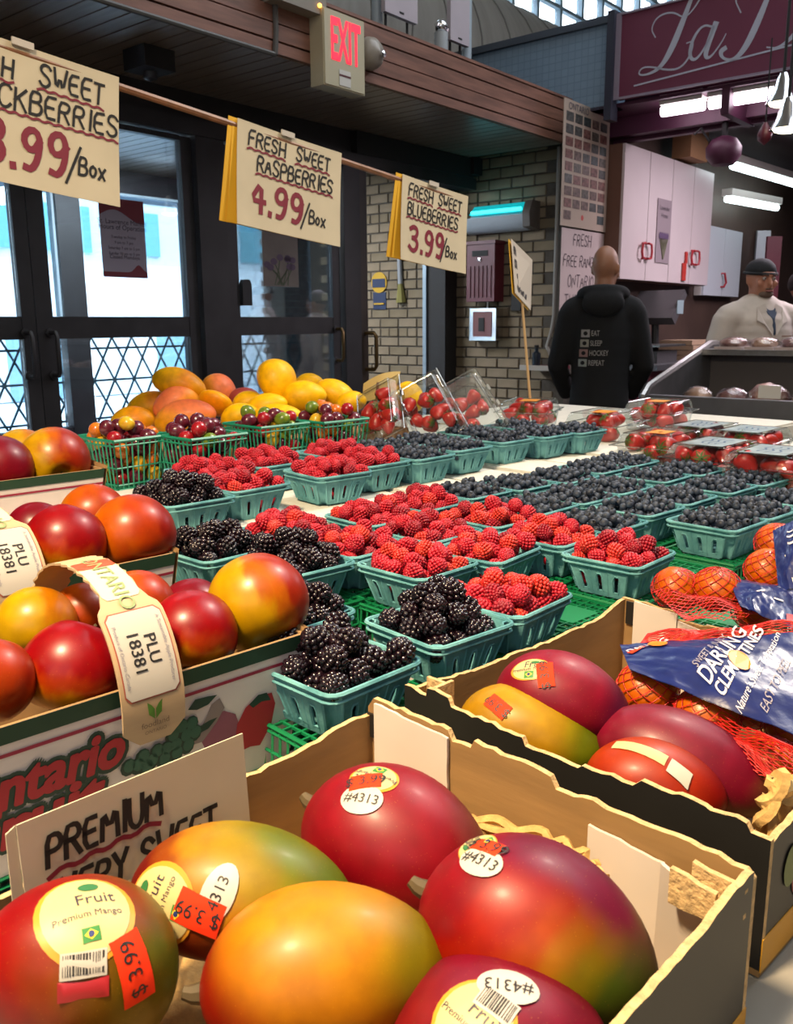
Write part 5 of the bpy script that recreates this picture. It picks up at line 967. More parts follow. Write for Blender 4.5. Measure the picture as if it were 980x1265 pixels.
for x0, x1, z0, z1, nm in ((-.158, -.075, .004, h * 1.08, 'white_flap'), (.055, .112, .004, h * .87, 'white_flap')):
    q = MB(); P = ragged([(x0, z0), (x1, z0), (x1, z1 - .004), (x0, z1)], random.Random(int(x0 * 99) + 50), .001); q.ext([(p[0], p[1]) for p in P], .0025, Matrix(((1, 0, 0, 0), (0, 0, -1, yb_ - .0012), (0, 1, 0, 0), (0, 0, 0, 1)))); q.build(nm, m_wpr, C1, smooth=False)
q = MB(); q.ext([(.110, .004), (.160, .004), (.150, h * .80), (.118, h * .93)], .003, Matrix(((1, 0, 0, 0), (0, -.12, -1, yb_ - .004), (0, 1, 0, 0), (0, 0, 0, 1)))); q.build('corner_flap', m_wpr, C1, smooth=False)
q = MB(); q.box2((-.167, yb_ - .003, h * .80), (-.158, yb_ - .0012, h * .985)); q.build('black_strip', m_blko, C1, smooth=False)
pts = []                                        # folded corrugated corners at the right end of the back wall
for nm, x, y, wd, dp, zz in (('corner_fold', .150, yb_ - .012, .030, .004, h * .94), ('corner_fold', .162, yb_ - .026, .004, .032, h * .945), ('corner_fold', .140, yb_ - .026, .026, .004, h * .93)):
    q = MB(); q.ext(ragged([(0, 0), (wd + dp, 0), (wd + dp, .02), (0, .024)], random.Random(int(x * 1e3)), .001), .004, Matrix(((1, 0, 0, x - wd / 2), (0, 0, 1, y), (0, 1, 0, zz - .02), (0, 0, 0, 1))) if wd > dp else Matrix(((0, 0, 1, x), (1, 0, 0, y - dp / 2), (0, 1, 0, zz - .02), (0, 0, 0, 1)))); q.build(nm, m_edge, C1, smooth=False)
q = MB(); q.add([(w / 2 + .0006, -.02 + .014 * math.cos(t), .055 + .019 * math.sin(t)) for t in [i * math.pi / 12 for i in range(24)]], [tuple(range(24))]); q.build('origin_seal', mat('seal_gold', hexc('8a7a3a'), .5), C1, smooth=False)
q = MB(); type_to(q, 'BRAZIL', 0, 0, .0085, 0, bold=.01); q.v = [(w / 2 + .0012, -.02 + v[0] * .96 + v[1] * .0, .052 + v[1]) for v in q.v]; q.build('seal_word', m_stw, C1, smooth=False)
q = MB(); q.tube([(w / 2 + .001, -.062 + .011 * math.cos(t), .038 + .013 * math.sin(t)) for t in [i * math.pi / 8 for i in range(16)]], .0008, 4, close=True)
for t in (90, 210, 330): q.tube([(w / 2 + .001, -.062, .038), (w / 2 + .001, -.062 + .009 * math.cos(R(t)), .038 + .011 * math.sin(R(t)))], .001, 4)
q.build('recycle_mark', m_stw, C1); q = MB(); q.box2((w / 2, -l / 2, .004), (w / 2 + .0008, l / 2, .018)); q.build('yellow_band', mat('ochre_print', hexc('c08a1e'), .5), C1, smooth=False)
C2, w2, l2, h2, T2 = carton('rear mango carton with torn brown walls beside the green crates', onz(500, 846, .966), onz(954, 1030, .966), .385, zT, .966, 'front', [(0, 1.0), (.04, 1.0), (.20, .98), (.21, .90), (.50, .92), (.52, 1.03), (.85, 1.0), (1, 1.02)], [(0, .97), (.2, .90), (.6, .86), (.85, .88), (1, .99)], [(0, 1.0), (.08, .98), (.085, 1.05), (.16, 1.04), (.17, .97), (.40, .96), (.41, .90), (.56, .90), (.57, .93), (.70, .94), (.72, 1.0), (.95, 1.0), (.96, .95), (1, .95)], 9)
q = MB(); q.ext([(-.155, .004), (-.098, .004), (-.098, h2 * .97), (-.155, h2 * 1.0)], .0025, Matrix(((1, 0, 0, 0), (0, 0, -1, l2 / 2 - T2 - .0012), (0, 1, 0, 0), (0, 0, 0, 1)))); q.build('white_flap', m_wpr, C2, smooth=False)
q = MB(); q.ext([(-.0965, .004), (-.068, .004), (-.068, h2 * .86), (-.0965, h2 * .9)], .0025, Matrix(((1, 0, 0, 0), (0, 0, -1, l2 / 2 - T2 - .0012), (0, 1, 0, 0), (0, 0, 0, 1)))); q.build('white_flap', m_wpr, C2, smooth=False)
q = MB(); q.box2((-.166, l2 / 2 - T2 - .003, h2 * .72), (-.156, l2 / 2 - T2 - .001, h2 * .98)); q.build('black_strip', m_blko, C2, smooth=False)
q = MB(); q.box2((-w2 / 2 + T2, -l2 / 2 + T2 + .02, h2 * .5), (-w2 / 2 + T2 + .03, -l2 / 2 + T2 + .024, h2 * 1.02)); q.box2((-w2 / 2 + T2 + .028, -l2 / 2 + T2, h2 * .5), (-w2 / 2 + T2 + .032, -l2 / 2 + T2 + .024, h2 * 1.06)); q.build('corner_fold', m_edge, C2, smooth=False)
q = MB(); q.box2((w2 / 2, -l2 / 2, .004), (w2 / 2 + .0008, l2 / 2, .03)); q.build('yellow_band', MATS['ochre_print'], C2, smooth=False)
q = MB(); q.add([(w2 / 2 + .0008, -.10 + .05 * math.cos(t), .055 + .03 * math.sin(t)) for t in [i * math.pi / 10 for i in range(20)]], [tuple(range(20))]); q.build('printed_mango', mat('print_red', hexc('7a2a22'), .5), C2, smooth=False)
q = MB(); q.add([(w2 / 2 + .0012, -.155 + .012 * math.cos(t), .070 + .016 * math.sin(t)) for t in [i * math.pi / 10 for i in range(20)]], [tuple(range(20))]); q.build('printed_leaf', mat('print_green', hexc('5a6a2a'), .5), C2, smooth=False)
# twisted paper rope bedding in the front carton
m_rope = mat('paper_rope', hexc('c09a5c'), .8, .2, 120, bump=.6, bscale=200); rg = random.Random(21)
bed = thing('paper_rope_bedding', 'twisted tan paper ropes padding the mangoes in the front carton', 'bedding', (C1.location.x, C1.location.y, zT + .005), C1.rotation_euler)
def rope(parent, pts, r=.0042):
    for k in range(2):
        out = []; P = [Vector(p) for p in pts]; n = 0
        for i in range(len(P) - 1):
            for j in range(10):
                t = j / 10; p = P[i].lerp(P[i + 1], t); a = n * .55 + k * math.pi; n += 1; out.append(p + Vector((math.cos(a) * r * .8, math.sin(a) * r * .5, math.sin(a) * r * .8)))
        q = MB(); q.tube(out, r * .85, 5); q.build('rope_strand', m_rope, parent)
for pts in ([(-.03, .150, .075), (.03, .158, .082), (.06, .160, .080), (.075, .158, .07)], [(.05, .140, .086), (.09, .132, .09), (.125, .09, .085), (.145, .02, .078), (.15, -.07, .07)], [(-.02, .158, .066), (.02, .164, .068), (.08, .164, .064)], [(.065, .145, .076), (.115, .118, .078), (.148, .05, .07), (.155, -.06, .06)], [(.10, .11, .062), (.138, .05, .060), (.145, -.06, .055)], [(.09, .10, .05), (.13, .03, .048), (.14, -.09, .045)], [(-.14, .12, .05), (-.05, .13, .055), (.05, .12, .05)], [(-.15, -.02, .03), (-.1, -.1, .03), (0, -.14, .03)], [(.12, .06, .045), (.15, 0, .05), (.14, -.12, .04)], [(.13, -.02, .06), (.152, -.1, .055), (.13, -.16, .04)]): rope(bed, pts)
q = MB(); q.grid(lambda u, v: ((u - .5) * .315, (v - .5) * .335, .012 + .012 * noise.noise(Vector((u * 7, v * 7, 0)))), 20, 20); q.build('shredded_layer', m_rope, bed)
Mc2 = Matrix.Translation(C2.location) @ Euler(C2.rotation_euler).to_matrix().to_4x4()
rp_ = thing('paper_rope', 'tan paper rope end poking up in the right corner of the rear carton', 'rope', Mc2 @ Vector((w2 / 2 - .022, -l2 / 2 + .05, .006)), C2.rotation_euler); rope(rp_, [(0, .01, .003), (.004, 0, .05), (.0, -.01, .095), (.004, .0, .118), (.006, .014, .10)], .006); rope(rp_, [(-.01, .02, .003), (-.006, .012, .06), (.004, .02, .105), (.006, .034, .085)], .006)
# ---- white foam sheet below the cartons at the right
q = MB(); q.grid(lambda u, v: ((u - .5) * .5, (v - .5) * 1.4, .006 * noise.noise(Vector((u * 9, v * 22, 0))) + .01), 20, 50); q.box2((-.25, -.7, -.06), (.25, .7, .0))
o = q.build('foam_slab', m_foam, None, tp(.075, .55, zT - .10), (0, 0, -TW)); tag(o, 'crumbly white foam slab beside the cartons, lower right', 'foam slab')
# ---- apples
def apple_mesh(r, m, name='apple'):
    q = MB(); prof = []
    for i in range(25):
        t = math.pi * i / 24; rr = math.sin(t) * (1 + .06 * math.cos(t)); z = -math.cos(t) * .97
        dip = .30 * math.exp(-((math.pi - t) / .30) ** 2) - .0; dipb = .16 * math.exp(-(t / .36) ** 2)
        prof.append((max(0, rr * r), (z - dip + dipb) * r))
    prof[0] = (0, prof[0][1]); prof[-1] = (0, prof[-1][1]); q.lathe(prof, 32); return q.mesh(name, m, sharp=None)
AP = {'r': ((.0, 1, .1), [(0, 'c09220'), (.3, 'b8741e'), (.45, 'a43a20'), (.6, '8e1e20'), (1, '861820')]), 'o': ((.8, .1, 0), [(0, 'c4821e'), (.35, 'b8561c'), (.7, 'a43a1e'), (1, '8a2426')]), 'y': ((.85, .3, 0), [(0, 'bc921e'), (.55, 'c0961c'), (.8, 'b46a1e'), (1, 'a0441e')]), 'm': ((.8, .5, -.1), [(0, 'b88e1c'), (.48, 'c0901e'), (.66, 'b25a1e'), (.85, '9a3020')]), 'd': ((.2, .9, 0), [(0, '8a3a22'), (.3, '78161f'), (1, '701424')])}
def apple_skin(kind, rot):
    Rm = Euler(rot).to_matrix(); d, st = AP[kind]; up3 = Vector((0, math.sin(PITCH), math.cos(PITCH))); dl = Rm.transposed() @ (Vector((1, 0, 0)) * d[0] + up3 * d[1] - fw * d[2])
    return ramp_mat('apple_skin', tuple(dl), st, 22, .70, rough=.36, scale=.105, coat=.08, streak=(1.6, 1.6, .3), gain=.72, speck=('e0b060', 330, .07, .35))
m_cal = mat('apple_calyx', hexc('4a3a22'), .8)
def apple(px, py, rp, kind, label, rot, aP, group=None):
    b, z = on_ta(px, py, aP); p = tp(aP, b, z); t = p.y * math.cos(PITCH) - (p.z - CZ) * math.sin(PITCH); R0 = rp * t / FPX; a = thing('apple', label, 'apple', p, rot, group); link('body', apple_mesh(R0, apple_skin(kind, rot)), a)
    q = MB(); q.tube([(0, 0, R0 * .62), (.001, 0, R0 * .78), (.003, .001, R0 * .92)], .0016, 6); q.build('stem', m_cal, a); q = MB(); q.lathe([(.0, -R0 * .78), (.005, -R0 * .80), (.007, -R0 * .86), (.003, -R0 * .82)], 8); q.build('calyx', m_cal, a); return a
g1, g2, g3 = 'apples in the front Ontario basket', 'apples in the middle Ontario basket', 'apples in the back Ontario basket'
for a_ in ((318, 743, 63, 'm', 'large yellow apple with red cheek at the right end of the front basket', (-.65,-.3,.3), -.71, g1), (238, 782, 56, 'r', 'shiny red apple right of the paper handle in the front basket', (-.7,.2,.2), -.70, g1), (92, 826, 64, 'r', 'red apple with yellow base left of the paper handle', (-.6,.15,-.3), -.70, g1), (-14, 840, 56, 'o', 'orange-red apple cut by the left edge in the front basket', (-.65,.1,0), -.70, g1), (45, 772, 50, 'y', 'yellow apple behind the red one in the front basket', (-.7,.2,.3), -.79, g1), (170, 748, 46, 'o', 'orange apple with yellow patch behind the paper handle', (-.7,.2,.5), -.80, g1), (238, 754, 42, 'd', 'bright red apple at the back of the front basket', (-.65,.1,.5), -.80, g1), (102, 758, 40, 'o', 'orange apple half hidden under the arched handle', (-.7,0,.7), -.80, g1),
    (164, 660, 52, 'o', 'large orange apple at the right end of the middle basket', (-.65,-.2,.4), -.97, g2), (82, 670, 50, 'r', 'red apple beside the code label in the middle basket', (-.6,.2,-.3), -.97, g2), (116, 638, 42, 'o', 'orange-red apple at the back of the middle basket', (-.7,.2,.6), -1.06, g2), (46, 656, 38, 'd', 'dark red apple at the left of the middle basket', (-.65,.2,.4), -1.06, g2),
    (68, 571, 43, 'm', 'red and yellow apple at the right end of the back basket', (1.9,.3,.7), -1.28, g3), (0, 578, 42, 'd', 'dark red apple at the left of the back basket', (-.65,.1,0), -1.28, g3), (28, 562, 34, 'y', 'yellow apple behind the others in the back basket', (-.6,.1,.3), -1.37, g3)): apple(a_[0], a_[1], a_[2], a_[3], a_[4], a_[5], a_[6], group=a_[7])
# ---- Ontario cardboard baskets
m_obw = mat('basket_white', hexc('dcd0cc'), .6, .04, 20); m_obg = mat('basket_green', hexc('22402f'), .55); m_obr = mat('basket_crimson', hexc('962440'), .55); m_kraft = mat('kraft_raw', hexc('8f6f48'), .8, .15, 30); m_dkg = mat('print_dark_green', hexc('1f3a30'), .6); m_rip = mat('print_tomato', hexc('a8202e'), .55); m_mauve = mat('print_mauve', hexc('8f5064'), .6); m_grap = mat('print_grape', hexc('2f5a4a'), .6)
def ont_basket(label, aF_, b0, b1, wd, zb, zr, tap=.016, full=True):
    c = thing('apple_basket', label, 'basket', tp(aF_, b1, zb), (0, 0, -TW)); h = zr - zb; L = b1 - b0; T = .0035
    # local: x = a (0 at the front rim), y = b (0 at the right end)
    def P(s, v, face, off=0):                   # s along the side, v height 0..1
        k = tap * (1 - v)
        if face == 'front': return Vector((-k * .9 + off, -L + k + s * (L - 2 * k), v * h))
        if face == 'back': return Vector((-wd + k * .9 - off, -k - s * (L - 2 * k), v * h))
        if face == 'right': return Vector((-k * .9 - s * (wd - 1.8 * k), -k + off, v * h))
        return Vector((-wd + k * .9 + s * (wd - 1.8 * k), -L + k - off, v * h))
    for fc in ('front', 'back', 'right', 'left'):
        vt = 1.0
        q = MB(); q.cur = 0; q.grid(lambda u, v: P(u, v * vt, fc), 8, 4); q.cur = 1; q.grid(lambda u, v: P(1 - u, v * vt, fc, -T), 8, 4); q.add([P(0, vt, fc), P(1, vt, fc), P(1, vt, fc, -T), P(0, vt, fc, -T)], [(0, 1, 2, 3)])
        q.build(fc + '_panel', [m_obw, m_kraft], c, sharp=30)
        for v0, v1, m_, nm in ((.885, 1.0, m_obg, 'green_band'), (.80, .825, m_obr, 'crimson_line')):
            q = MB(); q.grid(lambda u, v: P(u, v0 + (v1 - v0) * v, fc, .0006), 8, 1); q.build(nm, m_, c)
    q = MB(); k = tap; q.box2((-wd + k, -L + k, 0), (-k, -k, .003)); q.build('floor_panel', m_kraft, c, smooth=False)
    q = MB(); q.add([P(0, 1.03, 'right', .001), P(.3, 1.06, 'right', .002), P(.3, .2, 'right', .002), P(0, .25, 'right', .001)], [(0, 1, 2, 3)]); q.add([P(0, 1.03, 'right', .0045), P(.3, 1.06, 'right', .006), P(.3, .2, 'right', .006), P(0, .25, 'right', .0045)], [(0, 1, 2, 3)]); q.build('raw_flap', m_kraft, c, smooth=False)
    return c, P, h, L
def print_on(c, P, h, L, off=.0012):
    return lambda x, y, z=0: P((x) / L, y / h, 'front', off + z)
OB1, Pf, h1, L1 = ont_basket('front apple basket printed Ontario with grapes, pear, apple and pepper', -.650, .085, .503, .21, .872, 1.003)
fn = print_on(OB1, Pf, h1, L1)
def face_xy(px, py):                            # pixel -> (x, y) on the printed face
    b, z = on_ta(px, py, -.656); return (b - .085, z - .872)
def blob(mb, pts, fn, z=0): cx = sum(p[0] for p in pts) / len(pts); cy = sum(p[1] for p in pts) / len(pts); grid_poly(mb, fn, pts, 3, z)
def pxpoly(L): return [face_xy(*p) for p in L]
q = MB(); blob(q, pxpoly([(300, 893), (308, 872), (322, 858), (340, 853), (347, 866), (346, 892), (335, 918), (322, 920), (312, 925), (300, 915)]), fn); pz = q.build('printed_pepper', m_rip, OB1)
q = MB(); blob(q, pxpoly([(312, 868), (322, 856), (333, 853), (340, 862), (328, 864), (318, 872)]), fn, .0004); q.build('pepper_leaf', m_dkg, OB1)
q = MB(); blob(q, pxpoly([(248, 905), (262, 884), (280, 876), (296, 880), (304, 895), (300, 912), (285, 930), (262, 925)]), fn, -.0003); q.build('printed_apple', m_mauve, OB1)
q = MB(); blob(q, pxpoly([(240, 920), (256, 888), (262, 868), (272, 860), (280, 872), (272, 890), (256, 915)]), fn, .0001); q.build('printed_pear', mat('print_pear', hexc('8a7a78'), .6), OB1)
for pts in ([(232, 875), (240, 862), (256, 858), (268, 856), (258, 868), (244, 875)], [(246, 898), (262, 888), (272, 884), (262, 898), (250, 905)]):
    q = MB(); blob(q, pxpoly(pts), fn, .0003); q.build('printed_leaf', m_dkg, OB1)
rg = random.Random(6)
for (gx, gy) in ((215, 908), (225, 897), (238, 893), (232, 908), (244, 904), (220, 920), (208, 925), (196, 928), (206, 938), (190, 940), (178, 935), (184, 948), (172, 946), (222, 930), (236, 920), (212, 948), (160, 948)):
    q = MB(); cx, cy = face_xy(gx, gy); grid_poly(q, fn, [(cx + .0078 * math.cos(t), cy + .0085 * math.sin(t)) for t in [i * math.pi / 5 for i in range(10)]], 2, .0004 + rg.uniform(0, .0002)); g_ = q.build('printed_grape', m_dkg, OB1)
    q = MB(); grid_poly(q, fn, [(cx + .001 + .0058 * math.cos(t), cy + .001 + .0062 * math.sin(t)) for t in [i * math.pi / 5 for i in range(10)]], 2, .0008); q.build('grape_shine', m_grap, g_)
def bold_word(text, x0, y0, x1, y1, hgt, w_out, w_in, name):       # heavy slanted lettering with a dark outline
    V, F = typed(text, 1.0, 'LEFT', .012); wd_ = max(v[0] for v in V); sl = (y1 - y0) / (x1 - x0); sx = (x1 - x0) / wd_
    P = [(x0 + v[0] * sx + v[1] * hgt * .22, y0 + v[0] * sx * sl + v[1] * hgt) for v in V]
    q = MB()
    for k in range(14): a_ = k * math.pi / 7; q.add([fn(p[0] + w_out * math.cos(a_), p[1] + w_out * math.sin(a_), .0001 + .00002 * k) for p in P], F)
    q.build(name + '_outline', m_dkg, OB1, smooth=False); q = MB()
    for k in range(8): a_ = k * math.pi / 4; q.add([fn(p[0] + w_in * math.cos(a_), p[1] + w_in * math.sin(a_), .0007 + .00002 * k) for p in P], F)
    q.build(name, m_rip, OB1, smooth=False)
xa, ya = face_xy(-40, 1012); xb, yb2 = face_xy(150, 938)
bold_word('Ontario', xa - .02, ya - .004, xb, yb2 - .002, .050, .0052, .0014, 'ontario_word')
xa, ya = face_xy(-60, 1080); xb, yb2 = face_xy(125, 985); bold_word('Fruit', xa, ya, xb, yb2 - .01, .050, .0052, .0014, 'fruit_word')
OB2, Pf2, h2_, L2_ = ont_basket('middle apple basket with green band, behind the front one', -.92, .11, .517, .20, .902, 1.032)
OB3, Pf3, h3_, L3_ = ont_basket('back apple basket with green band beside the mesh tomato baskets', -1.225, .16, .580, .20, fz, 1.093)
for (a_, b_, zz, wd_, lb) in ((-.755, .30, .872, .19, 'front'), (-1.02, .32, .902, .19, 'middle')):
    cr = link('green_crate', me_crate, None, tp(a_, b_, zT), (0, 0, -TW)); cr.scale = (1.35, 2.4, (zz - zT - .001) / .058); tag(cr, 'low green plastic tray under the %s apple basket' % lb, 'crate')
# ---- arched paper handles
m_hand = mat('handle_board', hexc('b59a78'), .6, .05, 14, stretch=(1, 1, 8)); m_handw = mat('handle_white', hexc('c9bfa8'), .55)
def handle(path, wid, name, label, parent, sections):
    """strap through 3-D points; returns map (s along 0..1, x across) -> world"""
    P = [Vector(p) for p in path]
    for _ in range(3):
        Q = [P[0]]
        for a, b in zip(P, P[1:]): Q += [a.lerp(b, .25), a.lerp(b, .75)]
        P = Q + [P[-1]]
    ln = [0]
    for a, b in zip(P, P[1:]): ln.append(ln[-1] + (b - a).length)
    tot = ln[-1]; bx = Vector(txy(0, 1)).to_3d()
    def at(s):
        d = s * tot
        for i in range(len(P) - 1):
            if ln[i + 1] >= d: t = (d - ln[i]) / max(1e-9, ln[i + 1] - ln[i]); return P[i].lerp(P[i + 1], t), (P[i + 1] - P[i]).normalized()
        return P[-1], (P[-1] - P[-2]).normalized()
    def fn(s, x, z=0): p, t = at(min(1, max(0, s))); n = bx.cross(t).normalized(); return p + bx * x + n * z
    return fn, tot
def build_handle(OB, bc, aF_, wd, zr, zb, top, low=True):
    inv = OB.matrix_world.inverted() if False else (Matrix.Translation(OB.location) @ Euler(OB.rotation_euler).to_matrix().to_4x4()).inverted()
    path = [tp(aF_ + .006, bc, zb), tp(aF_ + .010, bc, zr), tp(aF_ - .01, bc, zr + top * .62), tp(aF_ - .05, bc, zr + top), tp(aF_ - wd * .5, bc, zr + top * 1.12), tp(aF_ - wd + .05, bc, zr + top * .95), tp(aF_ - wd + .01, bc, zr + top * .4), tp(aF_ - wd - .003, bc, zr - .03)]
    fn, tot = handle(path, .05, 'h', '', OB, None)
    def width(s):
        d = s * tot; wv = .029 if d < .118 else .029 - .010 * min(1, (d - .118) / .012)
        if d > .13: wv = .0185 + .0016 * math.sin((d - .13) * 420)
        return wv if d > .012 else .029 * (.5 + d / .024)
    q = MB(); n = 60
    for zz in (0, .0022): q.add([fn(i / n, sg_ * width(i / n), zz) for i in range(n + 1) for sg_ in (-1, 1)], [(2 * i, 2 * i + 1, 2 * i + 3, 2 * i + 2) for i in range(n)])
    e0 = len(q.v) // 2
    for i in range(n):
        for sg_ in (0, 1): a, b = 2 * i + sg_, 2 * i + 2 + sg_; q.f.append((a, b, b + e0, a + e0)); q.mi.append(0)
    q.xf(inv); hb = q.build('handle', m_hand, OB, sharp=50)
    def patch(s0, s1, w, m_, nm, z, rnd=True):
        q = MB(); ns = 14; V = []
        for i in range(ns + 1):
            s = s0 + (s1 - s0) * i / ns; k = w
            if rnd and i in (0, ns): k = w * .82
            V += [fn(s, -k, z), fn(s, k, z)]
        q.add(V, [(2 * i, 2 * i + 1, 2 * i + 3, 2 * i + 2) for i in range(ns)]); q.xf(inv); return q.build(nm, m_, hb)
    m = lambda v: v / tot
    patch(m(.040), m(.1165), .0258, mat('label_rim', hexc('9a5040'), .6), 'label_border', .0026); patch(m(.0412), m(.1153), .0247, m_stw, 'code_label', .0029)
    def words_(tx, xo, so, size, m_, nm, bold=0):
        V, F = typed(tx, 1.0, 'CENTER', bold); q = MB(); q.add([fn(so + (-v[0] * size) / tot * 1.0, xo + v[1] * size, .0034) for v in V], F); q.xf(inv); q.build(nm, m_, hb, smooth=False)
    words_('PLU', .002, m(.080), .0150, m_ink, 'code_word', .008); words_('18381', -.0125, m(.079), .0150, m_ink, 'code_number', .008)
    mg = mat('small_print', hexc('8a8490'), .6); words_('A Sustainable Apple Producer', .0185, m(.078), .0048, mg, 'small_print'); words_('Product of Ontario Canada', -.0225, m(.078), .0048, mg, 'small_print')
    q = MB(); s0 = m(.029)
    for sg_ in (-1, 1):
        V = [fn(s0 + y / tot, sg_ * x, .0032) for x, y in ((.0006, -.008), (.0060, -.003), (.0070, .008), (.0032, .005), (.0006, .001))]; q.add(V, [(0, 1, 2, 3, 4)])
    q.xf(inv); q.build('leaf_mark', mat('leaf_mark_green', hexc('4f7a2a'), .6), hb, smooth=False)
    def caption(tx, so, size):
        V, F = typed(tx, 1.0, 'CENTER'); q = MB(); q.add([fn(so + v[1] * size / tot, v[0] * size, .0032) for v in V], F); q.xf(inv); q.build('caption', mat('caption_brown', hexc('7a6450'), .6), hb, smooth=False)
    caption('foodland', m(.0145), .0075); caption('ONTARIO', m(.0085), .0045)
    patch(m(.130), m(.195), .0175, m_handw, 'top_band', .0027)
    V, F = typed('ONTARIO', 1.0, 'CENTER', .01); q = MB(); q.add([fn(m(.160) - v[0] * .019 / tot, -.006 + v[1] * .02, .0034) for v in V], F); q.xf(inv); q.build('top_letters', mat('top_letter_green', hexc('7f8f62'), .6), hb, smooth=False)
    patch(m(.178), m(.196), .0175, mat('top_red_print', hexc('c8452a'), .6), 'red_print', .003)
build_handle(OB1, .331, -.650, .21, 1.003, .953, .078)
build_handle(OB2, .330, -.92, .20, 1.032, .985, .062)
# ---- clementines in net bags
m_clem = ramp_mat('clementine_skin', (0, 0, 1), [(.2, 'c8500c'), (.6, 'dc6a10'), (1, 'e0780f')], 30, .5, rough=.4, scale=.08, coat=.1, bump=.6)
m_net = mat('red_net', hexc('b8201c'), .4); m_lab = mat('cobalt_film', hexc('14205a'), .3, .15, 30, spec=.45, coat=.15, bump=.5, bscale=45); m_pale = mat('pale_print', hexc('c9c4cc'), .4); m_orp = mat('orange_print', hexc('e07a1c'), .4)
def clem_mesh(r): q = MB(); V, F = ICO[3]; q.add([Vector((v[0], v[1], v[2] * .86)) * r for v in V], F); return q.mesh('clementine', m_clem, sharp=None)
me_cl = clem_mesh(.029)
def net_ball(mb, c, r, n=11, th=.0006):
    c = Vector(c)
    for k in range(n):
        for s in (1, -1):
            pts = []
            for i in range(19):
                v = -1.45 + 2.9 * i / 18; ph = 2 * math.pi * k / n + s * v * 1.25; pts.append(c + Vector((math.cos(v) * math.cos(ph), math.cos(v) * math.sin(ph), math.sin(v) * .88)) * r)
            mb.tube(pts, th, 3, cap=False)
def bag(name, label, clems, sheet, parts, net_sheet=None):
    p0 = at_t(*clems[0]); root = thing('clementine_bag', label, 'bag of fruit', (p0.x, p0.y, p0.z - .03)); T0 = Matrix.Translation(-root.location)
    nt_ = MB()
    for c in clems:
        p = at_t(*c); net_ball(nt_, p, .0303); o = link('clementine', me_cl, None, p, (random.random(), random.random(), 0)); tag(o, c_label(name, clems.index(c)), 'clementine', 'clementines in the ' + name)
    for poly in (net_sheet or []):               # slack net between the fruit
        A, B_, C, D = [at_t(*p) for p in poly]; n = 16
        for k in range(n + 1):
            for d in (0, 1):
                pts = []
                for i in range(13):
                    u = i / 12; v = (k / n + (u if d else -u) * .5) % 1.0; pts.append((u, v))
                run = []
                for i, (u, v) in enumerate(pts):
                    if run and abs(v - run[-1][1]) > .5: run = []
                    run.append((u, v))
                    if len(run) >= 2:
                        P = []
                        for (uu, vv) in run[-2:]: b_ = A.lerp(B_, uu).lerp(D.lerp(C, uu), vv); P.append(b_ + Vector((0, 0, .006 * math.sin(uu * 9) * math.sin(vv * 7))))
                        nt_.tube(P, .0006, 3, cap=False)
    nt_.xf(T0); nt_.build('net', m_net, root, sharp=None)
    if sheet:
        A, B_, C, D = [at_t(*p) for p in sheet]; nrm = (B_ - A).cross(D - A).normalized(); nrm = nrm if nrm.dot(Vector((0, 0, CZ)) - A) > 0 else -nrm
        def S_(u, v, z=0):
            base = A.lerp(B_, u).lerp(D.lerp(C, u), v); return base + nrm * (z + .011 * math.sin(math.pi * min(1, max(0, u))) * math.sin(math.pi * min(1, max(0, v))) + .0022 * noise.noise(Vector((u * 6, v * 5, 1))) + .001 * noise.noise(Vector((u * 15, v * 13, 4))))
        q = MB(); q.grid(lambda u, v: S_(u, v), 40, 30); q.grid(lambda u, v: S_(u, v, -.0008), 40, 30); q.xf(T0); lb = q.build('printed_film', m_lab, root, sharp=None); parts(S_, lb, T0, (B_ - A).length, (D - A).length)
    return root
def c_label(l, i): return '%s clementine in the %s' % (['leftmost round', 'plump', 'low right', 'half hidden', 'right edge', 'rearmost'][i], l)
def bag1_parts(S_, lb, T0, W_, H_):
    def put_text(tx, u, v, size, ang, m_, nm, sx=1, bold=0, z=.0012):
        q = MB(); V, F = typed(tx, 1.0, 'CENTER', bold); c, s = math.cos(ang), math.sin(ang)
        # cut long faces a little so they follow the film
        q.add([S_(u + (p[0] * size * sx * c - p[1] * size * s) / W_, v - (p[0] * size * sx * s + p[1] * size * c) / H_, z) for p in V], F); q.xf(T0); q.build(nm, m_, lb, smooth=False)
    a = R(52)
    put_text('DARLING', .60, .40, .0178, a, m_pale, 'darling_word', 1.0, .015); put_text('CLEMENTINES', .675, .45, .0132, a, m_pale, 'clementines_word', 1.0, .02); put_text('SWEET & JUICY', .52, .34, .0085, a, MATS['small_print'], 'slogan'); put_text("Nature's Sweet Temptation", .755, .52, .0075, a, m_pale, 'slogan'); put_text('EASY TO PEEL', .83, .62, .0085, a, MATS['small_print'], 'slogan'); put_text('DARLING', .17, .22, .012, R(35), m_pale, 'small_darling_word', 1, .01)
    for u, v, r, nm in ((.655, .44, .0085, 'orange_emblem'), (.22, .16, .009, 'orange_emblem')):
        q = MB(); P = [(u + r / W_ * math.cos(t) * 1.1, v + r / H_ * math.sin(t)) for t in [i * math.pi / 10 for i in range(20)]]; q.add([S_(x, y, .0018) for x, y in P], [tuple(range(20))]); q.xf(T0); q.build(nm, m_orp, lb, smooth=False)
    q = MB(); q.add([S_(u, v, .0013) for u, v in ((.02, .42), (.12, .18), (.145, .24), (.05, .47))], [(0, 1, 2, 3)]); q.xf(T0); q.build('orange_flash', m_ora, lb, smooth=False)
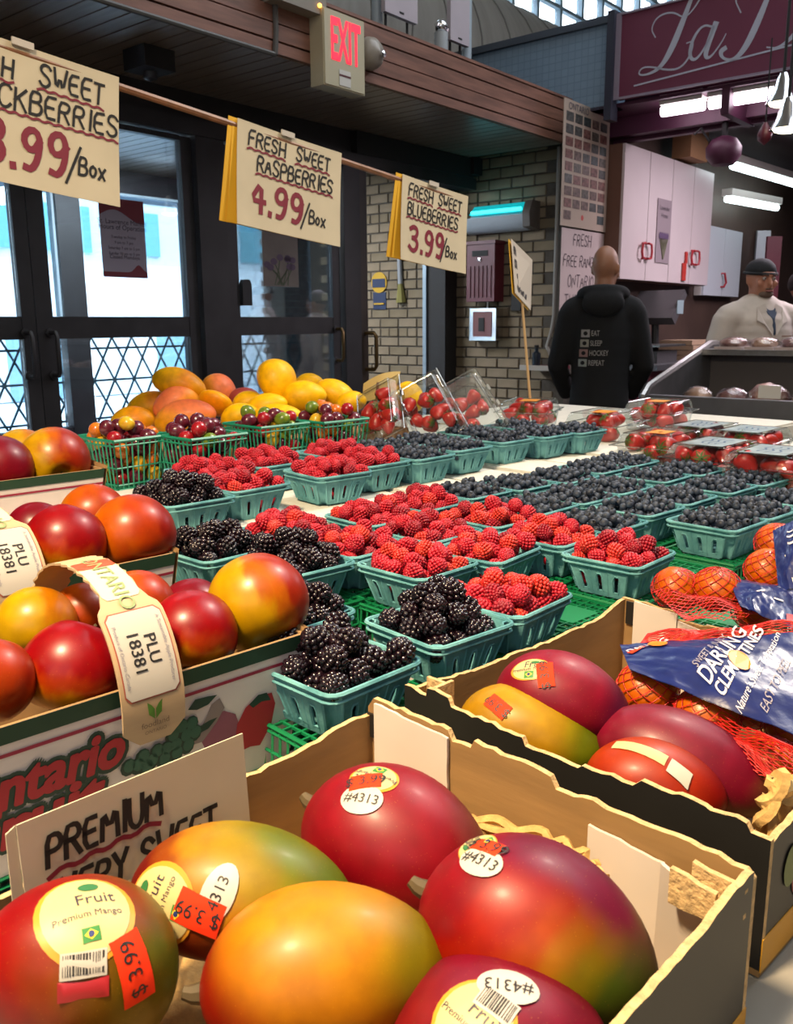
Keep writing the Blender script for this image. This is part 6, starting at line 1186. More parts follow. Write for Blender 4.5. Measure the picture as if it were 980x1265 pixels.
bag('front clementine bag', 'net bag of clementines with cobalt film printed DARLING CLEMENTINES, in the rear carton', [(800, 852, .845), (874, 884, .80), (952, 948, .75), (925, 865, .83), (985, 905, .78), (842, 812, .93)], [(766, 796, .885), (985, 782, .82), (1025, 925, .70), (778, 826, .82)], bag1_parts, [[(820, 850, .84), (985, 925, .70), (985, 985, .70), (850, 905, .76)], [(800, 783, .90), (985, 768, .83), (985, 785, .82), (790, 796, .89)]])
def bag2_parts(S_, lb, T0, W_, H_):
    for u, v, w_, h_, m_ in ((.35, .55, .14, .05, m_pale), (.62, .62, .16, .04, m_pale), (.82, .8, .14, .12, mat('red_foil', hexc('a8302c'), .3))):
        q = MB(); q.add([S_(u, v, .001), S_(u + w_, v - .08, .001), S_(u + w_, v - .08 + h_, .001), S_(u, v + h_, .001)], [(0, 1, 2, 3)]); q.xf(T0); q.build('printed_patch', m_, lb, smooth=False)
bag('rear clementine bag', 'net bag of clementines with dark cobalt film behind the rear carton wall', [(836, 728, 1.07), (886, 728, 1.05), (935, 752, 1.04)], [(898, 712, 1.06), (985, 728, 1.02), (985, 778, .93), (915, 748, .98)], bag2_parts, [[(805, 730, 1.06), (870, 705, 1.08), (960, 760, .97), (850, 770, .98)]])
def bag3_parts(S_, lb, T0, W_, H_):
    q = MB(); q.add([S_(u, v, .0012) for u, v in ((.25, .55), (.98, .45), (.98, .98), (.35, .95))], [(0, 1, 2, 3)]); q.xf(T0); q.build('white_label', m_stw, lb, smooth=False)
    for k in range(3): q = MB(); q.add([S_(.35 + i * .06, .2 + .1 * k + .03 * math.sin(i), .0012) for i in range(8)] + [S_(.35 + i * .06, .23 + .1 * k + .03 * math.sin(i), .0012) for i in range(7, -1, -1)], [tuple(range(16))]); q.xf(T0); q.build('wave_print', m_pale, lb, smooth=False)
bag('right clementine bag', 'net bag of clementines with white label at the right edge', [(962, 672, 1.13), (950, 705, 1.09), (985, 690, 1.12)], [(955, 655, 1.10), (1010, 628, 1.08), (1020, 722, 1.0), (962, 730, 1.02)], bag3_parts)
# ---- mesh baskets of small tomatoes
tcols = {'p': ('4a1424', '6a2030'), 'r': ('8a1220', 'a81c22'), 'g': ('4f6a1c', '7a8a28'), 'o': ('c8641a', 'd87a1c'), 'y': ('c8961e', 'd8b02a')}
me_tom = {}
for k_, (c1, c2_) in tcols.items():
    m_ = mat('tomato_' + k_, hexc(c1), .2, scale=40, col2=hexc(c2_), coat=.3); q = MB(); V, F = ICO[3]; q.add([Vector((v[0], v[1], v[2] * (1.18 if k_ in 'pgy' else 1.0))) * .0155 for v in V], F); me_tom[k_] = q.mesh('cherry_tomato', m_, sharp=None)
tname = {'p': 'purple', 'r': 'red', 'g': 'green', 'o': 'orange', 'y': 'yellow'}
for i, (px, py, dr, pal) in enumerate(((140, 546, 6, 'ppggoorpyp'), (236, 544, 4, 'ppprpgppr'), (322, 529, 2, 'pgyyprpgyr'), (400, 523, 0, 'oorpgoyprp'))):
    zr = 1.078; f = onz(px, py, zr); yaw = -TW + R(dr); c2_ = Vector((f.x, f.y)) + Vector((math.cos(yaw), math.sin(yaw))) * -.07 + Vector((-math.sin(yaw), math.cos(yaw))) * .07
    if i > 0:
        pv = prevc; dv = c2_ - pv
        if dv.length < .146: c2_ = pv + dv.normalized() * .146
    prevc = c2_; pos = '%s mesh basket from the left' % words[i]
    o = link('mesh_basket', me_mesh, None, (c2_.x, c2_.y, zr), (math.pi, 0, yaw)); tag(o, 'open green plastic mesh basket of cherry tomatoes, %s of four from the left' % words[i], 'basket', 'green mesh baskets of tomatoes')
    rng = random.Random(40 + i); M = Matrix.Translation((c2_.x, c2_.y, zr - .1)) @ Matrix.Rotation(yaw, 4, 'Z'); q = MB()
    for (x, y, z, rr) in heap(rng, 75, .0155, .066, .004, .1, .03, K=20, t=.010):
        kk = rng.choice(pal); MW = M @ Matrix.LocRotScale(Vector((x, y, z)), Euler((rng.uniform(0, 3), rng.uniform(0, 3), 0)), Vector((rr / .0155,) * 3))
        o = link('cherry_tomato', me_tom[kk]); o.matrix_world = MW; tag(o, '%s cherry tomato in the %s' % (tname[kk], pos), 'tomato', '%s cherry tomatoes in the %s' % (tname[kk], pos))
# ---- heap of mangoes at the back
mo = lambda L: ramp_mat('mango_skin', (.3, .2, .8), [(.15, 'd8963c'), (.45, 'd89450'), (.7, 'd47e5c'), (1, 'cc7058')], 12, .35, scale=.1, rough=.5, gain=1.15); my = lambda L: ramp_mat('mango_skin', (.4, .3, .7), [(.15, 'c8962a'), (.5, 'dcaa34'), (.8, 'e4b63c'), (1, 'd4a034')], 12, .3, scale=.1, rough=.5, gain=1.15, speck=('7a5a20', 260, .05, .5)); moy = lambda L: ramp_mat('mango_skin', (.8, .1, .3), [(.15, 'd8a43c'), (.5, 'dca040'), (.8, 'd88c48'), (1, 'c88c3e')], 12, .3, scale=.1, rough=.5, gain=1.15)
gB = 'mangoes heaped behind the tomato baskets'
for lab, s, e, t, Wd, m_, st in (('yellow-orange mango lying on top of the peach mangoes', (193, 466), (251, 482), 2.42, .088, moy, 0), ('round peach mango at the back right of the peach heap', (256, 470), (287, 494), 2.55, .092, mo, 0), ('orange mango with its stem end facing out', (272, 490), (262, 508), 2.36, .100, moy, 1), ('pink-orange mango below the top yellow one', (242, 486), (192, 508), 2.40, .090, mo, 1), ('peach mango in the front middle of the heap', (196, 524), (262, 508), 2.28, .098, mo, 0), ('pale orange mango at the left of the heap', (160, 512), (215, 496), 2.48, .098, moy, 0), ('dull yellow mango at the far left of the heap', (140, 528), (188, 516), 2.38, .092, moy, 0), ('big scarred yellow mango standing on the yellow heap', (333, 448), (352, 493), 2.40, .108, my, 0), ('olive-yellow mango right of the scarred one', (350, 494), (400, 486), 2.38, .090, my, 0), ('yellow mango at the right of the yellow heap', (390, 480), (437, 494), 2.46, .084, my, 0), ('thin slice of a yellow mango at the back', (366, 478), (398, 472), 2.60, .070, my, 0), ('yellow mango under the scarred one', (306, 508), (352, 496), 2.34, .072, my, 0), ('small yellow mango behind the fourth mesh basket', (418, 503), (450, 492), 2.36, .066, my, 0), ('flat yellow mango just above the third mesh basket', (312, 518), (370, 512), 2.25, .070, my, 0), ('yellow mango between the two heaps', (276, 520), (316, 508), 2.30, .070, my, 0), ('spotted yellow mango beside the red fruit', (290, 502), (324, 494), 2.42, .070, my, 0), ('bright orange mango behind the leaning clamshells', (488, 486), (521, 498), 2.42, .094, my, 0)):
    mango(lab, s, e, t, t - .02, Wd, m_, group=gB, stem=bool(st), grow=1.12)
q = MB(); q.ico((0, 0, 0), .045, 3, (1, .8, .7)); p = at_t(302, 492, 2.52); o = q.build('red_mango', mat('dusky_red_skin', hexc('9a3a34'), .5, .15, 12), None, p, sharp=None); tag(o, 'dusky red mango peeping out behind the yellow heap', 'mango', gB)
q = MB(); q.box2((-.17, -.36, 0), (.17, .40, .045)); o = q.build('fruit_tray', mat('kraft_raw', None) if False else m_kraft, None, tp(-1.86, 1.28, fz), (0, 0, -TW), smooth=False); tag(o, 'flat brown cardboard tray under the mango heap', 'tray')
# ---- strawberry clamshells
m_clam = glassy('clear_plastic', (.90, .93, .92), .05, .10, bump=.18, bscale=40, fk=.3); m_straw = mat('strawberry_red', hexc('a81c20'), .32, scale=60, col2=hexc('c4322a'), coat=.2, bump=.4, bscale=300); m_calx = mat('strawberry_leaf', hexc('4a6a28'), .6, .2, 60)
def straw_mesh():
    q = MB(); q.lathe([(0, -.021), (.006, -.019), (.012, -.010), (.0165, .002), (.0172, .010), (.013, .016), (.005, .0175), (0, .017)], 16); return q.mesh('body', m_straw, sharp=None)
def calyx_mesh():
    q = MB()
    for k in range(7):
        a = 2 * math.pi * k / 7; d = Vector((math.cos(a), math.sin(a), 0)); s_ = Vector((-d.y, d.x, 0)); q.add([Vector((0, 0, .0178)) + s_ * .002, Vector((0, 0, .0178)) - s_ * .002, d * .009 + Vector((0, 0, .0185)) - s_ * .0035, d * .017 + Vector((0, 0, .0145)), d * .009 + Vector((0, 0, .0185)) + s_ * .0035], [(0, 1, 2, 3, 4)])
    q.tube([(0, 0, .017), (.002, 0, .024)], .0012, 5); return q.mesh('calyx', m_calx, sharp=None)
me_sb, me_sc = straw_mesh(), calyx_mesh()
CL, CWd, CH = .215, .160, .085
def clam_mesh():
    q = MB(); l, w, h = CL, CWd, CH; t = .008
    def loop(s, z): x, y = l / 2 - s, w / 2 - s; c = .014; P = []
    def ring(s, z, c=.016):
        x, y = l / 2 - s, w / 2 - s; P = []
        for sx, sy, a0 in ((1, 1, 0), (-1, 1, 90), (-1, -1, 180), (1, -1, 270)):
            for k in range(4): a = R(a0 + 30 * k); P.append((sx * (x - c) + c * math.cos(a), sy * (y - c) + c * math.sin(a), z))
        return P
    rings = [ring(.016, .001), ring(.012, .004), ring(.004, h * .62), ring(.0, h * .63), ring(-.006, h * .635), ring(-.006, h * .66), ring(.0, h * .665), ring(.004, h * .70), ring(.010, h * .93), ring(.016, h), ]
    n = 16; q.add([p for r_ in rings for p in r_], [(i * n + k, i * n + (k + 1) % n, (i + 1) * n + (k + 1) % n, (i + 1) * n + k) for i in range(len(rings) - 1) for k in range(n)]); q.add(rings[0], [tuple(range(n))[::-1]]); q.add(rings[-1], [tuple(range(n))]); return q.mesh('shell', m_clam, sharp=35)
def clam_ribs():
    q = MB(); l, w, h = CL, CWd, CH
    q.tube([(x, y, h * .645) for x, y in ((-l / 2 - .006, -w / 2 - .006), (l / 2 + .006, -w / 2 - .006), (l / 2 + .006, w / 2 + .006), (-l / 2 - .006, w / 2 + .006))], .0016, 4, close=True); q.tube([(x, y, h) for x, y in ((-l / 2 + .018, -w / 2 + .018), (l / 2 - .018, -w / 2 + .018), (l / 2 - .018, w / 2 - .018), (-l / 2 + .018, w / 2 - .018))], .0012, 4, close=True)
    for sx in (-1, 1): q.box((sx * .03, -w / 2 - .009, h * .65), (.02, .008, .006))
    return q.mesh('rim', glassy('thick_plastic', (.8, .84, .84), .22, .1), sharp=35)
me_cs, me_cr_ = clam_mesh(), clam_ribs()
lab_cols = {'y': mat('amber_label', hexc('c8961e'), .4, col2=hexc('d87a2a'), scale=20), 'w': mat('blue_white_label', hexc('64757e'), .3, col2=hexc('98a6aa'), scale=24), 'n': None}
rgc = random.Random(77)
def clam(label, M, lk, k):
    c = thing('strawberry_clamshell', label, 'clamshell', group='strawberry clamshells'); c.matrix_world = M; link('shell', me_cs, c); link('rim', me_cr_, c)
    if lab_cols[lk]:
        q = MB(); q.box2((-.075, -.048, CH + .0004), (.075, .048, CH + .0012)) if lk == 'w' else q.box2((-.05, -.030, CH + .0004), (.02, .022, CH + .0012)); L_ = q.build('top_label', lab_cols[lk], c, smooth=False)
        if lk == 'w':
            q = MB(); rg_ = random.Random(k)
            for r_ in range(3): q.add([(-.045 + .09 * i / 8, .018 - r_ * .018 + .005 * math.sin(i * 1.3 + r_ + k), CH + .0016) for i in range(9)] + [(-.045 + .09 * i / 8, .013 - r_ * .018 + .005 * math.sin(i * 1.3 + r_ + k), CH + .0016) for i in range(8, -1, -1)], [tuple(range(18))])
            q.build('label_print', mat('label_blue', hexc('3f5a7a'), .5), L_, smooth=False)
    pts = heap(rgc, 28, .0235, .074, .003, CH * .8, .02, K=12, t=.002)
    for j, (x, y, z, rr) in enumerate(pts[:32]):
        x = x * (CL - .03) / (CWd - .01); z = min(z, CH - .026)
        MW = M @ Matrix.LocRotScale(Vector((x, y * .95, z)), Euler((rgc.uniform(.6, 2.4), rgc.uniform(-1, 1), rgc.uniform(0, 6.3))), Vector((rr / .0175,) * 3))
        s = thing('strawberry', 'red strawberry in the ' + label.split(',')[0], 'strawberry', group='strawberries in the ' + label.split(',')[0]); s.matrix_world = MW; link('body', me_sb, s); link('calyx', me_sc, s)
Rz = Matrix.Rotation(-TW, 4, 'Z')
for k, (px, py, zt, lk, dr, lab) in enumerate(((655, 494, 1.066, 'y', 25, 'clamshell behind the blueberries and the stick sign, lying flat'), (748, 508, 1.055, 'y', 8, 'middle clamshell in front of the man in black'), (815, 495, 1.066, 'y', 10, 'raised clamshell near the meat case corner'), (818, 533, 1.027, 'y', 4, 'yellow-labelled clamshell beside the last blueberries'), (868, 524, 1.027, 'w', 2, 'pale-labelled clamshell at the back of the flat group'), (884, 546, 1.027, 'w', 3, 'pale-labelled clamshell in the middle of the flat group'), (928, 530, 1.027, 'w', 3, 'pale-labelled clamshell at the right rear of the flat group'), (955, 556, 1.027, 'w', 6, 'clamshell cut by the right edge of the photo'))):
    p = onz(px, py, zt); M = Matrix.Translation((p.x, p.y, zt - CH)) @ Rz @ Matrix.Rotation(R(90 + dr), 4, 'Z'); clam(lab, M, lk, k)
    if zt > 1.03 and k != 0: pass
for k, (px, py, t, tilt, yw, lab) in enumerate(((472, 512, 2.22, 50, -14, 'dark leaning clamshell, leftmost of three, beside the fourth mesh basket'), (530, 508, 2.22, 60, 12, 'leaning clamshell, middle of three, before the orange mango'), (580, 506, 2.26, 60, 18, 'leaning clamshell, rightmost of three, below the post'))):
    p = at_t(px, py, t); M = Matrix.Translation(p) @ Matrix.Rotation(R(-10 + yw), 4, 'Z') @ Matrix.Rotation(R(-28), 4, 'Y') @ Matrix.Rotation(R(tilt), 4, 'X') @ Matrix.Rotation(R(90), 4, 'Z') @ Matrix.Scale(.8, 4) @ Matrix.Translation((0, 0, -CH / 2)); clam(lab, M, 'n', k)
# low board that carries the clamshells beyond the foam
foam_block(-1.125, -.40, 1.875, 2.75, zT, .940, 'white foam box under the flat strawberry clamshells'); foam_block(-2.2, -1.135, 2.11, 2.95, zT, .978, 'white foam box under the raised strawberry clamshells')
# ================================================================== SIGNS
m_card = mat('cream_card', hexc('b8ae96'), .7, .05, 9); m_yel = mat('yellow_card', hexc('d8a82a'), .7, .05, 9); m_mk = mat('black_marker', hexc('0e0d0e'), .7); m_mr = mat('crimson_marker', hexc('70142a'), .6); m_wood = mat('rod_wood', hexc('7a5236'), .5, .2, 30)
R0_, R1_ = at_t(-40, 45, 1.50), at_t(578, 250, 2.58)
rd = (R1_ - R0_).normalized()
def rod_at(px):                                  # point of the rod seen at pixel column px
    lo, hi = -1.5, 1.5
    for _ in range(40):
        mid = (lo + hi) / 2; p = R0_.lerp(R1_, mid); d = p.y * math.cos(PITCH) - (p.z - CZ) * math.sin(PITCH)
        if 490 + FPX * p.x / d < px: lo = mid
        else: hi = mid
    return R0_.lerp(R1_, lo)
rod = thing('sign_rod', 'long wooden rod carrying the berry price cards', 'rod', R0_ - rd * 1.25); q = MB(); q.tube([(0, 0, 0), tuple(R1_ - rd * .02 - (R0_ - rd * 1.25))], .0075, 8); q.build('rod', m_wood, rod)
q = MB(); b_ = -rod.location.z; q.tube([(0, .0, b_), (0, 0, .05)], .018, 10); q.build('stand', m_dark, rod); q = MB(); q.lathe([(.18, b_), (.18, b_ + .02), (.03, b_ + .03)], 20); q.build('stand_base', m_dark, rod)
def price_card(px_right, W_, H_, lines, label, back=True, sag=.0, lean=0.0):
    p = rod_at(px_right) - rd * W_; x = Vector((rd.x, rd.y, rd.z)).normalized(); n = x.cross(Vector((0, 0, 1))).normalized(); n = n if n.y < 0 else -n
    M = frame(p + n * .010 + Vector((0, 0, .014)), x, -Vector((0, 0, 1)).cross(x) if False else n.cross(x), n)
    c = thing('price_card', label, 'price card', group='hand-lettered cards on the rod'); c.matrix_world = M
    def S_(u, v, z=0): return Vector((u, -v, z + .010 * (v / H_) ** 2 - .004 * math.sin(u / W_ * 3.1)))
    q = MB(); q.grid(lambda u, v: S_(u * W_, v * H_), 10, 8); q.grid(lambda u, v: S_(u * W_, v * H_, -.0012), 10, 8); q.build('front_card', m_card, c, sharp=None)
    if back:
        for k, (dx, dz, ox) in enumerate(((-.004, -.006, -.010), (-.008, -.012, -.022))):
            q = MB(); q.grid(lambda u, v: Vector((u * W_ + ox + dx * v, -v * (H_ - .004), -.004 + dz * v)), 4, 6); q.grid(lambda u, v: Vector((u * W_ + ox + dx * v, -v * (H_ - .004), -.0052 + dz * v)), 4, 6); q.build('back_card', m_yel, c, sharp=None)
    q = MB(); q.box((W_ * .45, .001, .001), (.04, .012, .004)); q.build('tape', m_stw, c, smooth=False)
    fn = lambda x_, y_, z=0: S_(x_, -y_, z + .0012); rg_ = random.Random(len(label))
    for (tx, x0, y0, h, w, adv, col, sl) in lines:
        q = MB(); e = hand(q, tx, x0, y0, h, w, adv, sl, .10, 0, rg_, fn=fn); q.build('lettering', m_mk if col == 'k' else m_mr, c, smooth=False)
        if col == 'k' and len(tx) > 3: q = MB(); wavy(q, x0 - .004, y0 - .007, e - .006, y0 - .007 + sl * (e - x0), .0042, .0048, z=.0003, fn=fn); q.build('underline', m_mr, c, smooth=False)
    return c
def card_lines(fruit, price, W_, fx, adv):
    return [('FRESH', W_ * .10, -.048, .030, .0048, .86 * adv, 'k', -.02), ('SWEET', W_ * .55, -.050, .030, .0048, .80 * adv, 'k', -.02), (fruit, W_ * fx, -.098, .032, .0050, .80 * adv, 'k', -.02), (price, W_ * .12, -.190, .066, .0120, .86 * adv, 'r', -.02), ('/', W_ * .60, -.194, .054, .0050, adv, 'k', 0), ('Box', W_ * .68, -.186, .030, .0050, .8 * adv, 'k', -.02)]
price_card(148, .350, .245, [('FRESH', .02, -.06, .032, .005, .9, 'k', -.03), ('SWEET', .190, -.058, .036, .0052, .80, 'k', -.03), ('BLACKBERRIES', .030, -.112, .038, .0052, .83, 'k', -.01), ('3.99', .080, -.212, .072, .0125, .80, 'r', 0), ('/', .240, -.214, .058, .0052, 1, 'k', 0), ('Box', .264, -.200, .032, .0052, .8, 'k', -.01)], 'cream card reading FRESH SWEET BLACKBERRIES 3.99/BOX, cut by the left edge', back=False)
price_card(422, .325, .226, card_lines('RASPBERRIES', '4.99', .325, .18, 1.02), 'cream card over yellow ones reading FRESH SWEET RASPBERRIES 4.99/BOX')
price_card(578, .295, .222, card_lines('BLUEBERRIES', '3.99', .295, .09, .98), 'cream card over yellow ones reading FRESH SWEET BLUEBERRIES 3.99/BOX')
# premium mango card standing in the front carton
C1M = Matrix.Translation(C1.location) @ Euler(C1.rotation_euler).to_matrix().to_4x4(); C1I = C1M.inverted(); xP = -w / 2 + T + .010
def in_c1(px, py):                               # pixel ray against the card's plane inside the front carton
    o = C1I @ Vector((0, 0, CZ)); d = C1I.to_3x3() @ ray(px, py); t = (xP - o.x) / d.x; return o + d * t
pA, pB = in_c1(20, 1020), in_c1(300, 906)
pc = thing('mango_card', 'cream card reading PREMIUM VERY SWEET MANGO in the front carton', 'price card'); ex_ = C1M.to_3x3() @ (pB - pA); Wp = ex_.length; up_ = C1M.to_3x3() @ Vector((-.06, 0, 1)); pc.matrix_world = frame(C1M @ pA, ex_, up_)
Hp = .115
q = MB(); q.box2((0, -Hp, -.0012), (Wp, 0, 0)); q.build('card', m_card, pc, smooth=False); q = MB(); q.ext([(-.009, -Hp), (.0, -Hp), (.0, -.001), (-.006, -.004)], .0012, Matrix.Translation((0, 0, -.003))); q.build('back_card', m_card, pc, smooth=False)
rg_ = random.Random(3)
for tx, x0, y0, un in (('PREMIUM', .09, -.034, 1), ('VERY SWEET', .12, -.066, 1), ('MANGO', .24, -.097, 0)):
    q = MB(); e = hand(q, tx, Wp * x0, y0, .0195, .0036, .70, .02, .1, .0012, rg_); q.build('lettering', m_mk, pc, smooth=False)
    if un: q = MB(); wavy(q, Wp * x0, y0 - .006, e - .005, y0 - .003, .0035, .004, z=.001); q.build('underline', m_mr, pc, smooth=False)
# card on a thin stick among the clamshells
ss = thing('stick_sign', 'small angled price card on a thin stick above the clamshells', 'price card', at_t(655, 492, 2.72)); inv = Matrix.Translation(-ss.location)
P = [at_t(632, 295, 2.62), at_t(658, 321, 2.84), at_t(656, 383, 2.84), at_t(637, 362, 2.62)]; nn = (P[1] - P[0]).cross(P[3] - P[0]).normalized(); nn = nn if nn.y < 0 else -nn
q = MB(); q.add([inv @ p for p in P] + [inv @ (p - nn * .002) for p in P], [(0, 1, 2, 3), (7, 6, 5, 4), (0, 4, 5, 1), (1, 5, 6, 2), (2, 6, 7, 3), (3, 7, 4, 0)]); q.build('card', mat('white_card', hexc('b5aca0'), .7), ss, smooth=False)
q = MB(); q.add([inv @ (p - nn * .004 + Vector((-.004, 0, 0))) for p in P] + [inv @ (p - nn * .006 + Vector((-.004, 0, 0))) for p in P], [(0, 1, 2, 3), (7, 6, 5, 4), (0, 4, 5, 1), (1, 5, 6, 2), (2, 6, 7, 3), (3, 7, 4, 0)]); q.build('back_card', m_yel, ss, smooth=False)
q = MB(); q.tube([(0, 0, 0), tuple(inv @ (P[2].lerp(P[3], .45) + nn * -.009 + Vector((0, 0, .02)))), tuple(inv @ (P[0].lerp(P[1], .45) - nn * .009 + Vector((0, 0, -.03))))], .0042, 6); q.build('stick', mat('pale_stick', hexc('a88a60'), .7), ss)
ux = (P[1] - P[0]); uy = (P[0] - P[3]).normalized(); Ws = ux.length
def fns(x, y, z=0): return inv @ (P[3] + (P[2] - P[3]) * (x / Ws) + uy * y + nn * (.0015 + z))
rg_ = random.Random(9)
for tx, x0, y0, h_, w_, ad in (('FRESH SWEET', .02, .125, .022, .0065, .85), ('STRAWBERRIES', .02, .085, .022, .0065, .75), ('3.99', .04, .022, .045, .014, 1.1)): q = MB(); hand(q, tx, x0, y0, h_, w_, ad, fn=fns, rng=rg_, jit=.05, z=0); q.build('lettering', mat('grey_marker', hexc('1d191b'), .7), ss, smooth=False)
# curled yellow slip behind the clamshells
ys = thing('yellow_slip', 'curled pale yellow paper slip on a stick behind the mangoes', 'card', at_t(470, 492, 2.5)); inv = Matrix.Translation(-ys.location)
A, B_, C, D = at_t(449, 474, 2.5), at_t(495, 459, 2.46), at_t(488, 486, 2.46), at_t(448, 497, 2.5)
def YS(u, v, o=0): return inv @ (A.lerp(B_, u).lerp(D.lerp(C, u), v) + Vector((0, -.02 * math.sin(u * 3.1) + o, .012 * math.sin(u * 3.1) * (1 - v))))
q = MB(); q.grid(lambda u, v: YS(u, v), 10, 6); q.grid(lambda u, v: YS(u, v, .0015), 10, 6); q.build('paper', mat('pale_yellow_paper', hexc('c8b47a'), .7), ys, sharp=None); q = MB(); q.tube([YS(.42, .3, -.004), YS(.44, 1.0, -.004), YS(.44, 1.5, -.004)], .004, 6); q.build('stick', m_wood, ys)
# ================================================================== PEOPLE
def remesh(mb, voxel, smooth=4):
    o = mb.build('tmp', m_dark); r = o.modifiers.new('r', 'REMESH'); r.mode = 'VOXEL'; r.voxel_size = voxel
    s = o.modifiers.new('s', 'SMOOTH'); s.iterations = smooth; s.factor = .5
    me = bake(o); me.materials.clear(); me.polygons.foreach_set('use_smooth', [True] * len(me.polygons)); return me
def body_shape(H, arms, head_rot, grow=0.0, bulk=1.0, parts=('head', 'torso', 'arms', 'legs', 'hands')):
    q = MB(); g = grow; zs = H - .33
    if 'head' in parts:
        HR = head_rot; hc = Vector((0, 0, H - .115)); nk = Vector((0, .012, H - .24))
        def h(p): return nk + HR @ (Vector(p) - nk)
        q.ico(h((0, .012, H - .095)), .1, 3, (.78, .95, .98), HR); q.ico(h((0, -.03, H - .165)), .075, 3, (.78, .82, .95), HR); q.ico(h((0, -.055, H - .215)), .035, 2, (1.0, .8, .6), HR)
        q.tube([h((0, -.088, H - .105)), h((0, -.108, H - .148)), h((0, -.10, H - .16))], .01, 8, rs=[.008, .0135, .012])            # nose
        q.tube([h((-.045, -.080, H - .09)), h((0, -.090, H - .088)), h((.045, -.080, H - .09))], .010, 8)                         # brow
        for s in (-1, 1):
            q.ico(h((s * .045, -.068, H - .14)), .026, 2, (1, .7, .9), HR)                                                       # cheek
            q.tube([h((s * .077, .0, H - .105)), h((s * .088, .012, H - .10)), h((s * .088, .014, H - .13)), h((s * .078, .002, H - .15))], .009, 6)   # ear
        q.tube([h((-.026, -.088, H - .183)), h((0, -.096, H - .181)), h((.026, -.088, H - .183))], .008, 6)                        # lips
        q.tube([nk + Vector((0, .01, -.08)), nk, h((0, .012, H - .15))], .06, 12, rs=[.075, .062, .06])
    if 'torso' in parts:
        for z, rx, ry, y in ((H - .30, .115, .085, .01), (H - .34, .15, .10, .005), (H - .38, .175, .115, .0), (H - .43, .18, .122, -.003), (H - .48, .18, .125, -.005), (H - .54, .173, .123, -.005), (H - .60, .166, .12, -.005), (H - .66, .162, .119, -.002), (H - .72, .16, .118, 0), (H - .78, .166, .121, .002), (H - .84, .172, .125, .005), (H - .89, .17, .123, .005), (H - .93, .165, .12, .005)):
            q.ico((0, y, z), 1, 3, (rx * bulk + g, ry * bulk + g, .085 + g))
        for s in (-1, 1): q.ico((s * .165 * bulk, .0, H - .345), 1, 3, (.075 + g, .07 + g, .065 + g)); q.tube([(0, .01, H - .29), (s * .15 * bulk, .0, H - .325)], .06, 10, rs=[.06 + g, .055 + g])
    if 'arms' in parts:
        for s, (el, wr, ft) in zip((-1, 1), arms):
            sh = Vector((s * .19 * bulk, 0, H - .35)); q.tube([sh, sh.lerp(Vector(el), .5), el, Vector(el).lerp(Vector(wr), .4), wr], .05, 12, rs=[.062 + g, .055 + g, .046 + g, .044 + g, (.03 if g == 0 else .036) + g])
            q.ico(el, .045 + g, 2)
            if 'hands' in parts:
                d = (Vector(ft) - Vector(wr)).normalized(); side = d.cross(Vector((0, 0, 1))); side = side.normalized() if side.length > .1 else Vector((1, 0, 0)); nrm = side.cross(d)
                w = Vector(wr); q.tube([w, w + d * .05, w + d * .085], .03, 8, rs=[.026, .034, .032], flat=.55)
                for k, (o_, L_) in enumerate(((-.027, .062), (-.009, .075), (.009, .072), (.026, .058))):
                    b0 = w + d * .085 + side * o_; q.tube([b0, b0 + d * L_ * .5 - nrm * .004, b0 + d * L_ * .85 - nrm * .016, b0 + d * L_ * .95 - nrm * .026], .009, 6)
                b0 = w + d * .03 + side * .03 * s; q.tube([b0, b0 + d * .03 + side * .022 * s - nrm * .01, b0 + d * .06 + side * .024 * s - nrm * .02], .010, 6)
    if 'legs' in parts:
        for s in (-1, 1):
            q.tube([(s * .09, .0, H - .90), (s * .1, -.01, H - 1.1), (s * .105, -.012, .50), (s * .107, .01, .36), (s * .108, .02, .10)], .08, 12, rs=[.098 + g, .088 + g, .058 + g, .06 + g, .042 + g])
            if g == 0: q.tube([(s * .108, .03, .05), (s * .112, -.06, .045), (s * .118, -.16, .035)], .05, 8, rs=[.045, .042, .03])
    return q
def face_parts(root, H, HR, m_eye=None):
    nk = Vector((0, .012, H - .24))
    def h(p): return nk + HR @ (Vector(p) - nk)
    for s in (-1, 1):
        q = MB(); q.ico(h((s * .031, -.0815, H - .112)), .0115, 2); e = q.build('eye', mat('eye_white', hexc('b8aca6'), .3), root); q = MB(); q.ico(h((s * .031, -.0905, H - .112)), .0055, 2); q.build('iris', mat('eye_dark', hexc('2a2320'), .3), e)
        q = MB(); q.tube([h((s * .014, -.0975, H - .094)), h((s * .032, -.097, H - .088)), h((s * .050, -.084, H - .094))], .0042, 6); q.build('eyebrow', mat('brow_hair', hexc('3a2c24'), .8), root)
    q = MB(); q.tube([h((-.024, -.0975, H - .184)), h((0, -.1045, H - .183)), h((.024, -.0975, H - .184))], .0042, 6); q.build('mouth', mat('lip', hexc('8a4a42'), .5), root)
m_skin = mat('skin', hexc('b0785f'), .55, .06, 14, sss=.1); m_skin2 = mat('skin_tan', hexc('9a6a50'), .5, .08, 14, sss=.1)
m_hood = mat('black_fleece', hexc('0d0e12'), .9, .1, 30); m_trou = mat('black_trousers', hexc('101114'), .9)
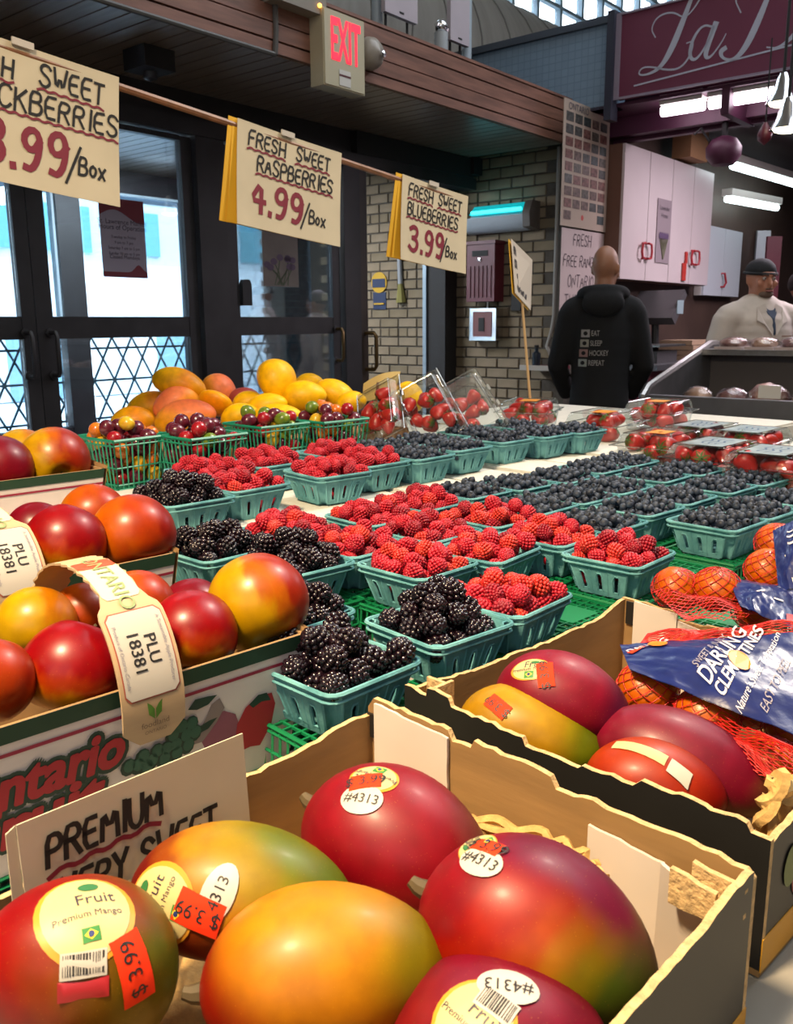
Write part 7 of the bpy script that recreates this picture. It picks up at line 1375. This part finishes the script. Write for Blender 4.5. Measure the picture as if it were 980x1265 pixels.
# man in the black hoodie, seen from behind
Hm = 1.70; pm_ = at_t(744, 400, 4.75); fm = thing('person', 'person in a black hoodie with a printed list on the back, seen from behind', 'person', (pm_.x, pm_.y, 0), (0, 0, R(180 - 12)))
fm.scale = (.87, .92, 1.0); armsM = [((-.27, -.03, Hm - .63), (-.20, -.20, Hm - .80), (-.16, -.28, Hm - .82)), ((.27, -.03, Hm - .63), (.20, -.20, Hm - .80), (.16, -.28, Hm - .82))]
HRm = Matrix.Rotation(R(-22), 3, 'Z') @ Matrix.Rotation(R(6), 3, 'X')
me = remesh(body_shape(Hm, armsM, HRm), .011, 3); me.materials.append(m_skin2); link('body', me, fm)
me = remesh(body_shape(Hm, armsM, HRm, .020, 1.0, ('torso', 'arms')), .013, 14); me.materials.append(m_hood); hoodie = link('hoodie', me, fm)
me = remesh(body_shape(Hm, armsM, HRm, .02, 1.0, ('legs',)), .014, 3); me.materials.append(m_trou); link('trousers', me, fm)
q = MB(); q.tube([(.13 * math.cos(t), .01 + .115 * math.sin(t), Hm - .255 + .02 * math.sin(t)) for t in [i * 2 * math.pi / 24 for i in range(24)]], .035, 10, close=True); q.ico((0, .13, Hm - .30), 1, 3, (.13, .055, .075)); me = remesh(q, .012, 4); me.materials.append(m_hood); link('hood', me, hoodie)
for s in (-1, 1): q = MB(); q.tube([(s * .108, .045, .045), (s * .112, -.05, .05), (s * .118, -.17, .038)], .06, 10, rs=[.055, .055, .04]); q.build('shoe', m_dark, fm)
mph = mat('print_grey', hexc('8d8a88'), .7)
V_, F_ = [], []
me_h = hoodie.data; bv = BVHTree.FromPolygons([v.co.copy() for v in me_h.vertices], [tuple(p.vertices) for p in me_h.polygons])
def back_fn(x, y, z=0):
    o = Vector((-x, 1.0, y)); hh = bv.ray_cast(o, Vector((0, -1, 0))); return (hh[0] if hh[0] else Vector((-x, .17, y))) + Vector((0, .002 + z, 0))
for k, (wd_, ic) in enumerate((('EAT', '8d8a88'), ('SLEEP', '8a877c'), ('HOCKEY', '8a6a66'), ('REPEAT', '858a84'))):
    y = Hm - .47 - k * .052; x = -.125 - k * .004
    q = MB(); grid_poly(q, back_fn, shift(rect(.052, .040, 3), x + .026, y + .013), 3); ico_ = q.build('print_icon', mat('print_icon_%d' % k, hexc(ic), .7), hoodie, smooth=False)
    q = MB(); (grid_poly(q, back_fn, shift(oval(.026, .022, 12), x + .026, y + .013), 2, .001)); q.build('icon_mark', m_hood, ico_, smooth=False)
    q = MB(); type_to(q, wd_, x + .060, y, .040, 0, 'LEFT', .01, sx=.72, fn=back_fn); q.build('print_word', mph, hoodie, smooth=False)
# butcher in the white coat
Hb = 1.665; pb_ = at_t(936, 400, 5.35); fbx = thing('person', 'person in a white butcher coat and black cap behind the meat case', 'person', (pb_.x, pb_.y, 0), (0, 0, R(14)))
armsB = [((-.29, .02, Hb - .62), (-.20, -.16, Hb - .80), (-.12, -.26, Hb - .80)), ((.30, -.02, Hb - .58), (.26, -.24, Hb - .68), (.22, -.33, Hb - .66))]
HRb = Matrix.Rotation(R(-4), 3, 'Z') @ Matrix.Rotation(R(3), 3, 'X')
me = remesh(body_shape(Hb, armsB, HRb), .011, 2); me.materials.append(m_skin); link('body', me, fbx); face_parts(fbx, Hb, HRb)
m_coat = mat('white_coat', hexc('c9bdb2'), .8, .06, 10, bump=.3, bscale=16)
me = remesh(body_shape(Hb, armsB, HRb, .024, 1.12, ('torso', 'arms')), .012, 4); me.materials.append(m_coat); coat = link('coat', me, fbx)
q = MB(); q.ico((0, 0, Hb - 1.08), 1, 3, (.225, .17, .30)); me = remesh(q, .02, 2); me.materials.append(m_coat); link('coat_skirt', me, coat)
q = body_shape(Hb, armsB, HRb, .02, 1.0, ('legs',)); me = remesh(q, .014, 3); me.materials.append(m_trou); link('trousers', me, fbx)
bvc = BVHTree.FromPolygons([v.co.copy() for v in coat.data.vertices], [tuple(p.vertices) for p in coat.data.polygons])
def front_fn(x, y, z=0): hh = bvc.ray_cast(Vector((x, -1.0, y)), Vector((0, 1, 0))); return (hh[0] if hh[0] else Vector((x, -.15, y))) + Vector((0, -.003 - z, 0))
q = MB(); grid_poly(q, front_fn, [(-.055, Hb - .275), (.055, Hb - .275), (.012, Hb - .44), (0, Hb - .45)], 6); q.build('shirt', mat('slate_blue_shirt', hexc('38455a'), .8), coat, smooth=False)
for s in (-1, 1):
    q = MB()
    for zz in (.004, .009): q.add([front_fn(s * x, y, zz) for x, y in ((.035, Hb - .262), (.085, Hb - .285), (.105, Hb - .36), (.060, Hb - .385), (.008, Hb - .455))], [(0, 1, 2, 3, 4)])
    q.build('lapel', m_coat, coat, smooth=False)
q = MB(); grid_poly(q, front_fn, shift(rect(.095, .10, 4), .10, Hb - .50), 3, .003); pk = q.build('chest_pocket', mat('coat_pocket', hexc('bdb0a4'), .8), coat, smooth=False); q = MB(); grid_poly(q, front_fn, shift(rect(.095, .007, 4), .10, Hb - .453), 2, .005); q.build('pocket_hem', mat('brown_stitch', hexc('8a6a55'), .8), pk, smooth=False); q = MB(); type_to(q, 'Boucherie', .10, Hb - .515, .018, .005, fn=front_fn); q.build('pocket_stitching', MATS['brown_stitch'], pk, smooth=False)
for k in range(4): q = MB(); p = front_fn(.012, Hb - .48 - k * .085, .003); q.ico(p, .007, 1, (1, .5, 1)); q.build('button', MATS['coat_pocket'], coat)
nkb = Vector((0, .012, Hb - .24)); q = MB(); q.ico((0, .018, Hb - .072), .1, 3, (.86, 1.03, .80)); q.v = [v for v in q.v]; zc = Hb - .082
q.v = [(v[0], v[1], max(v[2], zc + .10 * (v[1] + .08) * -.35)) for v in q.v]; q.v = [tuple(nkb + HRb @ (Vector(v) - nkb)) for v in q.v]; q.build('cap', mat('black_cap', hexc('14161a'), .8), fbx, sharp=None)
q = MB(); q.tube([tuple(nkb + HRb @ (Vector((.088 * math.cos(t), .016 + .104 * math.sin(t), Hb - .080 + .006 * math.sin(t))) - nkb)) for t in [i * 2 * math.pi / 28 for i in range(28)]], .0085, 8, close=True); q.build('cap_band', MATS['black_cap'], fbx, sharp=None)
q = MB(); q.ico(nkb + HRb @ (Vector((0, -.064, Hb - .203)) - nkb), 1, 3, (.045, .036, .024)); q.ico(nkb + HRb @ (Vector((0, -.092, Hb - .171)) - nkb), 1, 2, (.026, .012, .006)); q.build('stubble', mat('grey_stubble', hexc('6a574c'), .9), fbx, sharp=None)
# part of another worker at the right edge
Hw = 1.62; pw_2 = at_t(992, 400, 5.9); fw_ = thing('person', 'person mostly cut off by the right edge beside the butcher', 'person', (pw_2.x, pw_2.y, 0), (0, 0, R(30))); armsW = [((-.24, .04, Hw - .62), (-.20, -.10, Hw - .84), (-.18, -.16, Hw - .92)), ((.24, .04, Hw - .62), (.20, -.10, Hw - .84), (.18, -.16, Hw - .92))]
me = remesh(body_shape(Hw, armsW, Matrix.Identity(3)), .013, 2); me.materials.append(m_skin2); link('body', me, fw_); face_parts(fw_, Hw, Matrix.Identity(3)); me = remesh(body_shape(Hw, armsW, Matrix.Identity(3), .022, 1.08, ('torso', 'arms')), .014, 4); me.materials.append(m_coat); link('coat', me, fw_); me = remesh(body_shape(Hw, armsW, Matrix.Identity(3), .02, 1.0, ('legs',)), .016, 3); me.materials.append(m_trou); link('trousers', me, fw_)
q = MB(); q.ico((0, .02, Hw - .075), .1, 3, (.88, 1.05, .9)); q.v = [(v[0], v[1], max(v[2], Hw - .10 - .2 * (v[1] + .06))) for v in q.v]; q.build('hair', mat('dark_hair', hexc('1c1718'), .7), fw_, sharp=None)
